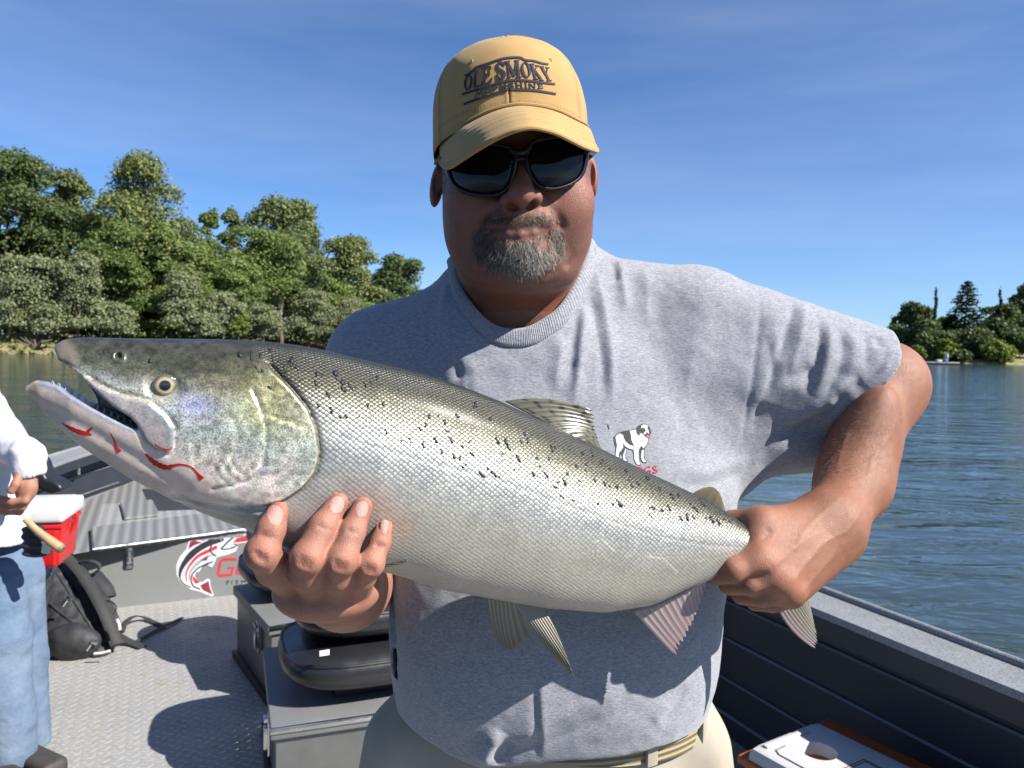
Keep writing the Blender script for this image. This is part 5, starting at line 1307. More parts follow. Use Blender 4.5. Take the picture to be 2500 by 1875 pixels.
def ffield(p):
    q = p - FO; s = q @ ES; h = p[:, 2]; n = q @ EN
    mid, hf, T_ = fsec(s); v = (h - mid) / hf
    e = (np.abs(v) ** 2.1 + np.abs(n / T_) ** 2.1) ** (1 / 2.1)
    f = (e - 1) * np.minimum(hf, T_) * .95
    f = np.maximum(f, np.maximum(sg[0] + .002 - s, s - sg[-1] + .002))
    f = f + bil(D, s, h) * sstep(-.15, .25, np.abs(n) / T_)
    m_ = bil(mm, s, h); wall = np.where(bil(th_, s, h) < 0, -1.0, -.45) * T_
    cut = smax(m_, wall - n, .003)
    f = smax(f, -cut, .0025)
    # hollow trough inside the lower jaw
    return f
fish = SDF(); FC = fw(FL / 2, 1.30)
fish.custom(ffield, FC, .62, 'u', 0)
_c = [fw(s, h, n) for s in (sg[0], sg[-1]) for h in (H0, H1) for n in (-.06, .06)]
V, Fq = surface_nets(fish, np.min(_c, 0) - .005, np.max(_c, 0) + .005, .00145, B=20, smooth=1)
print('fish', len(V), _t.time() - _t0)
q = V - FO; s_ = q @ ES; h_ = V[:, 2]; n_ = q @ EN; mid, hf, T_ = fsec(s_); vv_ = np.clip((h_ - mid) / hf, -1, 1)
PXS = np.array([fp(px, 1000)[0] for px in range(60, 1960, 10)]); pxv = np.interp(s_, PXS, np.arange(60, 1960, 10))   # position along the fish in photo columns
nA = vnoise(V, 60, 31, 3); nB = vnoise(V, 220, 32, 2); nC = vnoise(V, 25, 33, 2)
def ramp(x, xs, cs): cs = np.array(cs, float); return np.stack([np.interp(x, xs, cs[:, k]) for k in range(cs.shape[1])], 1)
vj = vv_ + .05 * nA
c = ramp(vj, [-1, -.75, -.35, .05, .30, .50, .66, .80, .93, 1], [(.37, .335, .29), (.32, .30, .26), (.30, .29, .25), (.41, .408, .385), (.50, .497, .465), (.30, .295, .25), (.095, .092, .068), (.036, .035, .025), (.04, .042, .036), (.025, .028, .03)])
metal = np.interp(vj, [-1, -.7, -.3, .1, .5, .8, 1], [.10, .22, .42, .72, .70, .55, .25]); roughv = np.interp(vj, [-1, -.5, .1, .5, .9, 1], [.44, .44, .42, .48, .50, .40])
scl = np.interp(vj, [-1, -.6, -.1, .25, .5, .95], [.30, .45, .8, 1.05, 1.4, 1.4])
headm = np.maximum(sstep(.004, -.002, bil(od, s_, h_)), sstep(470, 430, pxv + 40 * vv_)) * (pxv < 775); scl *= 1 - headm
# head: dark olive crown, iridescent cheek, pale jaw
hv = vj
hc = ramp(hv, [-1, -.7, -.45, -.2, .1, .32, .50, .64, .80, 1], [(.36, .36, .36), (.40, .37, .35), (.46, .42, .39), (.47, .46, .43), (.47, .465, .41), (.42, .405, .31), (.18, .175, .125), (.070, .072, .050), (.038, .04, .03), (.025, .028, .028)])
k1 = np.clip(.5 + .9 * nB + .5 * nA, 0, 1)[:, None]
ir = np.stack([.5 + .5 * np.sin(9 * nC + 14 * h_ * 6), .5 + .5 * np.sin(9 * nC + 2.1 + s_ * 40), .5 + .5 * np.sin(8 * nA + 4.2)], 1)
hc = hc * (.72 + .95 * k1) * (.97 + .06 * ir) * np.array([1.08, 1.04, 1.0])
yel = np.exp(-(((pxv - 640) / 110) ** 2)) * np.exp(-((hv - .30) / .28) ** 2); hc = hc * (1 - .70 * yel[:, None]) + np.array([.52, .46, .16]) * (.70 * yel * (.6 + .6 * k1[:, 0]))[:, None]
pur = np.exp(-(((pxv - 480) / 45) ** 2)) * np.exp(-((hv - .28) / .12) ** 2); hc = hc * (1 - .6 * pur[:, None]) + np.array([.36, .33, .55]) * (.6 * pur)[:, None]
c = c * (1 - headm[:, None]) + hc * headm[:, None]
metal = metal * (1 - headm) + headm * np.interp(hv, [-1, -.6, -.35, 0, .5, .8, 1], [.05, .10, .55, .78, .70, .35, .1])
roughv = roughv * (1 - headm) + headm * np.interp(hv, [-1, -.4, 0, .7, 1], [.40, .34, .25, .25, .25])
def setc(m_, colr, me_=None, ro=None):
    global c, metal, roughv
    c = c * (1 - m_[:, None]) + np.array(colr) * m_[:, None]
    if me_ is not None: metal = metal * (1 - m_) + me_ * m_
    if ro is not None: roughv = roughv * (1 - m_) + ro * m_
jaw = sstep(.006, -.004, poly_sd(s_, h_, to2([(60, 920), (120, 925), (200, 975), (345, 1045), (430, 1095), (520, 1180), (560, 1235), (500, 1262), (300, 1170), (100, 1010)])))
setc(jaw * .85, (.42, .345, .31), .05, .34)
setc(sstep(.004, -.002, poly_sd(s_, h_, to2([(60, 925), (110, 925), (100, 985), (75, 970)]))) * .8, (.38, .30, .20), .0, .35)
gum = seg_dist(s_, h_, to2([(110, 932), (151, 941), (205, 976), (274, 1013), (330, 1037)])); setc(sstep(.0045, .002, gum) * .85, (.17, .19, .25), .1, .25)
lip = sstep(.001, -.001, poly_sd(s_, h_, MAXI)); setc(lip * .8, (.20, .18, .195), .2, .3)
setc(sstep(.001, -.001, poly_sd(s_, h_, to2([(360, 985), (409, 1006), (427, 1036), (426, 1078), (416, 1088), (412, 1040), (395, 1012)]))) * .7, (.20, .25, .25), .4, .25)
setc(sstep(.005, -.003, poly_sd(s_, h_, to2([(128, 835), (160, 822), (200, 870), (176, 892), (150, 880)]))) * .6, (.20, .16, .13), .0, .3)
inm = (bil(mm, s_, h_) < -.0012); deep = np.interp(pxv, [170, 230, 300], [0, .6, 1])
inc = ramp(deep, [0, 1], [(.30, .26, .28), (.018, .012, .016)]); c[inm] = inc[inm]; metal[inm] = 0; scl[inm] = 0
setc(sstep(.0012, .0004, np.abs(bil(gd, s_, h_) - .0002)) * headm * 0 + np.exp(-(seg_dist(s_, h_, GILL[1:9]) / .0021) ** 2) * .9, (.05, .045, .03), .0, .5)
setc(np.exp(-(seg_dist(s_, h_, PREO) / .0011) ** 2) * .45, (.12, .12, .12))
setc(np.exp(-((np.hypot(s_ - EYE[0], h_ - EYE[1])) / .0125) ** 4) * .7, (.16, .16, .14), .2, .25)
thr = np.exp(-(((pxv - 745) / 70) ** 2)) * sstep(-.25, -.6, vv_); setc(thr * .7, (.46, .36, .34), .05, .3); scl *= 1 - .8 * thr
for (px, py, r_) in ((826, 1196, 46), (890, 1205, 46), (945, 1258, 38)):                # skin pressed pink by the fingers
    a = fp(px, py); setc(np.exp(-(np.hypot(s_ - a[0], h_ - a[1]) / (r_ * .66 / FPX)) ** 2) * .38, (.40, .17, .13))
for L_ in ([(1030, 1165), (1060, 1160), (1100, 1180)], [(1395, 1297), (1420, 1290), (1450, 1320)], [(1535, 1335), (1570, 1340), (1610, 1375)]):
    setc(np.exp(-(seg_dist(s_, h_, to2(L_)) / .0010) ** 2) * .5, (.75, .70, .60))
setc(np.exp(-(seg_dist(s_, h_, LATL) / .0011) ** 2) * .22, (.68, .64, .48))
c *= (1 + .10 * nA + .06 * nC)[:, None]
uvv = np.c_[s_, mid + np.arcsin(np.clip(vv_, -1, 1)) * hf * .92]
t = NT('fish_skin'); a_ = t.attr('col'); aux = t.node('ShaderNodeSeparateColor'); t.l.new(t.attr('aux'), aux.inputs[0])
uvn = t.node('ShaderNodeUVMap'); uvn.uv_map = 'uv'; mp_ = t.node('ShaderNodeMapping'); mp_.inputs['Scale'].default_value = (265, 330, 1)
t.l.new(uvn.outputs[0], mp_.inputs['Vector']); mp2 = t.node('ShaderNodeMapping'); mp2.inputs['Rotation'].default_value = (0, 0, math.radians(45)); t.l.new(mp_.outputs[0], mp2.inputs['Vector'])
vo = t.node('ShaderNodeTexVoronoi'); vo.voronoi_dimensions = '2D'; vo.inputs['Scale'].default_value = 1.0; vo.inputs['Randomness'].default_value = .22; t.l.new(mp2.outputs[0], vo.inputs['Vector'])
vd = t.rng(vo.outputs['Distance'], .25, .62, 0, 1); vs_ = t.node('ShaderNodeSeparateColor'); t.l.new(vo.outputs['Color'], vs_.inputs[0])
mps = t.node('ShaderNodeMapping'); mps.inputs['Location'].default_value = (.0, .0, 0)
edge = t.math('MINIMUM', t.math('MULTIPLY', vd, aux.outputs[2]), 1.25)
colr = t.mix(t.math('MULTIPLY', edge, .62), a_, t.mix(1.0, a_, (.34, .33, .30), 'MULTIPLY'))
bright = t.mix(1.0, colr, (1.28, 1.28, 1.24), 'MULTIPLY'); colr = t.mix(t.math('MULTIPLY', t.math('MULTIPLY', vs_.outputs[0], aux.outputs[2]), .7), colr, bright)  # glints of single scales put in as brighter colour
vo3 = t.coord('Object'); fine = t.noise(vo3, 900, 3, .7); gl_ = t.rng(t.noise(vo3, 700, 3, .8), .33, .67, .30, 1.9); hd_ = t.math('MAXIMUM', t.math('SUBTRACT', 1.0, aux.outputs[2]), 0.0); gm_ = t.math('ADD', t.math('MINIMUM', aux.outputs[2], 1.0), t.math('MULTIPLY', hd_, gl_)); gc_ = t.node('ShaderNodeCombineColor'); [t.l.new(gm_, gc_.inputs[k_]) for k_ in range(3)]; colr = t.mix(t.math('MULTIPLY', aux.outputs[0], 1.5), colr, t.mix(1.0, colr, gc_.outputs[0], 'MULTIPLY')); fin2 = t.noise(vo3, 320, 3, .6)  # sparkle of the head painted into the colour as noise
colr = t.mix(t.rng(fine, .55, .75, 0, .35), colr, t.mix(1.0, colr, (1.5, 1.45, 1.35), 'MULTIPLY'))
hgt = t.math('ADD', t.math('MULTIPLY', t.math('SUBTRACT', 1.0, vd), aux.outputs[2]), t.math('MULTIPLY', t.math('ADD', fine, fin2), .35))
t.set(Base_Color=colr, Metallic=aux.outputs[0], Roughness=t.math('ADD', aux.outputs[1], t.math('MULTIPLY', t.math('SUBTRACT', vs_.outputs[1], .5), .16)), Specular_IOR_Level=.55,
      Coat_Weight=.05, Coat_Roughness=.25, Normal=t.bump(hgt, .5, .0007)); M_FISH = t.m
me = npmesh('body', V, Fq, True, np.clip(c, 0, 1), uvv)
ax_ = me.color_attributes.new('aux', 'FLOAT_COLOR', 'POINT'); aa = np.ones((len(V), 4), np.float32); aa[:, 0] = metal; aa[:, 1] = roughv; aa[:, 2] = scl; ax_.data.foreach_set('color', aa.ravel())
salmon = empty('salmon', tuple(fw(FL / 2, 1.3)), 'large silver salmon with open mouth and black spotted back held across the man', 'fish')
link('body', me, M_FISH, salmon)
fish_bvh = BVHTree.FromPolygons([tuple(q) for q in V], [tuple(q) for q in Fq])
# eye
M_EYE = NT('fish_eye'); M_EYE.set(Base_Color=M_EYE.attr('col'), Roughness=.08, Coat_Weight=1.0, Coat_Roughness=.02, Specular_IOR_Level=.6); M_EYE = M_EYE.m
eh, _n = ray_hit(fish_bvh, 403, 941); ec = np.array(eh) + EN * .0004; ring_c = [(0, (.004, .004, .006)), (.0040, (.004, .004, .006)), (.0043, (.28, .23, .12)), (.0056, (.34, .29, .17)), (.0066, (.17, .13, .065)), (.0074, (.10, .09, .07)), (.0090, (.05, .05, .05))]
ev_, ef_, ecx = [], [], []; NR = 48
for i, rr in enumerate(np.linspace(0, .0090, 22)):
    col_ = [np.interp(rr, [q[0] for q in ring_c], [q[1][k] for q in ring_c]) for k in range(3)]
    for k in range(NR):
        a = 2 * math.pi * k / NR; wob = 1 + .05 * math.sin(2 * a + .6)
        ev_.append(ec + ES * rr * wob * math.cos(a) + np.array([0, 0, rr * math.sin(a)]) + EN * (.0034 * math.sqrt(max(0, 1 - (rr / .0091) ** 2)) - .0008)); ecx.append(col_)
for i in range(21):
    for k in range(NR): ef_.append((i * NR + k, i * NR + (k + 1) % NR, (i + 1) * NR + (k + 1) % NR, (i + 1) * NR + k))
link('eye', npmesh('eye', np.array(ev_), np.array(ef_), True, np.array(ecx)), M_EYE, salmon)
# teeth along the lower jaw
tm = MB(); line = spline([(128, 936), (165, 950), (205, 976), (240, 996), (280, 1014), (318, 1031)], 13)
for i, (px, py) in enumerate(line):
    h, n = ray_hit(fish_bvh, px, py + 5)
    if h is None: continue
    b = Vector(h) - Vector(EN) * .001; tm.tube([tuple(b), tuple(b + Vector((0.0004, 0, .0022)) + Vector(ES) * .0003), tuple(b + Vector((0, 0, .0036)) - Vector(ES) * .0006)], [.0008, .0006, .0002], 6)
tm.build('teeth', worn('tooth', (.26, .26, .25), .1, 50, .3), salmon)
# spots: irregular dark marks on the back
M_SPOT = NT('fish_spot').set(Base_Color=(.012, .014, .018), Roughness=.5, Specular_IOR_Level=.3).m
r = np.random.default_rng(21); polys = []
def blot(px, py, r0):
    k = 9; a = np.linspace(0, 2 * math.pi, k, endpoint=False); rr = r0 * r.uniform(.6, 1.25, k); return np.c_[px + rr * np.cos(a) * 1.0, py + rr * np.sin(a) * 1.1]
def pxtop(px): return np.interp(px, [60, 300, 610, 800, 1030, 1232, 1464, 1695, 1830], [828, 826, 831, 856, 911, 984, 1094, 1206, 1288])
def pxbot(px): return np.interp(px, [600, 960, 1200, 1470, 1673, 1830], [1290, 1397, 1459, 1497, 1441, 1360])
pts_ = []
for px in np.arange(560, 1790, 7.5):
    if r.uniform() > np.interp(px, [560, 700, 900, 1700], [.35, .5, .85, .95]): continue
    t_, b_ = pxtop(px), pxbot(px); fr = r.uniform(.04, np.interp(px, [560, 900, 1200, 1700], [.18, .36, .40, .33])); py = t_ + (b_ - t_) * fr
    if any(np.hypot(px - a, py - b) < 15 for a, b in pts_): continue
    pts_.append((px, py)); L_ = r.uniform(5, 17) if r.uniform() < .75 else 3; a_ = math.radians(r.normal(62, 12)); w_ = r.uniform(4.6, 7.4); k_ = [(-.5, .7), (-.2, 1.1), (.15, .75), (.5, 1.15), (.72, .5)]
    line_ = np.array([(px + L_ * f * math.cos(a_) + r.normal(0, 1.1), py + L_ * f * math.sin(a_)) for f, _ in k_]); polys.append(stroke(line_, [w_ * g * r.uniform(.7, 1.2) for _, g in k_]))
    if r.uniform() < .35: polys.append(blot(px + r.normal(0, 6), py + r.normal(0, 6), r.uniform(2.2, 3.8)))
for px, py, r0 in ((585, 866, 7), (660, 856, 6), (712, 880, 9), (367, 881, 6), (256, 858, 4), (775, 913, 6), (818, 910, 8), (835, 933, 7), (640, 905, 4)): polys.append(blot(px, py, r0))
def merge_decals(name, polys, mat, parent, bvh, off, step=5):
    bm_v, bm_f = [], []
    for poly in polys:
        pc = np.mean(poly, 0); h0, n0 = ray_hit(bvh, *pc)
        if h0 is None: continue
        base = len(bm_v); ok = True; ring = []
        for qx in poly:
            h, n = ray_hit(bvh, *qx)
            if h is None: ok = False; break
            ring.append(np.array(h) - ray(*qx) / np.linalg.norm(ray(*qx)) * off)
        if not ok: continue
        cpt = np.array(h0) - ray(*pc) / np.linalg.norm(ray(*pc)) * (off * 1.5); k = len(ring)
        back = [np.array(q_) + ray(*qx) / np.linalg.norm(ray(*qx)) * off * 2 for q_, qx in zip(ring, poly)]
        bm_v += [cpt] + ring + back
        for i in range(k):
            bm_f.append((base, base + 1 + i, base + 1 + (i + 1) % k)); bm_f.append((base + 1 + i, base + 1 + k + i, base + 1 + (i + 1) % k)); bm_f.append((base + 1 + (i + 1) % k, base + 1 + k + i, base + 1 + k + (i + 1) % k))
    return link(name, npmesh(name, np.array(bm_v), np.array(bm_f), True), mat, parent)
for pl_ in polys:
    if all(ray_hit(fish_bvh, *q_)[0] is not None for q_ in pl_): merge_decals('spot', [pl_], M_SPOT, salmon, fish_bvh, .00010)
M_BLOOD = NT('blood').set(Base_Color=(.36, .012, .010), Roughness=.12, Specular_IOR_Level=.6, Coat_Weight=.4).m
zb = lambda L_: Z([np.array(L_, float)], 50, 780, 2.676)[0]
for L_, w in (([(268, 676), (330, 712), (400, 740), (465, 752)], [5, 26, 34, 12]), ([(430, 745), (452, 720), (472, 704)], [26, 18, 10]), ([(588, 742), (612, 790), (625, 835), (645, 868)], [6, 16, 20, 40]),
              ([(815, 878), (870, 930), (930, 962), (985, 968)], [10, 34, 34, 28]), ([(970, 962), (1040, 948), (1110, 962), (1150, 1000), (1185, 1045)], [24, 14, 10, 14, 38]), ([(880, 815), (930, 845), (975, 848), (990, 830)], [6, 9, 9, 4])):
    pts = spline(L_, 18); ws = np.interp(np.linspace(0, 1, 18), np.linspace(0, 1, len(w)), w) * (1 + .12 * np.sin(np.arange(18) * 2.1))
    decal_poly(fish_bvh, 'blood_streak', [stroke(np.array(pts) / 2.676 + np.array([50, 780]), ws / 2.676)], M_BLOOD, salmon, .0003, step=4)
# fins
t = NT('fin_membrane'); a_ = t.attr('col'); tr = t.node('ShaderNodeBsdfTranslucent'); t.l.new(a_, tr.inputs[0])
t.set(Base_Color=a_, Roughness=.28, Specular_IOR_Level=.5, Coat_Weight=.3, Coat_Roughness=.15); ms = t.node('ShaderNodeMixShader'); ms.inputs[0].default_value = .35
t.l.new(t.b.outputs[0], ms.inputs[1]); t.l.new(tr.outputs[0], ms.inputs[2]); t.l.new(ms.outputs[0], t.n['Material Output'].inputs['Surface']); M_FIN = t.m
def fin(name, base, tip, ctrl, y0, y1, rays, colf, jag=.06, bulge=.0, seed=0, label=None, fringe=None):
    """membrane between a base line and a tip line; ctrl bends the rays; y0/y1 distance at base and tip"""
    r = np.random.default_rng(seed); NU, NW = rays * 6 + 1, 26
    U = np.linspace(0, 1, NU); b = spline(base, NU); tp = spline(tip, NU); ct = spline(ctrl, NU)
    cut = np.interp(U * rays, np.arange(rays + 1), r.uniform(0, jag, rays + 1)); valley = .5 - .5 * np.cos(U * rays * 2 * math.pi)
    V_, C_ = [], []
    for i in range(NU):
        endw = 1 - cut[i] - jag * 1.1 * (1 - valley[i])
        for j in range(NW):
            w = j / (NW - 1) * endw; q = (1 - w) ** 2 * b[i] + 2 * w * (1 - w) * ct[i] + w * w * tp[i]; y = y0 + (y1 - y0) * w
            ridge = .0007 * (valley[i] ** 3) * (1 - .6 * w)
            V_.append(P(q[0], q[1], y - ridge - bulge * math.sin(math.pi * U[i]) * w)); C_.append(colf(U[i], w, valley[i], q, r))
    V_ = np.array(V_); nV = len(V_); back = V_ + np.array([0, .0012, 0]); VV = np.vstack([V_, back]); F_ = []
    for i in range(NU - 1):
        for j in range(NW - 1):
            a = i * NW + j; F_ += [(a, a + 1, a + NW + 1, a + NW), (a + nV, a + NW + nV, a + NW + 1 + nV, a + 1 + nV)]
    for i in range(NU - 1):
        a = i * NW + NW - 1; F_.append((a, a + nV, a + NW + nV, a + NW)); a = i * NW; F_.append((a, a + NW, a + NW + nV, a + nV))
    for j in range(NW - 1):
        F_.append((j, j + nV, j + 1 + nV, j + 1)); a = (NU - 1) * NW + j; F_.append((a, a + 1, a + 1 + nV, a + nV))
    o = link(name, npmesh(name, VV, np.array(F_), True, np.clip(np.array(C_ * 2), 0, 1)), M_FIN, salmon)
    if label: o['label'] = label
    return o
mixc = lambda a, b, k: np.array(a) * (1 - k) + np.array(b) * k
def c_dorsal(u, w, v, q, r):
    base = mixc((.115, .112, .078), (.17, .158, .115), w); base = base * (.86 + .2 * v)
    sp = math.sin(u * 22 + w * 9) * math.sin(w * 34 + u * 14); return base * (.15 if sp > .52 and w > .04 else 1)
fin('dorsal_fin', [(1232, 980), (1300, 1016), (1370, 1052), (1440, 1088), (1484, 1110)], [(1462, 1004), (1456, 1032), (1460, 1062), (1466, 1090), (1480, 1118)], [(1335, 958), (1385, 1000), (1425, 1040), (1455, 1075), (1482, 1113)], yl(1300) - .004, yl(1450) - .006, 13, c_dorsal, .07, seed=1)
fin('adipose_fin', [(1690, 1206), (1720, 1222), (1745, 1236), (1768, 1252)], [(1722, 1190), (1742, 1189), (1758, 1205), (1772, 1248)], [(1704, 1196), (1732, 1200), (1752, 1218), (1770, 1250)], yl(1720) - .003, yl(1740) - .005, 4, lambda u, w, v, q, r: mixc((.16, .14, .085), (.28, .22, .14), w), .02, seed=2)
pinkc = lambda u, w, v, q, r: mixc((.46, .39, .38), (.40, .29, .30), min(1, w * 1.2)) * (.82 + .22 * v) * (1 - .55 * max(0, (w - .85) / .15) * (u < .25))
fin('anal_fin', [(1545, 1492), (1600, 1478), (1650, 1456), (1695, 1432), (1722, 1414)], [(1652, 1606), (1668, 1572), (1688, 1530), (1706, 1486), (1726, 1430)], [(1598, 1552), (1632, 1530), (1668, 1495), (1700, 1460), (1724, 1422)], yl(1620) - .002, yl(1620) + .004, 13, pinkc, .07, seed=3)
pelc = lambda u, w, v, q, r: mixc((.42, .39, .33), (.24, .215, .145), min(1, w * 1.4)) * (.80 + .26 * v) * (1 - .5 * max(0, (w - .9) / .1))
fin('pelvic_fin', [(1250, 1462), (1272, 1466), (1294, 1469), (1316, 1471)], [(1384, 1640), (1402, 1656), (1392, 1622), (1364, 1552)], [(1296, 1545), (1330, 1560), (1348, 1555), (1346, 1512)], yl(1270) - .020, yl(1270) - .028, 9, pelc, .03, .010, seed=4)
fin('pelvic_fin', [(1188, 1458), (1215, 1462), (1240, 1464), (1266, 1466)], [(1222, 1580), (1240, 1590), (1262, 1584), (1306, 1546)], [(1192, 1520), (1216, 1535), (1246, 1532), (1290, 1508)], yl(1220) + .018, yl(1220) + .032, 8, lambda u, w, v, q, r: mixc((.34, .33, .29), (.14, .13, .11), w) * (.6 + .45 * v), .05, seed=5)
fin('pectoral_fin', [(915, 1300), (922, 1330), (925, 1362), (922, 1385)], [(962, 1312), (985, 1348), (999, 1370), (950, 1384)], [(940, 1302), (952, 1336), (960, 1366), (938, 1386)], yl(930) - .048, yl(960) - .053, 8, lambda u, w, v, q, r: mixc((.20, .18, .10), (.10, .10, .075), w) * (.55 + .55 * v), .05, seed=6)
tailc = lambda u, w, v, q, r: mixc(mixc((.22, .21, .15), (.31, .285, .22), w), (.40, .30, .30), max(0, 1 - u * 2.6) * .8) * (.80 + .24 * v) * (.25 if (u > .7 and math.sin(w * 30 + u * 17) > .55) else 1)
TAILY = yl(1880) + .012
fin('tail_fin', [(1872, 1412), (1890, 1392), (1905, 1372), (1912, 1350)], [(1996, 1588), (1997, 1556), (1984, 1500), (1950, 1380)], [(1898, 1535), (1935, 1480), (1950, 1430), (1935, 1362)], TAILY, TAILY + .012, 15, tailc, .035, seed=7, label='lower lobe of the tail fin below the fist')
fin('tail_fin', [(1905, 1305), (1912, 1318), (1914, 1332), (1912, 1350)], [(2012, 1192), (2006, 1225), (1985, 1270), (1950, 1365)], [(1898, 1228), (1940, 1258), (1952, 1295), (1935, 1350)], TAILY + .02, TAILY + .075, 14, lambda u, w, v, q, r: mixc((.05, .052, .05), (.09, .085, .06), w) * (.6 + .4 * v), .035, seed=8, label='dark upper lobe of the tail fin behind the wrist')
print('fish total', _t.time() - _t0)
# ================================================================== THE BOAT
_t0 = _t.time()
BA = math.radians(25); E1 = np.array([math.cos(BA), math.sin(BA), 0]); E2 = np.array([-math.sin(BA), math.cos(BA), 0]); BO = np.array([0, .95, 0])
BM_ = Matrix.Translation(tuple(BO)) @ RZ(BA)
def bw(a, b, z=0.0): return BO + E1 * a + E2 * b + np.array([0, 0, z])
def ab(p): q = np.asarray(p) - BO; return q @ E1, q @ E2
M_PAINT = worn('speckled_grey_paint', (.23, .24, .25), .08, 6, .55, bump=.6, bscale=190, bdist=.003, fine=.75)
M_WALL = worn('dark_hull_paint', (.022, .026, .036), .12, 4, .55, bump=.4, bscale=420, bdist=.0015, fine=.5)
M_CARPET = worn('grey_deck_carpet', (.20, .207, .205), .08, 3, .95, bump=.8, bscale=700, bdist=.003, fine=.5)
M_ALU = worn('worn_aluminium', (.26, .26, .255), .12, 5, .42, .55, bump=.25, bscale=300, bdist=.0008)
M_CHROME = worn('bright_metal', (.55, .55, .55), .06, 30, .22, 1.0)
t = NT('ribbed_plate'); vv = t.coord('Object', (1, 1, 1), (0, 0, -BA)); wv = t.node('ShaderNodeTexWave'); wv.bands_direction = 'X'; wv.inputs['Scale'].default_value = 5.5; wv.inputs['Distortion'].default_value = .15; t.l.new(vv, wv.inputs['Vector']); n1 = t.noise(vv, 40, 3, .6)
t.set(Base_Color=t.mix(wv.outputs[0], (.155, .155, .15), t.mix(n1, (.20, .20, .19), (.27, .27, .26))), Roughness=.5, Metallic=.2, Normal=t.bump(wv.outputs[0], .6, .006)); M_RIB = t.m
t = NT('tread_floor'); vv = t.coord(); n1 = t.noise(vv, 4.5, 5, .65); n2 = t.noise(vv, 60, 3, .6); n3 = t.noise(vv, 1.8, 3, .6)
colr = t.mix(t.rng(n2, .3, .7, 0, 1), (.225, .225, .215), (.31, .308, .295)); colr = t.mix(t.rng(n1, .60, .72, 0, .6), colr, (.25, .20, .12)); colr = t.mix(t.rng(n3, .5, .7, 0, .3), colr, (.15, .15, .15)); n4 = t.noise(vv, 26, 5, .75); colr = t.mix(t.rng(n4, .66, .72, 0, .7), colr, (.06, .055, .045)); n5 = t.noise(vv, 9, 6, .7); colr = t.mix(t.rng(n5, .58, .70, 0, .45), colr, (.13, .125, .11))
t.set(Base_Color=colr, Roughness=t.rng(n1, .3, .7, .38, .60), Metallic=.15, Normal=t.bump(n2, .2, .001)); M_TREAD = t.m
boat = empty('fishing_boat', tuple(bw(.4, 2)), 'grey aluminium fishing boat with tread plate floor and a fish sticker on its bow locker', 'boat', rz=BA)
AL, AR, AC = -1.25, 1.61, .18
def outl(b, side):
    """half-beam outline: straight sides that close to the bow"""
    k = max(0.0, (b - 4.0) / 3.15); w = 1 - k ** 1.45 if k < 1 else 0
    w = min(1, w if k > 0 else 1); hw = (AR - AL) / 2 * max(w, .0); return AC + side * hw
BS = np.concatenate([np.linspace(-3.0, 4.0, 30), np.linspace(4.1, 7.12, 30)])
def gz(b): return .66 + .10 * max(0, (b - 4) / 3.6) ** 1.5
for sd_ in (1, -1):
    # each side: shell, gunwale cap, rail, stringers
    def strip(prof, name, mat, smooth=True):
        V_ = []; m = len(prof)
        for b in BS:
            ao = outl(b, sd_); zt = gz(b)
            for (da, dz) in prof: V_.append(bw(ao + sd_ * da, b, zt + dz if dz > -.55 else dz + .66))
        F_ = [(i * m + j, (i + 1) * m + j, (i + 1) * m + (j + 1) % m, i * m + (j + 1) % m) for i in range(len(BS) - 1) for j in range(m)]
        F_.append(tuple(range(m))[::-1]) if m == 4 else None
        me = bpy.data.meshes.new(name); me.from_pydata([tuple(q) for q in V_], [], F_); me.update()
        if smooth: me.polygons.foreach_set('use_smooth', np.ones(len(me.polygons), bool)); me.set_sharp_from_angle(angle=math.radians(35))
        return link(name, me, mat, boat)
    strip([(0, -.012), (-.02, -.012), (-.055, -.80), (-.025, -1.02), (.0, -.98)], 'side_panel', M_WALL)
    strip([(.005, 0), (-.150, .0), (-.152, -.006), (-.150, -.022), (-.140, -.022), (-.140, -.010), (.005, -.010)], 'gunwale', M_PAINT)
    strip([(-.143, -.023), (-.149, -.023), (-.146, -.085), (-.138, -.085)], 'gunwale_lip', M_WALL)
    MB().tube([tuple(bw(outl(b, sd_) + sd_ * .010, b, gz(b) + .004)) for b in BS], .0135, 10).build('rail', M_PAINT, boat)
    for z_, r_ in ((.50, .006), (.36, .007), (.21, .006), (.08, .008)):
        MB().tube([tuple(bw(outl(b, sd_) - sd_ * (.022 + .035 * (.66 - z_) / .8 + .003), b, z_)) for b in BS[:46]], r_, 6).build('stringer', worn('rib_paint', (.10, .105, .12), .2, 9, .5), boat)
    for b in (1.55,) if sd_ > 0 else (): 
        mb = MB()
        for k in range(4): mb.box((.05, .10, .055), BM_ @ T(outl(b, 1) - .085, b, .20 + .10 * k) , .012)
        mb.tube([tuple(bw(outl(b, 1) - .055, b - .06, z_)) for z_ in (.08, .3, .52)], .012, 8).build('rod_holder', worn('black_plastic', (.012, .012, .014), .1, 20, .4), boat)
# floor
fl = [(outl(b, -1) + .05, b) for b in BS] + [(outl(b, 1) - .05, b) for b in BS[::-1]]
me = bpy.data.meshes.new('deck'); bmx = bmesh.new(); vs = [bmx.verts.new(tuple(bw(a, b, 0))) for a, b in fl]; bmx.faces.new(vs)
r_ = bmesh.ops.extrude_face_region(bmx, geom=bmx.faces[:]); [setattr(v, 'co', v.co + Vector((0, 0, -.03))) for v in r_['geom'] if isinstance(v, bmesh.types.BMVert)]
bmesh.ops.recalc_face_normals(bmx, faces=bmx.faces[:]); bmx.to_mesh(me); bmx.free(); link('deck', me, M_TREAD, boat)
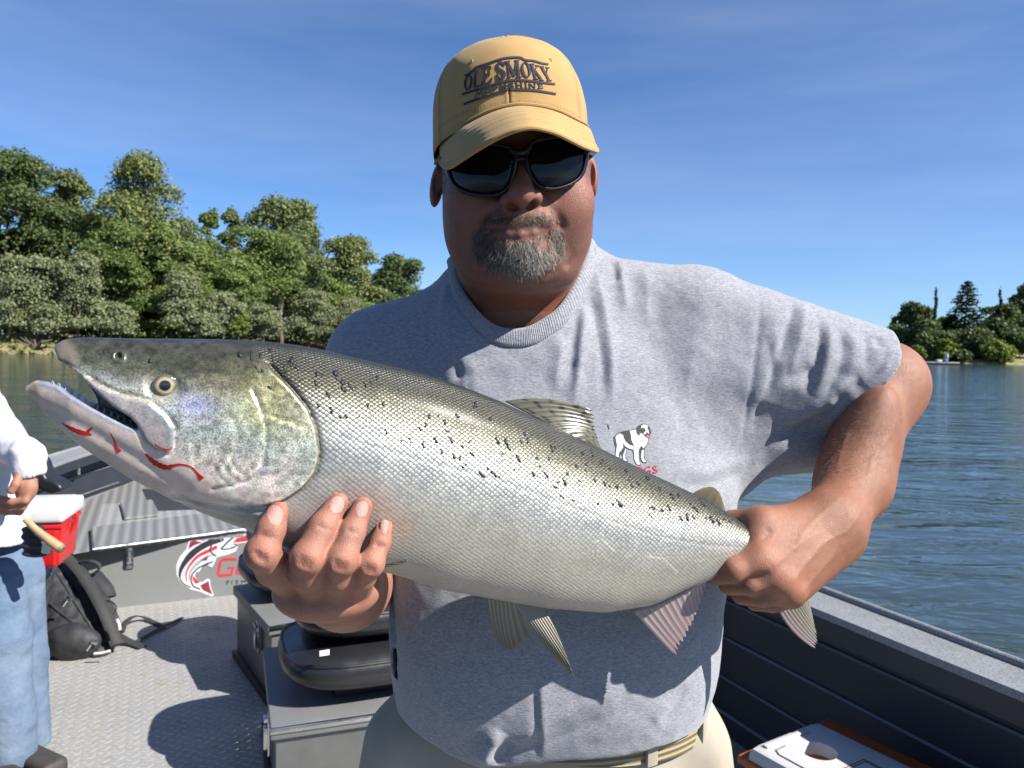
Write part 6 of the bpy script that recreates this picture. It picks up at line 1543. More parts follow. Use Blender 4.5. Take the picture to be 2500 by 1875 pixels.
# raised tread: thousands of little lozenges, one part
def tread(name, a0, a1, b0, b1, z, pitch, mat, parent, alt=True):
    A, B = np.meshgrid(np.arange(a0, a1, pitch), np.arange(b0, b1, pitch * .5), indexing='ij'); row = np.round((B - b0) / (pitch * .5)).astype(int); A = A + (row % 2) * pitch * .5
    A, B, row = A.ravel(), B.ravel(), row.ravel(); ang = np.where(row % 2 == 0, math.radians(38), math.radians(-38 if alt else 38)); L_, W_, H_ = pitch * .42, pitch * .12, .0016
    ux, uy = np.cos(ang), np.sin(ang); P4 = [(L_, 0, 0), (0, W_, 0), (-L_, 0, 0), (0, -W_, 0), (L_ * .45, 0, H_), (-L_ * .45, 0, H_)]; V_ = []
    for (x, y, zz_) in P4: V_.append(np.c_[A + ux * x - uy * y, B + uy * x + ux * y, np.full(len(A), z + zz_ - .0002)])
    V_ = np.stack(V_, 1).reshape(-1, 3); W = BO + V_[:, :1] * E1 + V_[:, 1:2] * E2 + V_[:, 2:] * np.array([0, 0, 1]); i6 = np.arange(len(A))[:, None] * 6
    F_ = np.concatenate([i6 + np.array(f) for f in ((0, 1, 4), (1, 5, 4), (1, 2, 5), (2, 3, 5), (3, 4, 5), (3, 0, 4))])
    return tag(link(name, npmesh(name, W, F_, False), mat, parent), kind='stuff')
M_BAR = worn('tread_bar', (.40, .40, .385), .1, 20, .32, .4)
tread('tread_pattern', -1.15, .75, -.2, 3.74, 0, .046, M_BAR, boat, True)
# bow platform (locker): front, top, hatches
BF, ZP = 3.74, .335
pf = [(outl(b, -1) + .06, b) for b in np.linspace(BF, 7.0, 30)] + [(outl(b, 1) - .06, b) for b in np.linspace(7.0, BF, 30)]
mb = MB(); mb.prism(pf, ZP, BM_); bow = mb.build('bow_locker', M_CARPET, boat, False)
me = bow.data; bow_bvh = BVHTree.FromPolygons([tuple(v.co) for v in me.vertices], [tuple(p.vertices) for p in me.polygons])
def slab(name, quad, z, th, mat, parent, bevel=.004):
    """four corners given in photo pixels on the plane z, built as a plate"""
    pts = [onz(px, py, z)[:2] for px, py in quad]; mb = MB(); mb.prism([tuple(q) for q in pts], th, T(0, 0, z - th))
    if bevel: bmesh.ops.bevel(mb.bm, geom=mb.bm.edges[:], offset=bevel, segments=2, affect='EDGES')
    return mb.build(name, mat, parent)
insert = slab('tread_insert', [(178, 1352), (180, 1285), (196, 1230), (345, 1165), (800, 1165), (800, 1240)], ZP + .003, .0028, M_RIB, boat, 0)
a0, b0 = ab(onz(185, 1345, ZP)); 
tread('platform_tread', -.70, .9, BF + .03, BF + 1.2, ZP + .003, .036, M_BAR, boat, False)
hatch = slab('hatch', [(226, 1338), (222, 1286), (600, 1240), (620, 1288)], ZP + .030, .026, M_RIB, boat, .006)
for q4 in ([(226, 1341), (600, 1292)],):
    p0, p1 = onz(*q4[0], ZP + .028), onz(*q4[1], ZP + .028); MB().tube([tuple(p0), tuple(p1)], .0075, 8).build('edge_trim', M_CHROME, hatch)
slab('hatch', [(303, 1264), (293, 1226), (372, 1219), (390, 1254)], ZP + .022, .018, M_RIB, boat, .005)
slab('hatch_shade_plate', [(372, 1248), (346, 1194), (430, 1190), (560, 1240)], ZP + .0045, .0018, worn('hatch_shadow', (.02, .022, .026), .2, 8, .7), boat, 0)  # thin dark plate stands in for the shade inside the open hatch
# latch on the locker front
def on_front(px, py):
    h, n = ray_hit(bow_bvh, px, py); return np.array(h)
lp = on_front(316, 1358); Lm = frame(lp - E2 * .004, E1, E2, (0, 0, 1)); mb = MB()
mb.box((.040, .006, .135), Lm @ T(0, -.002, 0), .002); mb.box((.030, .014, .085), Lm @ T(0, -.010, -.010), .004); mb.box((.034, .018, .016), Lm @ T(0, -.012, .046), .003); mb.tube([tuple(Lm @ Vector((-.012, -.018, -.03))), tuple(Lm @ Vector((.012, -.018, -.03)))], .006, 8); mb.build('latch', M_CHROME, bow)
# fish sticker and lettering on the locker front
M_STW, M_STR, M_STM, M_STK, M_STG = flat('sticker_white', (.46, .46, .48), .4), flat('sticker_red', (.42, .028, .03), .4), flat('sticker_maroon', (.17, .022, .035), .4), flat('sticker_black', (.022, .024, .03), .4), flat('sticker_grey', (.25, .26, .29), .4)
q = lambda L_: Z(L_, 200, 1280, 4.366)
dec = lambda n, L_, m, o, par: decal_poly(bow_bvh, n, q(L_), m, par, o, 3.9, 5)
W_ = [(1150, 150), (1290, 178), (1420, 132), (1520, 113), (1630, 106), (1690, 118), (1775, 96), (1775, 190), (1660, 208), (1600, 205), (1640, 235), (1664, 240), (1640, 290), (1560, 322), (1440, 352), (1418, 400), (1390, 458), (1345, 442), (1346, 405), (1290, 432), (1255, 505), (1215, 512), (1205, 560), (1240, 612), (1285, 618), (1335, 580), (1366, 585), (1372, 660), (1408, 760), (1380, 772), (1270, 722), (1150, 692), (1060, 632), (1010, 545), (1003, 440), (1038, 350), (1108, 268)]
stk = dec('fish_sticker', [W_], M_STW, .0012, bow)
dec('sticker_back', [stroke(spline([(1600, 138), (1460, 165), (1330, 212), (1210, 285), (1120, 375), (1058, 475), (1040, 560)], 30), np.interp(np.linspace(0, 1, 30), [0, .2, .6, 1], [16, 62, 66, 22]))], M_STK, .0018, stk)
for L_ in ([(1158, 168), (1282, 192), (1200, 222), (1135, 262)], [(1352, 322), (1332, 384), (1262, 392)], [(1262, 652), (1350, 604), (1362, 672), (1390, 748), (1290, 702)]): dec('sticker_fin', [L_], M_STM, .0020, stk)
dec('sticker_stripe', [stroke(spline([(1440, 240), (1340, 288), (1232, 345), (1155, 432), (1112, 520), (1116, 610)], 26), np.interp(np.linspace(0, 1, 26), [0, .3, 1], [36, 34, 8])), np.array([(1180, 545), (1255, 622), (1212, 634), (1180, 590)], float), np.array([(1668, 128), (1768, 108), (1768, 178), (1612, 196)], float)], M_STR, .0020, stk)
for L_, w in (([(1382, 220), (1368, 285), (1432, 342)], 14), ([(1612, 138), (1548, 196), (1482, 262)], 16), ([(1490, 266), (1560, 262), (1642, 236)], 12), ([(1396, 398), (1320, 430), (1232, 472), (1165, 560), (1185, 655), (1262, 692)], 14), ([(1040, 560), (1080, 630), (1160, 676)], 12)):
    dec('sticker_line', [stroke(spline(L_, 20), w)], M_STK, .0022, stk)
dec('sticker_shade', [stroke(spline([(1420, 322), (1330, 350), (1240, 410), (1160, 500), (1140, 600)], 20), np.interp(np.linspace(0, 1, 20), [0, .5, 1], [8, 34, 10]))], M_STG, .0016, stk)
dec('locker_letter', [stroke(np.array([(1650, 372), (1510, 374), (1476, 400), (1452, 520), (1462, 548), (1590, 538), (1612, 462), (1555, 468)], float), 32)], M_STR, .0012, bow)
dec('locker_letter', [stroke(np.array([(1668, 440), (1652, 528), (1720, 532), (1742, 438)], float), 28)], M_STR, .0012, bow)
for L_ in ([[(1545, 602), (1542, 640)], [(1545, 604), (1572, 602)], [(1544, 620), (1566, 618)]], [[(1600, 600), (1598, 636)]], [[(1666, 598), (1640, 602), (1642, 614), (1662, 618), (1662, 630), (1636, 634)]], [[(1704, 594), (1702, 630)], [(1738, 590), (1736, 626)], [(1703, 612), (1737, 608)]]):
    dec('locker_letter', [stroke(np.array(l_, float), 9) for l_ in L_], M_STK, .0012, bow)
# cleat bracket on the left gunwale
cp = onz(178, 1122, .62); mb = MB(); Cm = frame(cp, E1, E2, (0, 0, 1)); mb.box((.05, .16, .10), Cm @ T(.03, .05, 0), .02); mb.box((.02, .035, .15), Cm @ T(.04, -.07, -.02), .006); mb.build('cleat', M_CHROME, boat)

# ---- seat boxes and folding seats
M_BOX = worn('box_paint', (.18, .185, .187), .07, 6, .5, .15, bump=.4, bscale=420, bdist=.0012, fine=.45)
M_BOXS = worn('box_side_metal', (.15, .152, .15), .15, 5, .40, .5, bump=.2, bscale=200, bdist=.0008)
M_VINYL = NT('black_vinyl'); _v = M_VINYL.coord(); M_VINYL.set(Base_Color=(.012, .012, .014), Roughness=M_VINYL.rng(M_VINYL.noise(_v, 12, 4, .6), .3, .7, .22, .40), Specular_IOR_Level=.6, Normal=M_VINYL.bump(M_VINYL.noise(_v, 500, 3, .6), .25, .0008)); M_VINYL = M_VINYL.m
def seat_box(corner, ang, Lx, Ly, h, label):
    """corner = near left corner on the floor, x runs to the right along the front, y away"""
    root = empty('storage_box', (corner[0], corner[1], 0), label, 'storage box', 'seat boxes', math.radians(ang)); B = Matrix.Translation((corner[0], corner[1], 0)) @ RZ(math.radians(ang))
    MB().box((Lx - .02, Ly - .02, h - .03), B @ T(Lx / 2, Ly / 2, (h - .03) / 2 + .001), .004).build('box', M_BOXS, root)
    MB().box((Lx + .012, Ly + .012, .042), B @ T(Lx / 2, Ly / 2, h - .021), .006).build('lid', M_BOX, root)
    MB().box((Lx + .016, .012, .020), B @ T(Lx / 2, -.006, h - .012), .004).build('lid_edge', M_CHROME, root)
    mb = MB(); mb.box((.008, .040, .13), B @ T(-.004, .16, h - .10), .002); mb.box((.018, .030, .07), B @ T(-.012, .16, h - .11), .004); mb.box((.02, .034, .014), B @ T(-.010, .16, h - .05), .003); mb.build('latch', M_CHROME, root)
    MB().box((.02, Ly, .03), B @ T(.0, Ly / 2, .016), .003).build('skirt', worn('box_skirt', (.02, .022, .025), .1, 9, .6), root)
    return root, B
boxA, BMA = seat_box((-.94, 3.00), 33, .56, .58, .33, 'grey metal storage box beside the fish sticker with a seat on top')
boxB, BMB = seat_box((-.690, 2.235), 20, .95, .62, .31, 'grey metal storage box nearest the trousers of the man with the fish')
def seat(center, ang, z, label, size=(.50, .47), tilt=0):
    root = empty('boat_seat', (center[0], center[1], z), label, 'seat', 'folded black boat seats', math.radians(ang)); B = Matrix.Translation((center[0], center[1], z)) @ RZ(math.radians(ang))
    def pad(name, zc, th, sx, sy, dx=0, dy=0, rx=0):
        sd = SDF(); M = B @ T(dx, dy, zc) @ RX(math.radians(rx)); Mi = np.array(M.inverted())
        def fn(p):
            q = p @ Mi[:3, :3].T + Mi[:3, 3]; X, Y, Zq = np.abs(q[:, 0]) / (sx / 2), np.abs(q[:, 1]) / (sy / 2), np.abs(q[:, 2]) / (th / 2)
            e2 = (X ** 3.4 + Y ** 3.4) ** (1 / 3.4); puff = 1 + .10 * np.clip(1 - e2 ** 2, 0, 1); e = (e2 ** 2.6 + (Zq / puff) ** 2.6) ** (1 / 2.6); return (e - 1) * th / 2
        c_ = np.array(M.translation); sd.custom(fn, c_, max(sx, sy) * .75, 'u', 0)
        V_, F_ = surface_nets(sd, c_ - max(sx, sy) * .72, c_ + max(sx, sy) * .72, .011, B=20, smooth=2)
        o = link(name, npmesh(name, V_, F_), M_VINYL, root)
        pts = []
        for k in range(64):
            a = 2 * math.pi * k / 64; ca, sa = math.cos(a), math.sin(a); s_ = (abs(ca) ** 3.4 + abs(sa) ** 3.4) ** (-1 / 3.4); pts.append(tuple(M @ Vector((sx / 2 * ca * s_ * .965, sy / 2 * sa * s_ * .965, th * .22))))
        MB().tube(pts + pts[:1], .0045, 6, cap=False).build('piping', M_VINYL, o); return o
    mb = MB(); mb.box((.30, .26, .045), B @ T(0, 0, .022), .01); mb.lathe([(.10, 0), (.10, .02), (.05, .03), (.05, .05)], B, 20); mb.build('base', worn('seat_base', (.02, .02, .022), .1, 9, .4), root)
    pad('cushion', .110, .155, size[0], size[1]); pad('backrest', .245, .135, size[0] * .92, size[1] * .92, .02, .02, tilt)
    return root, B
sA, BA_ = seat((-.955, 3.46), 33, .33, 'black folded seat behind the fingers beside the fish sticker', (.50, .46))
sB, BB_ = seat((-.46, 2.60), 22, .31, 'black folded seat on the grey box nearest the trousers', (.62, .50), -3)
MB().box((.030, .004, .016), BB_ @ T(-.20, -.246, .200) @ RZ(.1), .001).build('care_tag', flat('tag_white', (.7, .7, .7)), sB)
# seat under the red cooler
sCp = P(-15, 1500, 3.02); boxC, BMC = seat_box((sCp[0] - .17, 2.84), 22, .34, .40, .33, 'grey storage box behind the legs in blue jeans')
sC, _b = seat((sCp[0] + .01, 3.06), 22, .33, 'black folded seat under the red cooler', (.34, .36))

# ---- red cooler
M_REDPL = worn('red_plastic', (.44, .010, .012), .06, 8, .35); M_WHTPL = worn('white_plastic', (.46, .465, .46), .05, 8, .38)
def cooler_red():
    c0 = P(92, 1400, 3.02); z0 = .556; rz = math.radians(14); B = Matrix.Translation((c0[0] - .045, 3.02, z0)) @ RZ(rz)
    root = empty('cooler', tuple(B.translation), 'red cooler with a white lid behind the wooden tool handle', 'cooler', rz=rz)
    MB().box((.325, .255, .175), B @ T(0, 0, .0875), .022, 3, .90).build('body', M_REDPL, root)
    MB().box((.332, .262, .020), B @ T(0, 0, .168), .008, 2).build('rim', M_REDPL, root)
    mb = MB(); mb.box((.350, .280, .062), B @ T(0, 0, .212), .018, 3); lid = mb.build('lid', M_WHTPL, root)
    MB().box((.300, .230, .006), B @ T(0, 0, .2445), .003, 2).build('lid_panel', M_WHTPL, lid)
    mb = MB(); mb.box((.09, .012, .035), B @ T(-.03, -.142, .205), .004); mb.build('lid_catch', M_WHTPL, lid)
    mb = MB(); mb.tube([tuple(B @ Vector(q)) for q in ((.165, 0, .12), (.182, 0, .16), (.182, 0, .19))], .008, 8); mb.build('handle_lug', M_REDPL, root)
cooler_red()
# ---- backpack
M_NYL = worn('black_nylon', (.016, .016, .018), .35, 14, .62, bump=.6, bscale=120, bdist=.003); M_STRAP = worn('black_webbing', (.022, .022, .022), .25, 60, .7, bump=.6, bscale=900, bdist=.0015)
bpk = empty('backpack', tuple(onz(190, 1590, 0)), 'black backpack slumped on the deck against the locker under the red cooler', 'backpack')
sd = SDF(); sd.cone(P(118, 1420, 3.78), P(178, 1550, 3.62), .135, .160, .05); sd.cone(P(215, 1490, 3.66), P(245, 1570, 3.58), .075, .07, .05); sd.ell(P(150, 1560, 3.55), (.20, .16, .11), .05); sd.ell(P(245, 1585, 3.50), (.06, .07, .045), .04)
sd.custom(lambda p: -p[:, 2] + .004, P(180, 1600, 3.6), .5, 'i', .01); sd.custom(lambda p: .010 * vnoise(p, 14, 3, 2) + .005 * vnoise(p, 38, 4, 1), P(180, 1500, 3.6), .6, 'd')
V_, F_ = surface_nets(sd, (-2.75, 3.2, -.02), (-1.55, 4.2, .75), .010, B=20, smooth=1); bb_ = link('body', npmesh('body', V_, F_), M_NYL, bpk)
def belt_strip(name, pts, w, mat, parent, th=.25): return MB().tube(pts, w, 8, flat=th, up=(0, 0, 1)).build(name, mat, parent)
sd = SDF(); sd.ell(P(175, 1568, 3.44), (.13, .07, .085), .03); sd.custom(lambda p: .006 * vnoise(p, 22, 8, 2), P(175, 1560, 3.44), .4, 'd')
V_, F_ = surface_nets(sd, P(175, 1568, 3.44) - .2, P(175, 1568, 3.44) + .2, .009, B=20, smooth=1); link('pocket', npmesh('pocket', V_, F_), M_NYL, bpk)
pl = lambda L_: [tuple(P(*q_)) for q_ in spline(L_, 24)]
belt_strip('shoulder_strap', pl([(165, 1362, 3.74), (205, 1408, 3.66), (245, 1475, 3.56), (272, 1535, 3.50), (286, 1575, 3.46)]), .030, M_STRAP, bpk, .5)
belt_strip('shoulder_strap', pl([(190, 1385, 3.78), (232, 1430, 3.70), (268, 1490, 3.60), (288, 1545, 3.52)]), .026, M_STRAP, bpk, .5)
belt_strip('side_flap', pl([(232, 1400, 3.74), (256, 1430, 3.70), (266, 1458, 3.66)]), .035, M_NYL, bpk, .3)
MB().tube(pl([(196, 1372, 3.72), (222, 1370, 3.70), (242, 1378, 3.70), (240, 1392, 3.70), (226, 1402, 3.70)]), .011, 8, flat=.6).build('grab_loop', M_STRAP, bpk)
g_ = lambda px, py, z=.008: tuple(onz(px, py, z))
MB().tube([tuple(q_) for q_ in spline([onz(296, 1545, .03), onz(306, 1520, .05), onz(328, 1505, .045), onz(350, 1507, .02), onz(374, 1518, .008), onz(400, 1529, .008)], 26)], .015, 8, flat=.22, up=(0, 0, 1)).build('loose_strap', M_STRAP, bpk)
MB().tube([g_(330, 1568), g_(365, 1548, .010), g_(398, 1530, .014), g_(422, 1519, .010), g_(445, 1508)], .014, 8, flat=.2, up=(0, 0, 1)).build('loose_strap', M_STRAP, bpk)
MB().tube([g_(284, 1548, .04), g_(305, 1560, .03), g_(328, 1571, .012), g_(348, 1580, .008)], .022, 8, flat=.3, up=(0, 0, 1)).build('loose_strap', M_STRAP, bpk)
MB().tube(pl([(258, 1466, 3.6), (274, 1470, 3.58), (284, 1484, 3.56), (276, 1500, 3.55), (262, 1496, 3.55)]), .004, 6).build('cord', M_STRAP, bpk)
for (px, py, y) in ((172, 1460, 3.44), (230, 1568, 3.40)):
    c_ = P(px, py, y); MB().box((.030, .012, .018), T(*c_) @ RY(.4), .004).tube([tuple(c_ + np.array([-.012, -.005, -.008])), tuple(c_ + np.array([-.03, -.008, -.035]))], .006, 6).build('zip_pull', M_CHROME, bpk)
MB().tube(pl([(286, 1512, 3.44), (291, 1524, 3.43), (293, 1538, 3.42)]), .006, 6).tube(pl([(230, 1596, 3.36), (250, 1594, 3.36), (268, 1589, 3.36)]), .006, 6).build('piping', flat('piping_highlight', (.6, .6, .58)), bpk)  # white highlights along the pack's piping, put in as pale tubes
# zips: long raised seams over the body
pk_bvh = BVHTree.FromPolygons([tuple(q_) for q_ in V_], [tuple(q_) for q_ in F_])
V2 = np.empty(len(bb_.data.vertices) * 3, np.float32); bb_.data.vertices.foreach_get('co', V2); bp_bvh = BVHTree.FromPolygons([tuple(q_) for q_ in V2.reshape(-1, 3)], [tuple(p.vertices) for p in bb_.data.polygons])
for L_ in ([(140, 1400), (165, 1440), (195, 1490), (232, 1545)], [(100, 1450), (140, 1490), (185, 1525)], [(155, 1395), (190, 1440), (222, 1495), (250, 1555)]):
    pts = []
    for px, py in spline(L_, 22):
        h, n = ray_hit(bp_bvh, px, py)
        if h is not None: pts.append(tuple(h - Vector(ray(px, py)).normalized() * .003))
    if len(pts) > 3: MB().tube(pts, .006, 6).build('zip', M_STRAP, bpk)

# ---- black moulded bracket behind the white sleeve
yb = 4.35; pb = [(88, 1096), (99, 1104), (112, 1128), (120, 1150), (128, 1164), (148, 1171), (160, 1180), (166, 1189), (160, 1196), (140, 1202), (122, 1196), (104, 1182), (90, 1178), (78, 1150), (78, 1110)]
sd = SDF(); pw = np.array([P(px, py, yb)[[0, 2]] for px, py in pb])
sd.custom(lambda p: np.sqrt(np.maximum(poly_sd(p[:, 0], p[:, 2], pw) + .012, 0) ** 2 + np.maximum(np.abs(p[:, 1] - yb) - .05 + .35 * np.maximum(0, p[:, 2] - .75), 0) ** 2) - .012, P(120, 1150, yb), .35, 'u', 0)
V_, F_ = surface_nets(sd, P(120, 1150, yb) - .32, P(120, 1150, yb) + .32, .008, B=20, smooth=2)
o = link('plastic_bracket', npmesh('plastic_bracket', V_, F_), worn('black_moulding', (.014, .015, .017), .1, 9, .35)); tag(o, 'black moulded plastic bracket standing on the bow behind the white sleeve', 'bracket')

# ---- white lidded orange cooler at the lower right
M_ORPL = worn('orange_plastic', (.30, .07, .02), .12, 8, .45); M_WHTD = worn('dirty_white_plastic', (.42, .42, .41), .06, 9, .42, bump=.2, bscale=300, bdist=.0006)
t = NT('stained_lid'); vv = t.coord(); n1 = t.noise(vv, 16, 5, .65); n2 = t.noise(vv, 55, 4, .7)
colr = t.mix(t.rng(n1, .52, .72, 0, .55), (.43, .43, .42), (.40, .31, .29)); colr = t.mix(t.rng(n2, .60, .75, 0, .5), colr, (.24, .235, .225)); t.set(Base_Color=colr, Roughness=.42, Normal=t.bump(n2, .15, .001)); M_LID = t.m
ZL = .375; A_, B_, = onz(1826, 1822, ZL), onz(1992, 1757, ZL)
u_ = (B_ - A_); CWd = np.linalg.norm(u_); u_ /= CWd; v_ = np.array([u_[1], -u_[0], 0]); CLn = .56
Cm = frame(A_ + np.array([0, 0, -ZL]), u_, -v_, (0, 0, 1))     # x across to the wall, y away from us (so the cooler runs to -y)
chest = empty('cooler', tuple(A_ + np.array([0, 0, -ZL])), 'white lidded orange cooler with a round cup holder beside the tan belt', 'cooler')
MB().box((CWd + .035, CLn + .02, ZL - .075), Cm @ T(CWd / 2 + .012, -CLn / 2, (ZL - .075) / 2 + .001), .03, 3, .92).build('body', M_ORPL, chest)
MB().box((CWd + .115, CLn + .05, .026), Cm @ T(CWd / 2 + .047, -CLn / 2 + .006, ZL - .046), .010, 3).build('rim', M_ORPL, chest)
# lid with a real round cup holder: ring topology
def lid_plate():
    bm = bmesh.new(); cx, cy, R0, N = CWd * .50, -.115, .046, 40
    def rr(u, v): return bm.verts.new(tuple(Cm @ Vector((u, v, ZL))))
    ring = [(cx + R0 * math.cos(2 * math.pi * k / N), cy + R0 * math.sin(2 * math.pi * k / N)) for k in range(N)]
    def sq(k, g):
        a = 2 * math.pi * k / N; c, s = math.cos(a), math.sin(a); m = max(abs(c) / (CWd * .5 - g), (s if s > 0 else 0) / (.115 - g), (-s if s < 0 else 0) / (CLn - .115 - g)); return (cx + c / m, cy + s / m)
    loops = []
    for zz_, f in ((-.055, lambda k: (cx + (ring[k][0] - cx) * .86, cy + (ring[k][1] - cy) * .86)), (-.004, lambda k: ring[k]), (0, lambda k: (cx + (ring[k][0] - cx) * 1.06, cy + (ring[k][1] - cy) * 1.06)), (0, lambda k: tuple(np.array(ring[k]) * .5 + np.array(sq(k, .03)) * .5)), (0, lambda k: sq(k, .018)), (-.004, lambda k: sq(k, .006)), (-.014, lambda k: sq(k, 0)), (-.048, lambda k: sq(k, -.004)), (-.052, lambda k: sq(k, .01))):
        loops.append([bm.verts.new(tuple(Cm @ Vector((*f(k), ZL + zz_)))) for k in range(N)])
    bm.faces.new(loops[0])
    for A, B in zip(loops, loops[1:]):
        for k in range(N): bm.faces.new((A[k], A[(k + 1) % N], B[(k + 1) % N], B[k]))
    bmesh.ops.recalc_face_normals(bm, faces=bm.faces[:]); me = bpy.data.meshes.new('lid'); bm.to_mesh(me); bm.free(); me.polygons.foreach_set('use_smooth', np.ones(len(me.polygons), bool)); me.set_sharp_from_angle(angle=math.radians(30))
    return link('lid', me, M_LID, chest)
lid = lid_plate()
MB().box((CWd * .62, .016, .007), Cm @ T(CWd * .42, -.030, ZL + .0035), .003).build('grip', M_WHTD, lid)
sp_ = [(.06, -.055), (.05, -.07), (.05, -CLn + .03)]
MB().tube([tuple(Cm @ Vector((x, y, ZL + .001))) for x, y in [(CWd * .30, -.052), (CWd * .16, -.055), (CWd * .12, -.075), (CWd * .12, -CLn + .03)]], .0022, 6).build('seam', flat('seam_grey', (.12, .12, .12)), lid)
for dz, k in ((.0022, 0), (.0022, .008)):
    x0, x1, y0, y1 = CWd * .36 + k, CWd * .72 - k, -.205 - k, -.40 + k; pts = [(x0, y0), (x1, y0), (x1, y1), (x0, y1), (x0, y0)]
    MB().tube([tuple(Cm @ Vector((x, y, ZL + .0005))) for x, y in pts], .0016, 6).build('badge_line', flat('badge_black', (.03, .03, .03)), lid)
print('boat', _t.time() - _t0)
# ================================================================== the second person, cut by the left edge
_t0 = _t.time()
p2 = empty('person', tuple(P(0, 1800, 2.56) * np.array([1, 1, 0])), 'person in white shirt and blue jeans with clasped hands, cut by the left edge', 'person')
t = NT('white_cotton'); vv = t.coord(); n1 = t.noise(vv, 14, 4, .6); t.set(Base_Color=(.47, .47, .49), Roughness=.85, Specular_IOR_Level=.2, Normal=t.bump(n1, .35, .02)); M_WSH = t.m
t = NT('blue_denim'); vv = t.coord(); n1 = t.noise(vv, 7, 5, .65); n2 = t.noise(t.coord('Object', (90, 90, 500)), 1, 2, .6)
colr = t.mix(t.rng(n1, .35, .65, 0, 1), (.075, .115, .175), (.13, .175, .235)); colr = t.mix(t.rng(n2, .3, .7, 0, .35), colr, (.055, .095, .17)); t.set(Base_Color=colr, Roughness=.9, Normal=t.bump(t.noise(vv, 11, 3, .5), .6, .03)); M_DENIM = t.m
sk = SDF()
sk.cone(P(-150, 900, 2.60), P(-60, 1300, 2.62), .12, .12, .05); sk.cone(P(-165, 800, 2.6), P(-175, 700, 2.6), .055, .055, .03); sk.ell(P(-185, 655, 2.58), (.078, .095, .115), .02); sk.ell(P(-175, 672, 2.50), (.014, .02, .016), .012)
for sx in (-1, 1): sk.ell(P(-185 + sx * 56, 660, 2.59), (.012, .022, .030), .006)
sk.cone(P(-100, 900, 2.60), P(22, 1085, 2.55), .048, .042, .02); sk.cone(P(22, 1085, 2.55), P(70, 1120, 2.44), .042, .034, .02); sk.cone(P(70, 1120, 2.44), P(66, 1165, 2.42), .036, .030, .015)
sk.ell(P(64, 1192, 2.41), (.034, .028, .042), .012, rot=rotm(0, 15, 0))
for (pts, r0) in (([(78, 1190, 2.405), (62, 1222, 2.39), (30, 1226, 2.385), (-5, 1216, 2.39)], .0125), ([(76, 1206, 2.41), (55, 1238, 2.40), (25, 1240, 2.395), (-5, 1232, 2.40)], .012), ([(70, 1215, 2.42), (48, 1250, 2.41), (15, 1250, 2.405), (-5, 1246, 2.41)], .011), ([(48, 1158, 2.39), (38, 1182, 2.37), (28, 1198, 2.365)], .0135)):
    for a, b in zip(pts[:-1], pts[1:]): sk.cone(P(*a), P(*b), r0, r0 * .92, .005)
sk.cone(P(-200, 900, 2.60), P(-250, 1120, 2.50), .048, .042, .02); sk.cone(P(-250, 1120, 2.50), P(-60, 1225, 2.40), .042, .028, .015); sk.ell(P(-30, 1235, 2.40), (.045, .03, .028), .012)
V_, F_ = surface_nets(sk, (-2.45, 2.2, .7), (-1.45, 2.85, 1.9), .0055, B=20, smooth=1)
link('body', npmesh('body', V_, F_, True, np.tile((.30, .145, .095), (len(V_), 1))), M_SKIN, p2)
sw = SDF(); sw.cone(P(-160, 900, 2.60), P(-95, 1100, 2.62), .155, .160, .05); sw.cone(P(-95, 1100, 2.62), P(-62, 1330, 2.60), .160, .178, .05)
sw.cone(P(-95, 895, 2.60), P(10, 1075, 2.56), .068, .064, .03); sw.cone(P(10, 1075, 2.56), P(66, 1112, 2.46), .064, .052, .03); sw.cone(P(66, 1112, 2.46), P(72, 1148, 2.43), .050, .047, .02)
sw.cone(P(-205, 900, 2.60), P(-250, 1110, 2.52), .066, .060, .03); sw.cone(P(-250, 1110, 2.52), P(-110, 1205, 2.43), .058, .048, .03)
sw.custom(lambda p: p[:, 2] - (.735 + .02 * np.sin(p[:, 0] * 14)), P(-60, 1360, 2.6) + np.array([0, 0, -.12]), .34, 's', .006)
_h = P(73, 1172, 2.425); sw.custom(lambda p: np.linalg.norm(p - _h, axis=1) - .042, _h, .05, 's', .004)
sw.custom(lambda p: .011 * vnoise(p * np.array([1, 1, .6]), 11, 15, 2) + .005 * vnoise(p, 30, 16, 1), P(-60, 1150, 2.6), .9, 'd')
V_, F_ = surface_nets(sw, (-2.5, 2.1, .68), (-1.4, 2.95, 1.55), .0075, B=20, smooth=1); link('shirt', npmesh('shirt', V_, F_), M_WSH, p2)
je = SDF(); je.ell(P(-42, 1385, 2.62), (.165, .125, .13), .03)
je.cone(P(42, 1400, 2.62), P(58, 1600, 2.63), .088, .072, .03); je.cone(P(58, 1600, 2.63), P(66, 1830, 2.62), .072, .078, .03); je.cone(P(-72, 1400, 2.58), P(-60, 1620, 2.50), .100, .085, .03); je.cone(P(-60, 1620, 2.50), P(-40, 1880, 2.50), .085, .090, .03); je.ell(P(60, 1838, 2.62), (.10, .12, .03), .03)
je.cone(P(0, 1420, 2.54), P(8, 1560, 2.50), .085, .082, .03); je.cone(P(8, 1560, 2.50), P(18, 1860, 2.49), .082, .085, .03)
je.custom(lambda p: .010 * vnoise(p * np.array([1, 1, .8]), 7, 25, 1) + .003 * vnoise(p * np.array([1, 1, 2.2]), 16, 26, 1), P(0, 1600, 2.6), .9, 'd'); je.custom(lambda p: .035 - p[:, 2], P(0, 1850, 2.6), .6, 'i', .006)
V_, F_ = surface_nets(je, (-2.35, 2.15, -.02), (-1.35, 2.95, .95), .0085, B=20, smooth=1); link('jeans', npmesh('jeans', V_, F_), M_DENIM, p2)
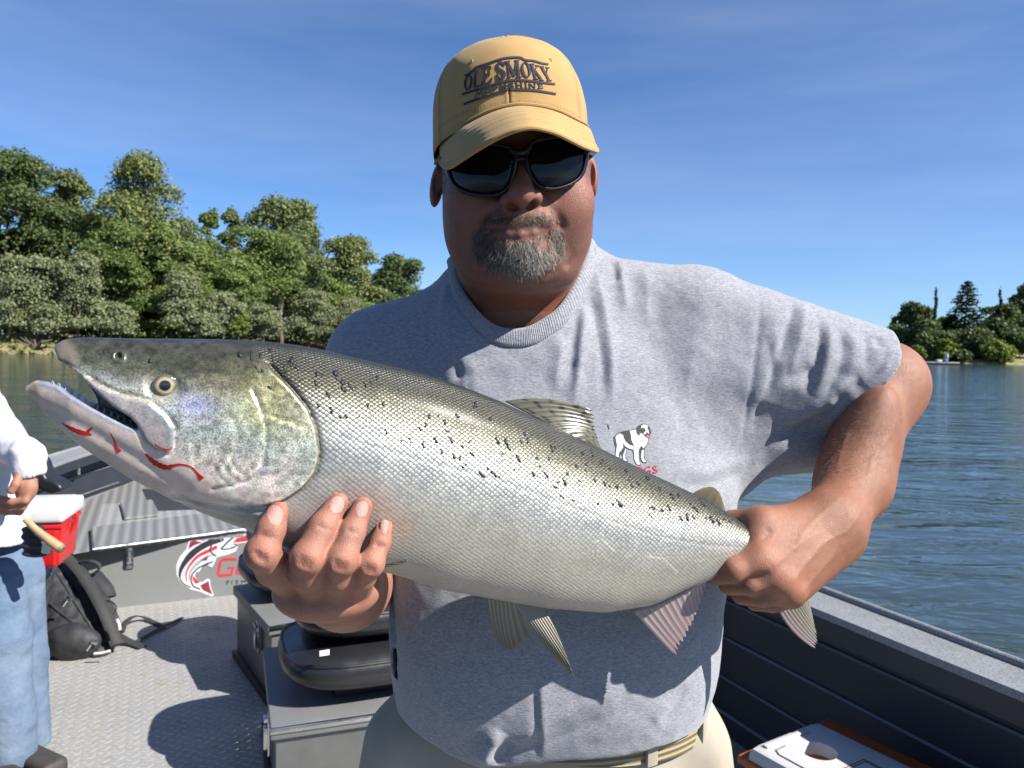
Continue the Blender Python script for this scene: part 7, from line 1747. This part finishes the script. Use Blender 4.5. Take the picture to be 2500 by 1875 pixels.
for (px, py, y) in ((92, 1862, 2.50), (10, 1900, 2.40)):
    c_ = P(px, py, y); MB().box((.22, .09, .06), T(c_[0], c_[1], .038) @ RZ(-.5), .028, 4).box((.228, .096, .018), T(c_[0], c_[1], .011) @ RZ(-.5), .006).build('shoe', worn('dark_shoe', (.03, .026, .024), .2, 20, .7), p2)
hs_ = SDF(); hs_.ell(P(-185, 640, 2.60), (.084, .098, .105), .01); hs_.custom(lambda p: np.maximum(p[:, 1] - 2.575, p[:, 2] - 1.765) , P(-185, 690, 2.5), .14, 's', .01)
V_, F_ = surface_nets(hs_, P(-185, 640, 2.6) - .16, P(-185, 640, 2.6) + .16, .008, B=20, smooth=1); link('hair', npmesh('hair', V_, F_), worn('brown_hair', (.07, .045, .03), .3, 60, .6), p2)
# pouch with tools on the hip
M_POUCH = worn('black_pouch', (.018, .018, .02), .2, 20, .6, bump=.5, bscale=200, bdist=.002)
pouch = empty('tool_pouch', tuple(P(88, 1320, 2.44)), 'black tool pouch on the hip of the person in jeans', 'pouch')
sd = SDF(); sd.ell(P(82, 1300, 2.47), (.036, .028, .028), .01); sd.ell(P(88, 1330, 2.46), (.045, .030, .036), .012); sd.ell(P(92, 1348, 2.46), (.042, .030, .020), .012); sd.custom(lambda p: .004 * np.sin(p[:, 2] * 240), P(88, 1325, 2.46), .1, 'd')
V_, F_ = surface_nets(sd, P(88, 1325, 2.46) - .09, P(88, 1325, 2.46) + .09, .0045, B=20, smooth=1); link('body', npmesh('body', V_, F_), M_POUCH, pouch)
MB().box((.026, .006, .032), T(*P(112, 1340, 2.43)) @ RY(.15), .003).build('tag', flat('tag_green', (.45, .55, .42)), pouch)
M_WOOD = worn('pale_wood', (.34, .24, .13), .18, 25, .55, bump=.2, bscale=80, bdist=.001)
mal = empty('mallet', tuple(P(120, 1325, 2.42)), 'wooden tool handle sticking out of the black pouch', 'tool handle')
MB().tube([tuple(P(62, 1268, 2.44)), tuple(P(84, 1290, 2.43)), tuple(P(104, 1307, 2.42)), tuple(P(126, 1323, 2.41)), tuple(P(148, 1339, 2.405))], [.010, .011, .0125, .0145, .0155], 12).build('handle', M_WOOD, mal)
MB().tube([tuple(P(148, 1339, 2.405)), tuple(P(153, 1342.5, 2.404))], [.0158, .0125], 12).build('end_cap', worn('dark_wood', (.14, .10, .06), .2, 20, .6), mal)
# angler on the far dock
p3 = onz(2311, 884, .35); q3 = empty('person', tuple(p3), 'tiny person in pale blue standing on the far dock', 'person')
sd = SDF(); b3 = np.array(p3)
for dx in (-.13, .13): sd.cone(b3 + (dx, 0, .0), b3 + (dx * .8, 0, .8), .10, .13, .05)
sd.cone(b3 + (0, 0, .85), b3 + (0, 0, 1.35), .20, .22, .08); sd.ell(b3 + (0, 0, 1.66), (.11, .12, .14), .03)
for dx in (-.27, .27): sd.cone(b3 + (dx, 0, 1.38), b3 + (dx * 1.15, -.1, .8), .075, .055, .05)
V_, F_ = surface_nets(sd, b3 - .5 + (0, 0, .4), b3 + (.6, .6, 2.0), .05, B=20, smooth=1); link('body', npmesh('body', V_, F_), worn('pale_blue_shirt', (.28, .36, .52), .1, 3, .9), q3)
c3 = onz(2292, 884, .35); o = MB().box((.9, .7, .5), T(c3[0], c3[1], .58), .08).build('dock_box', worn('dock_box_white', (.5, .5, .5), .05, 3, .6)); tag(o, 'small white box on the far dock beside the tiny person', 'box')
print('person2', _t.time() - _t0)
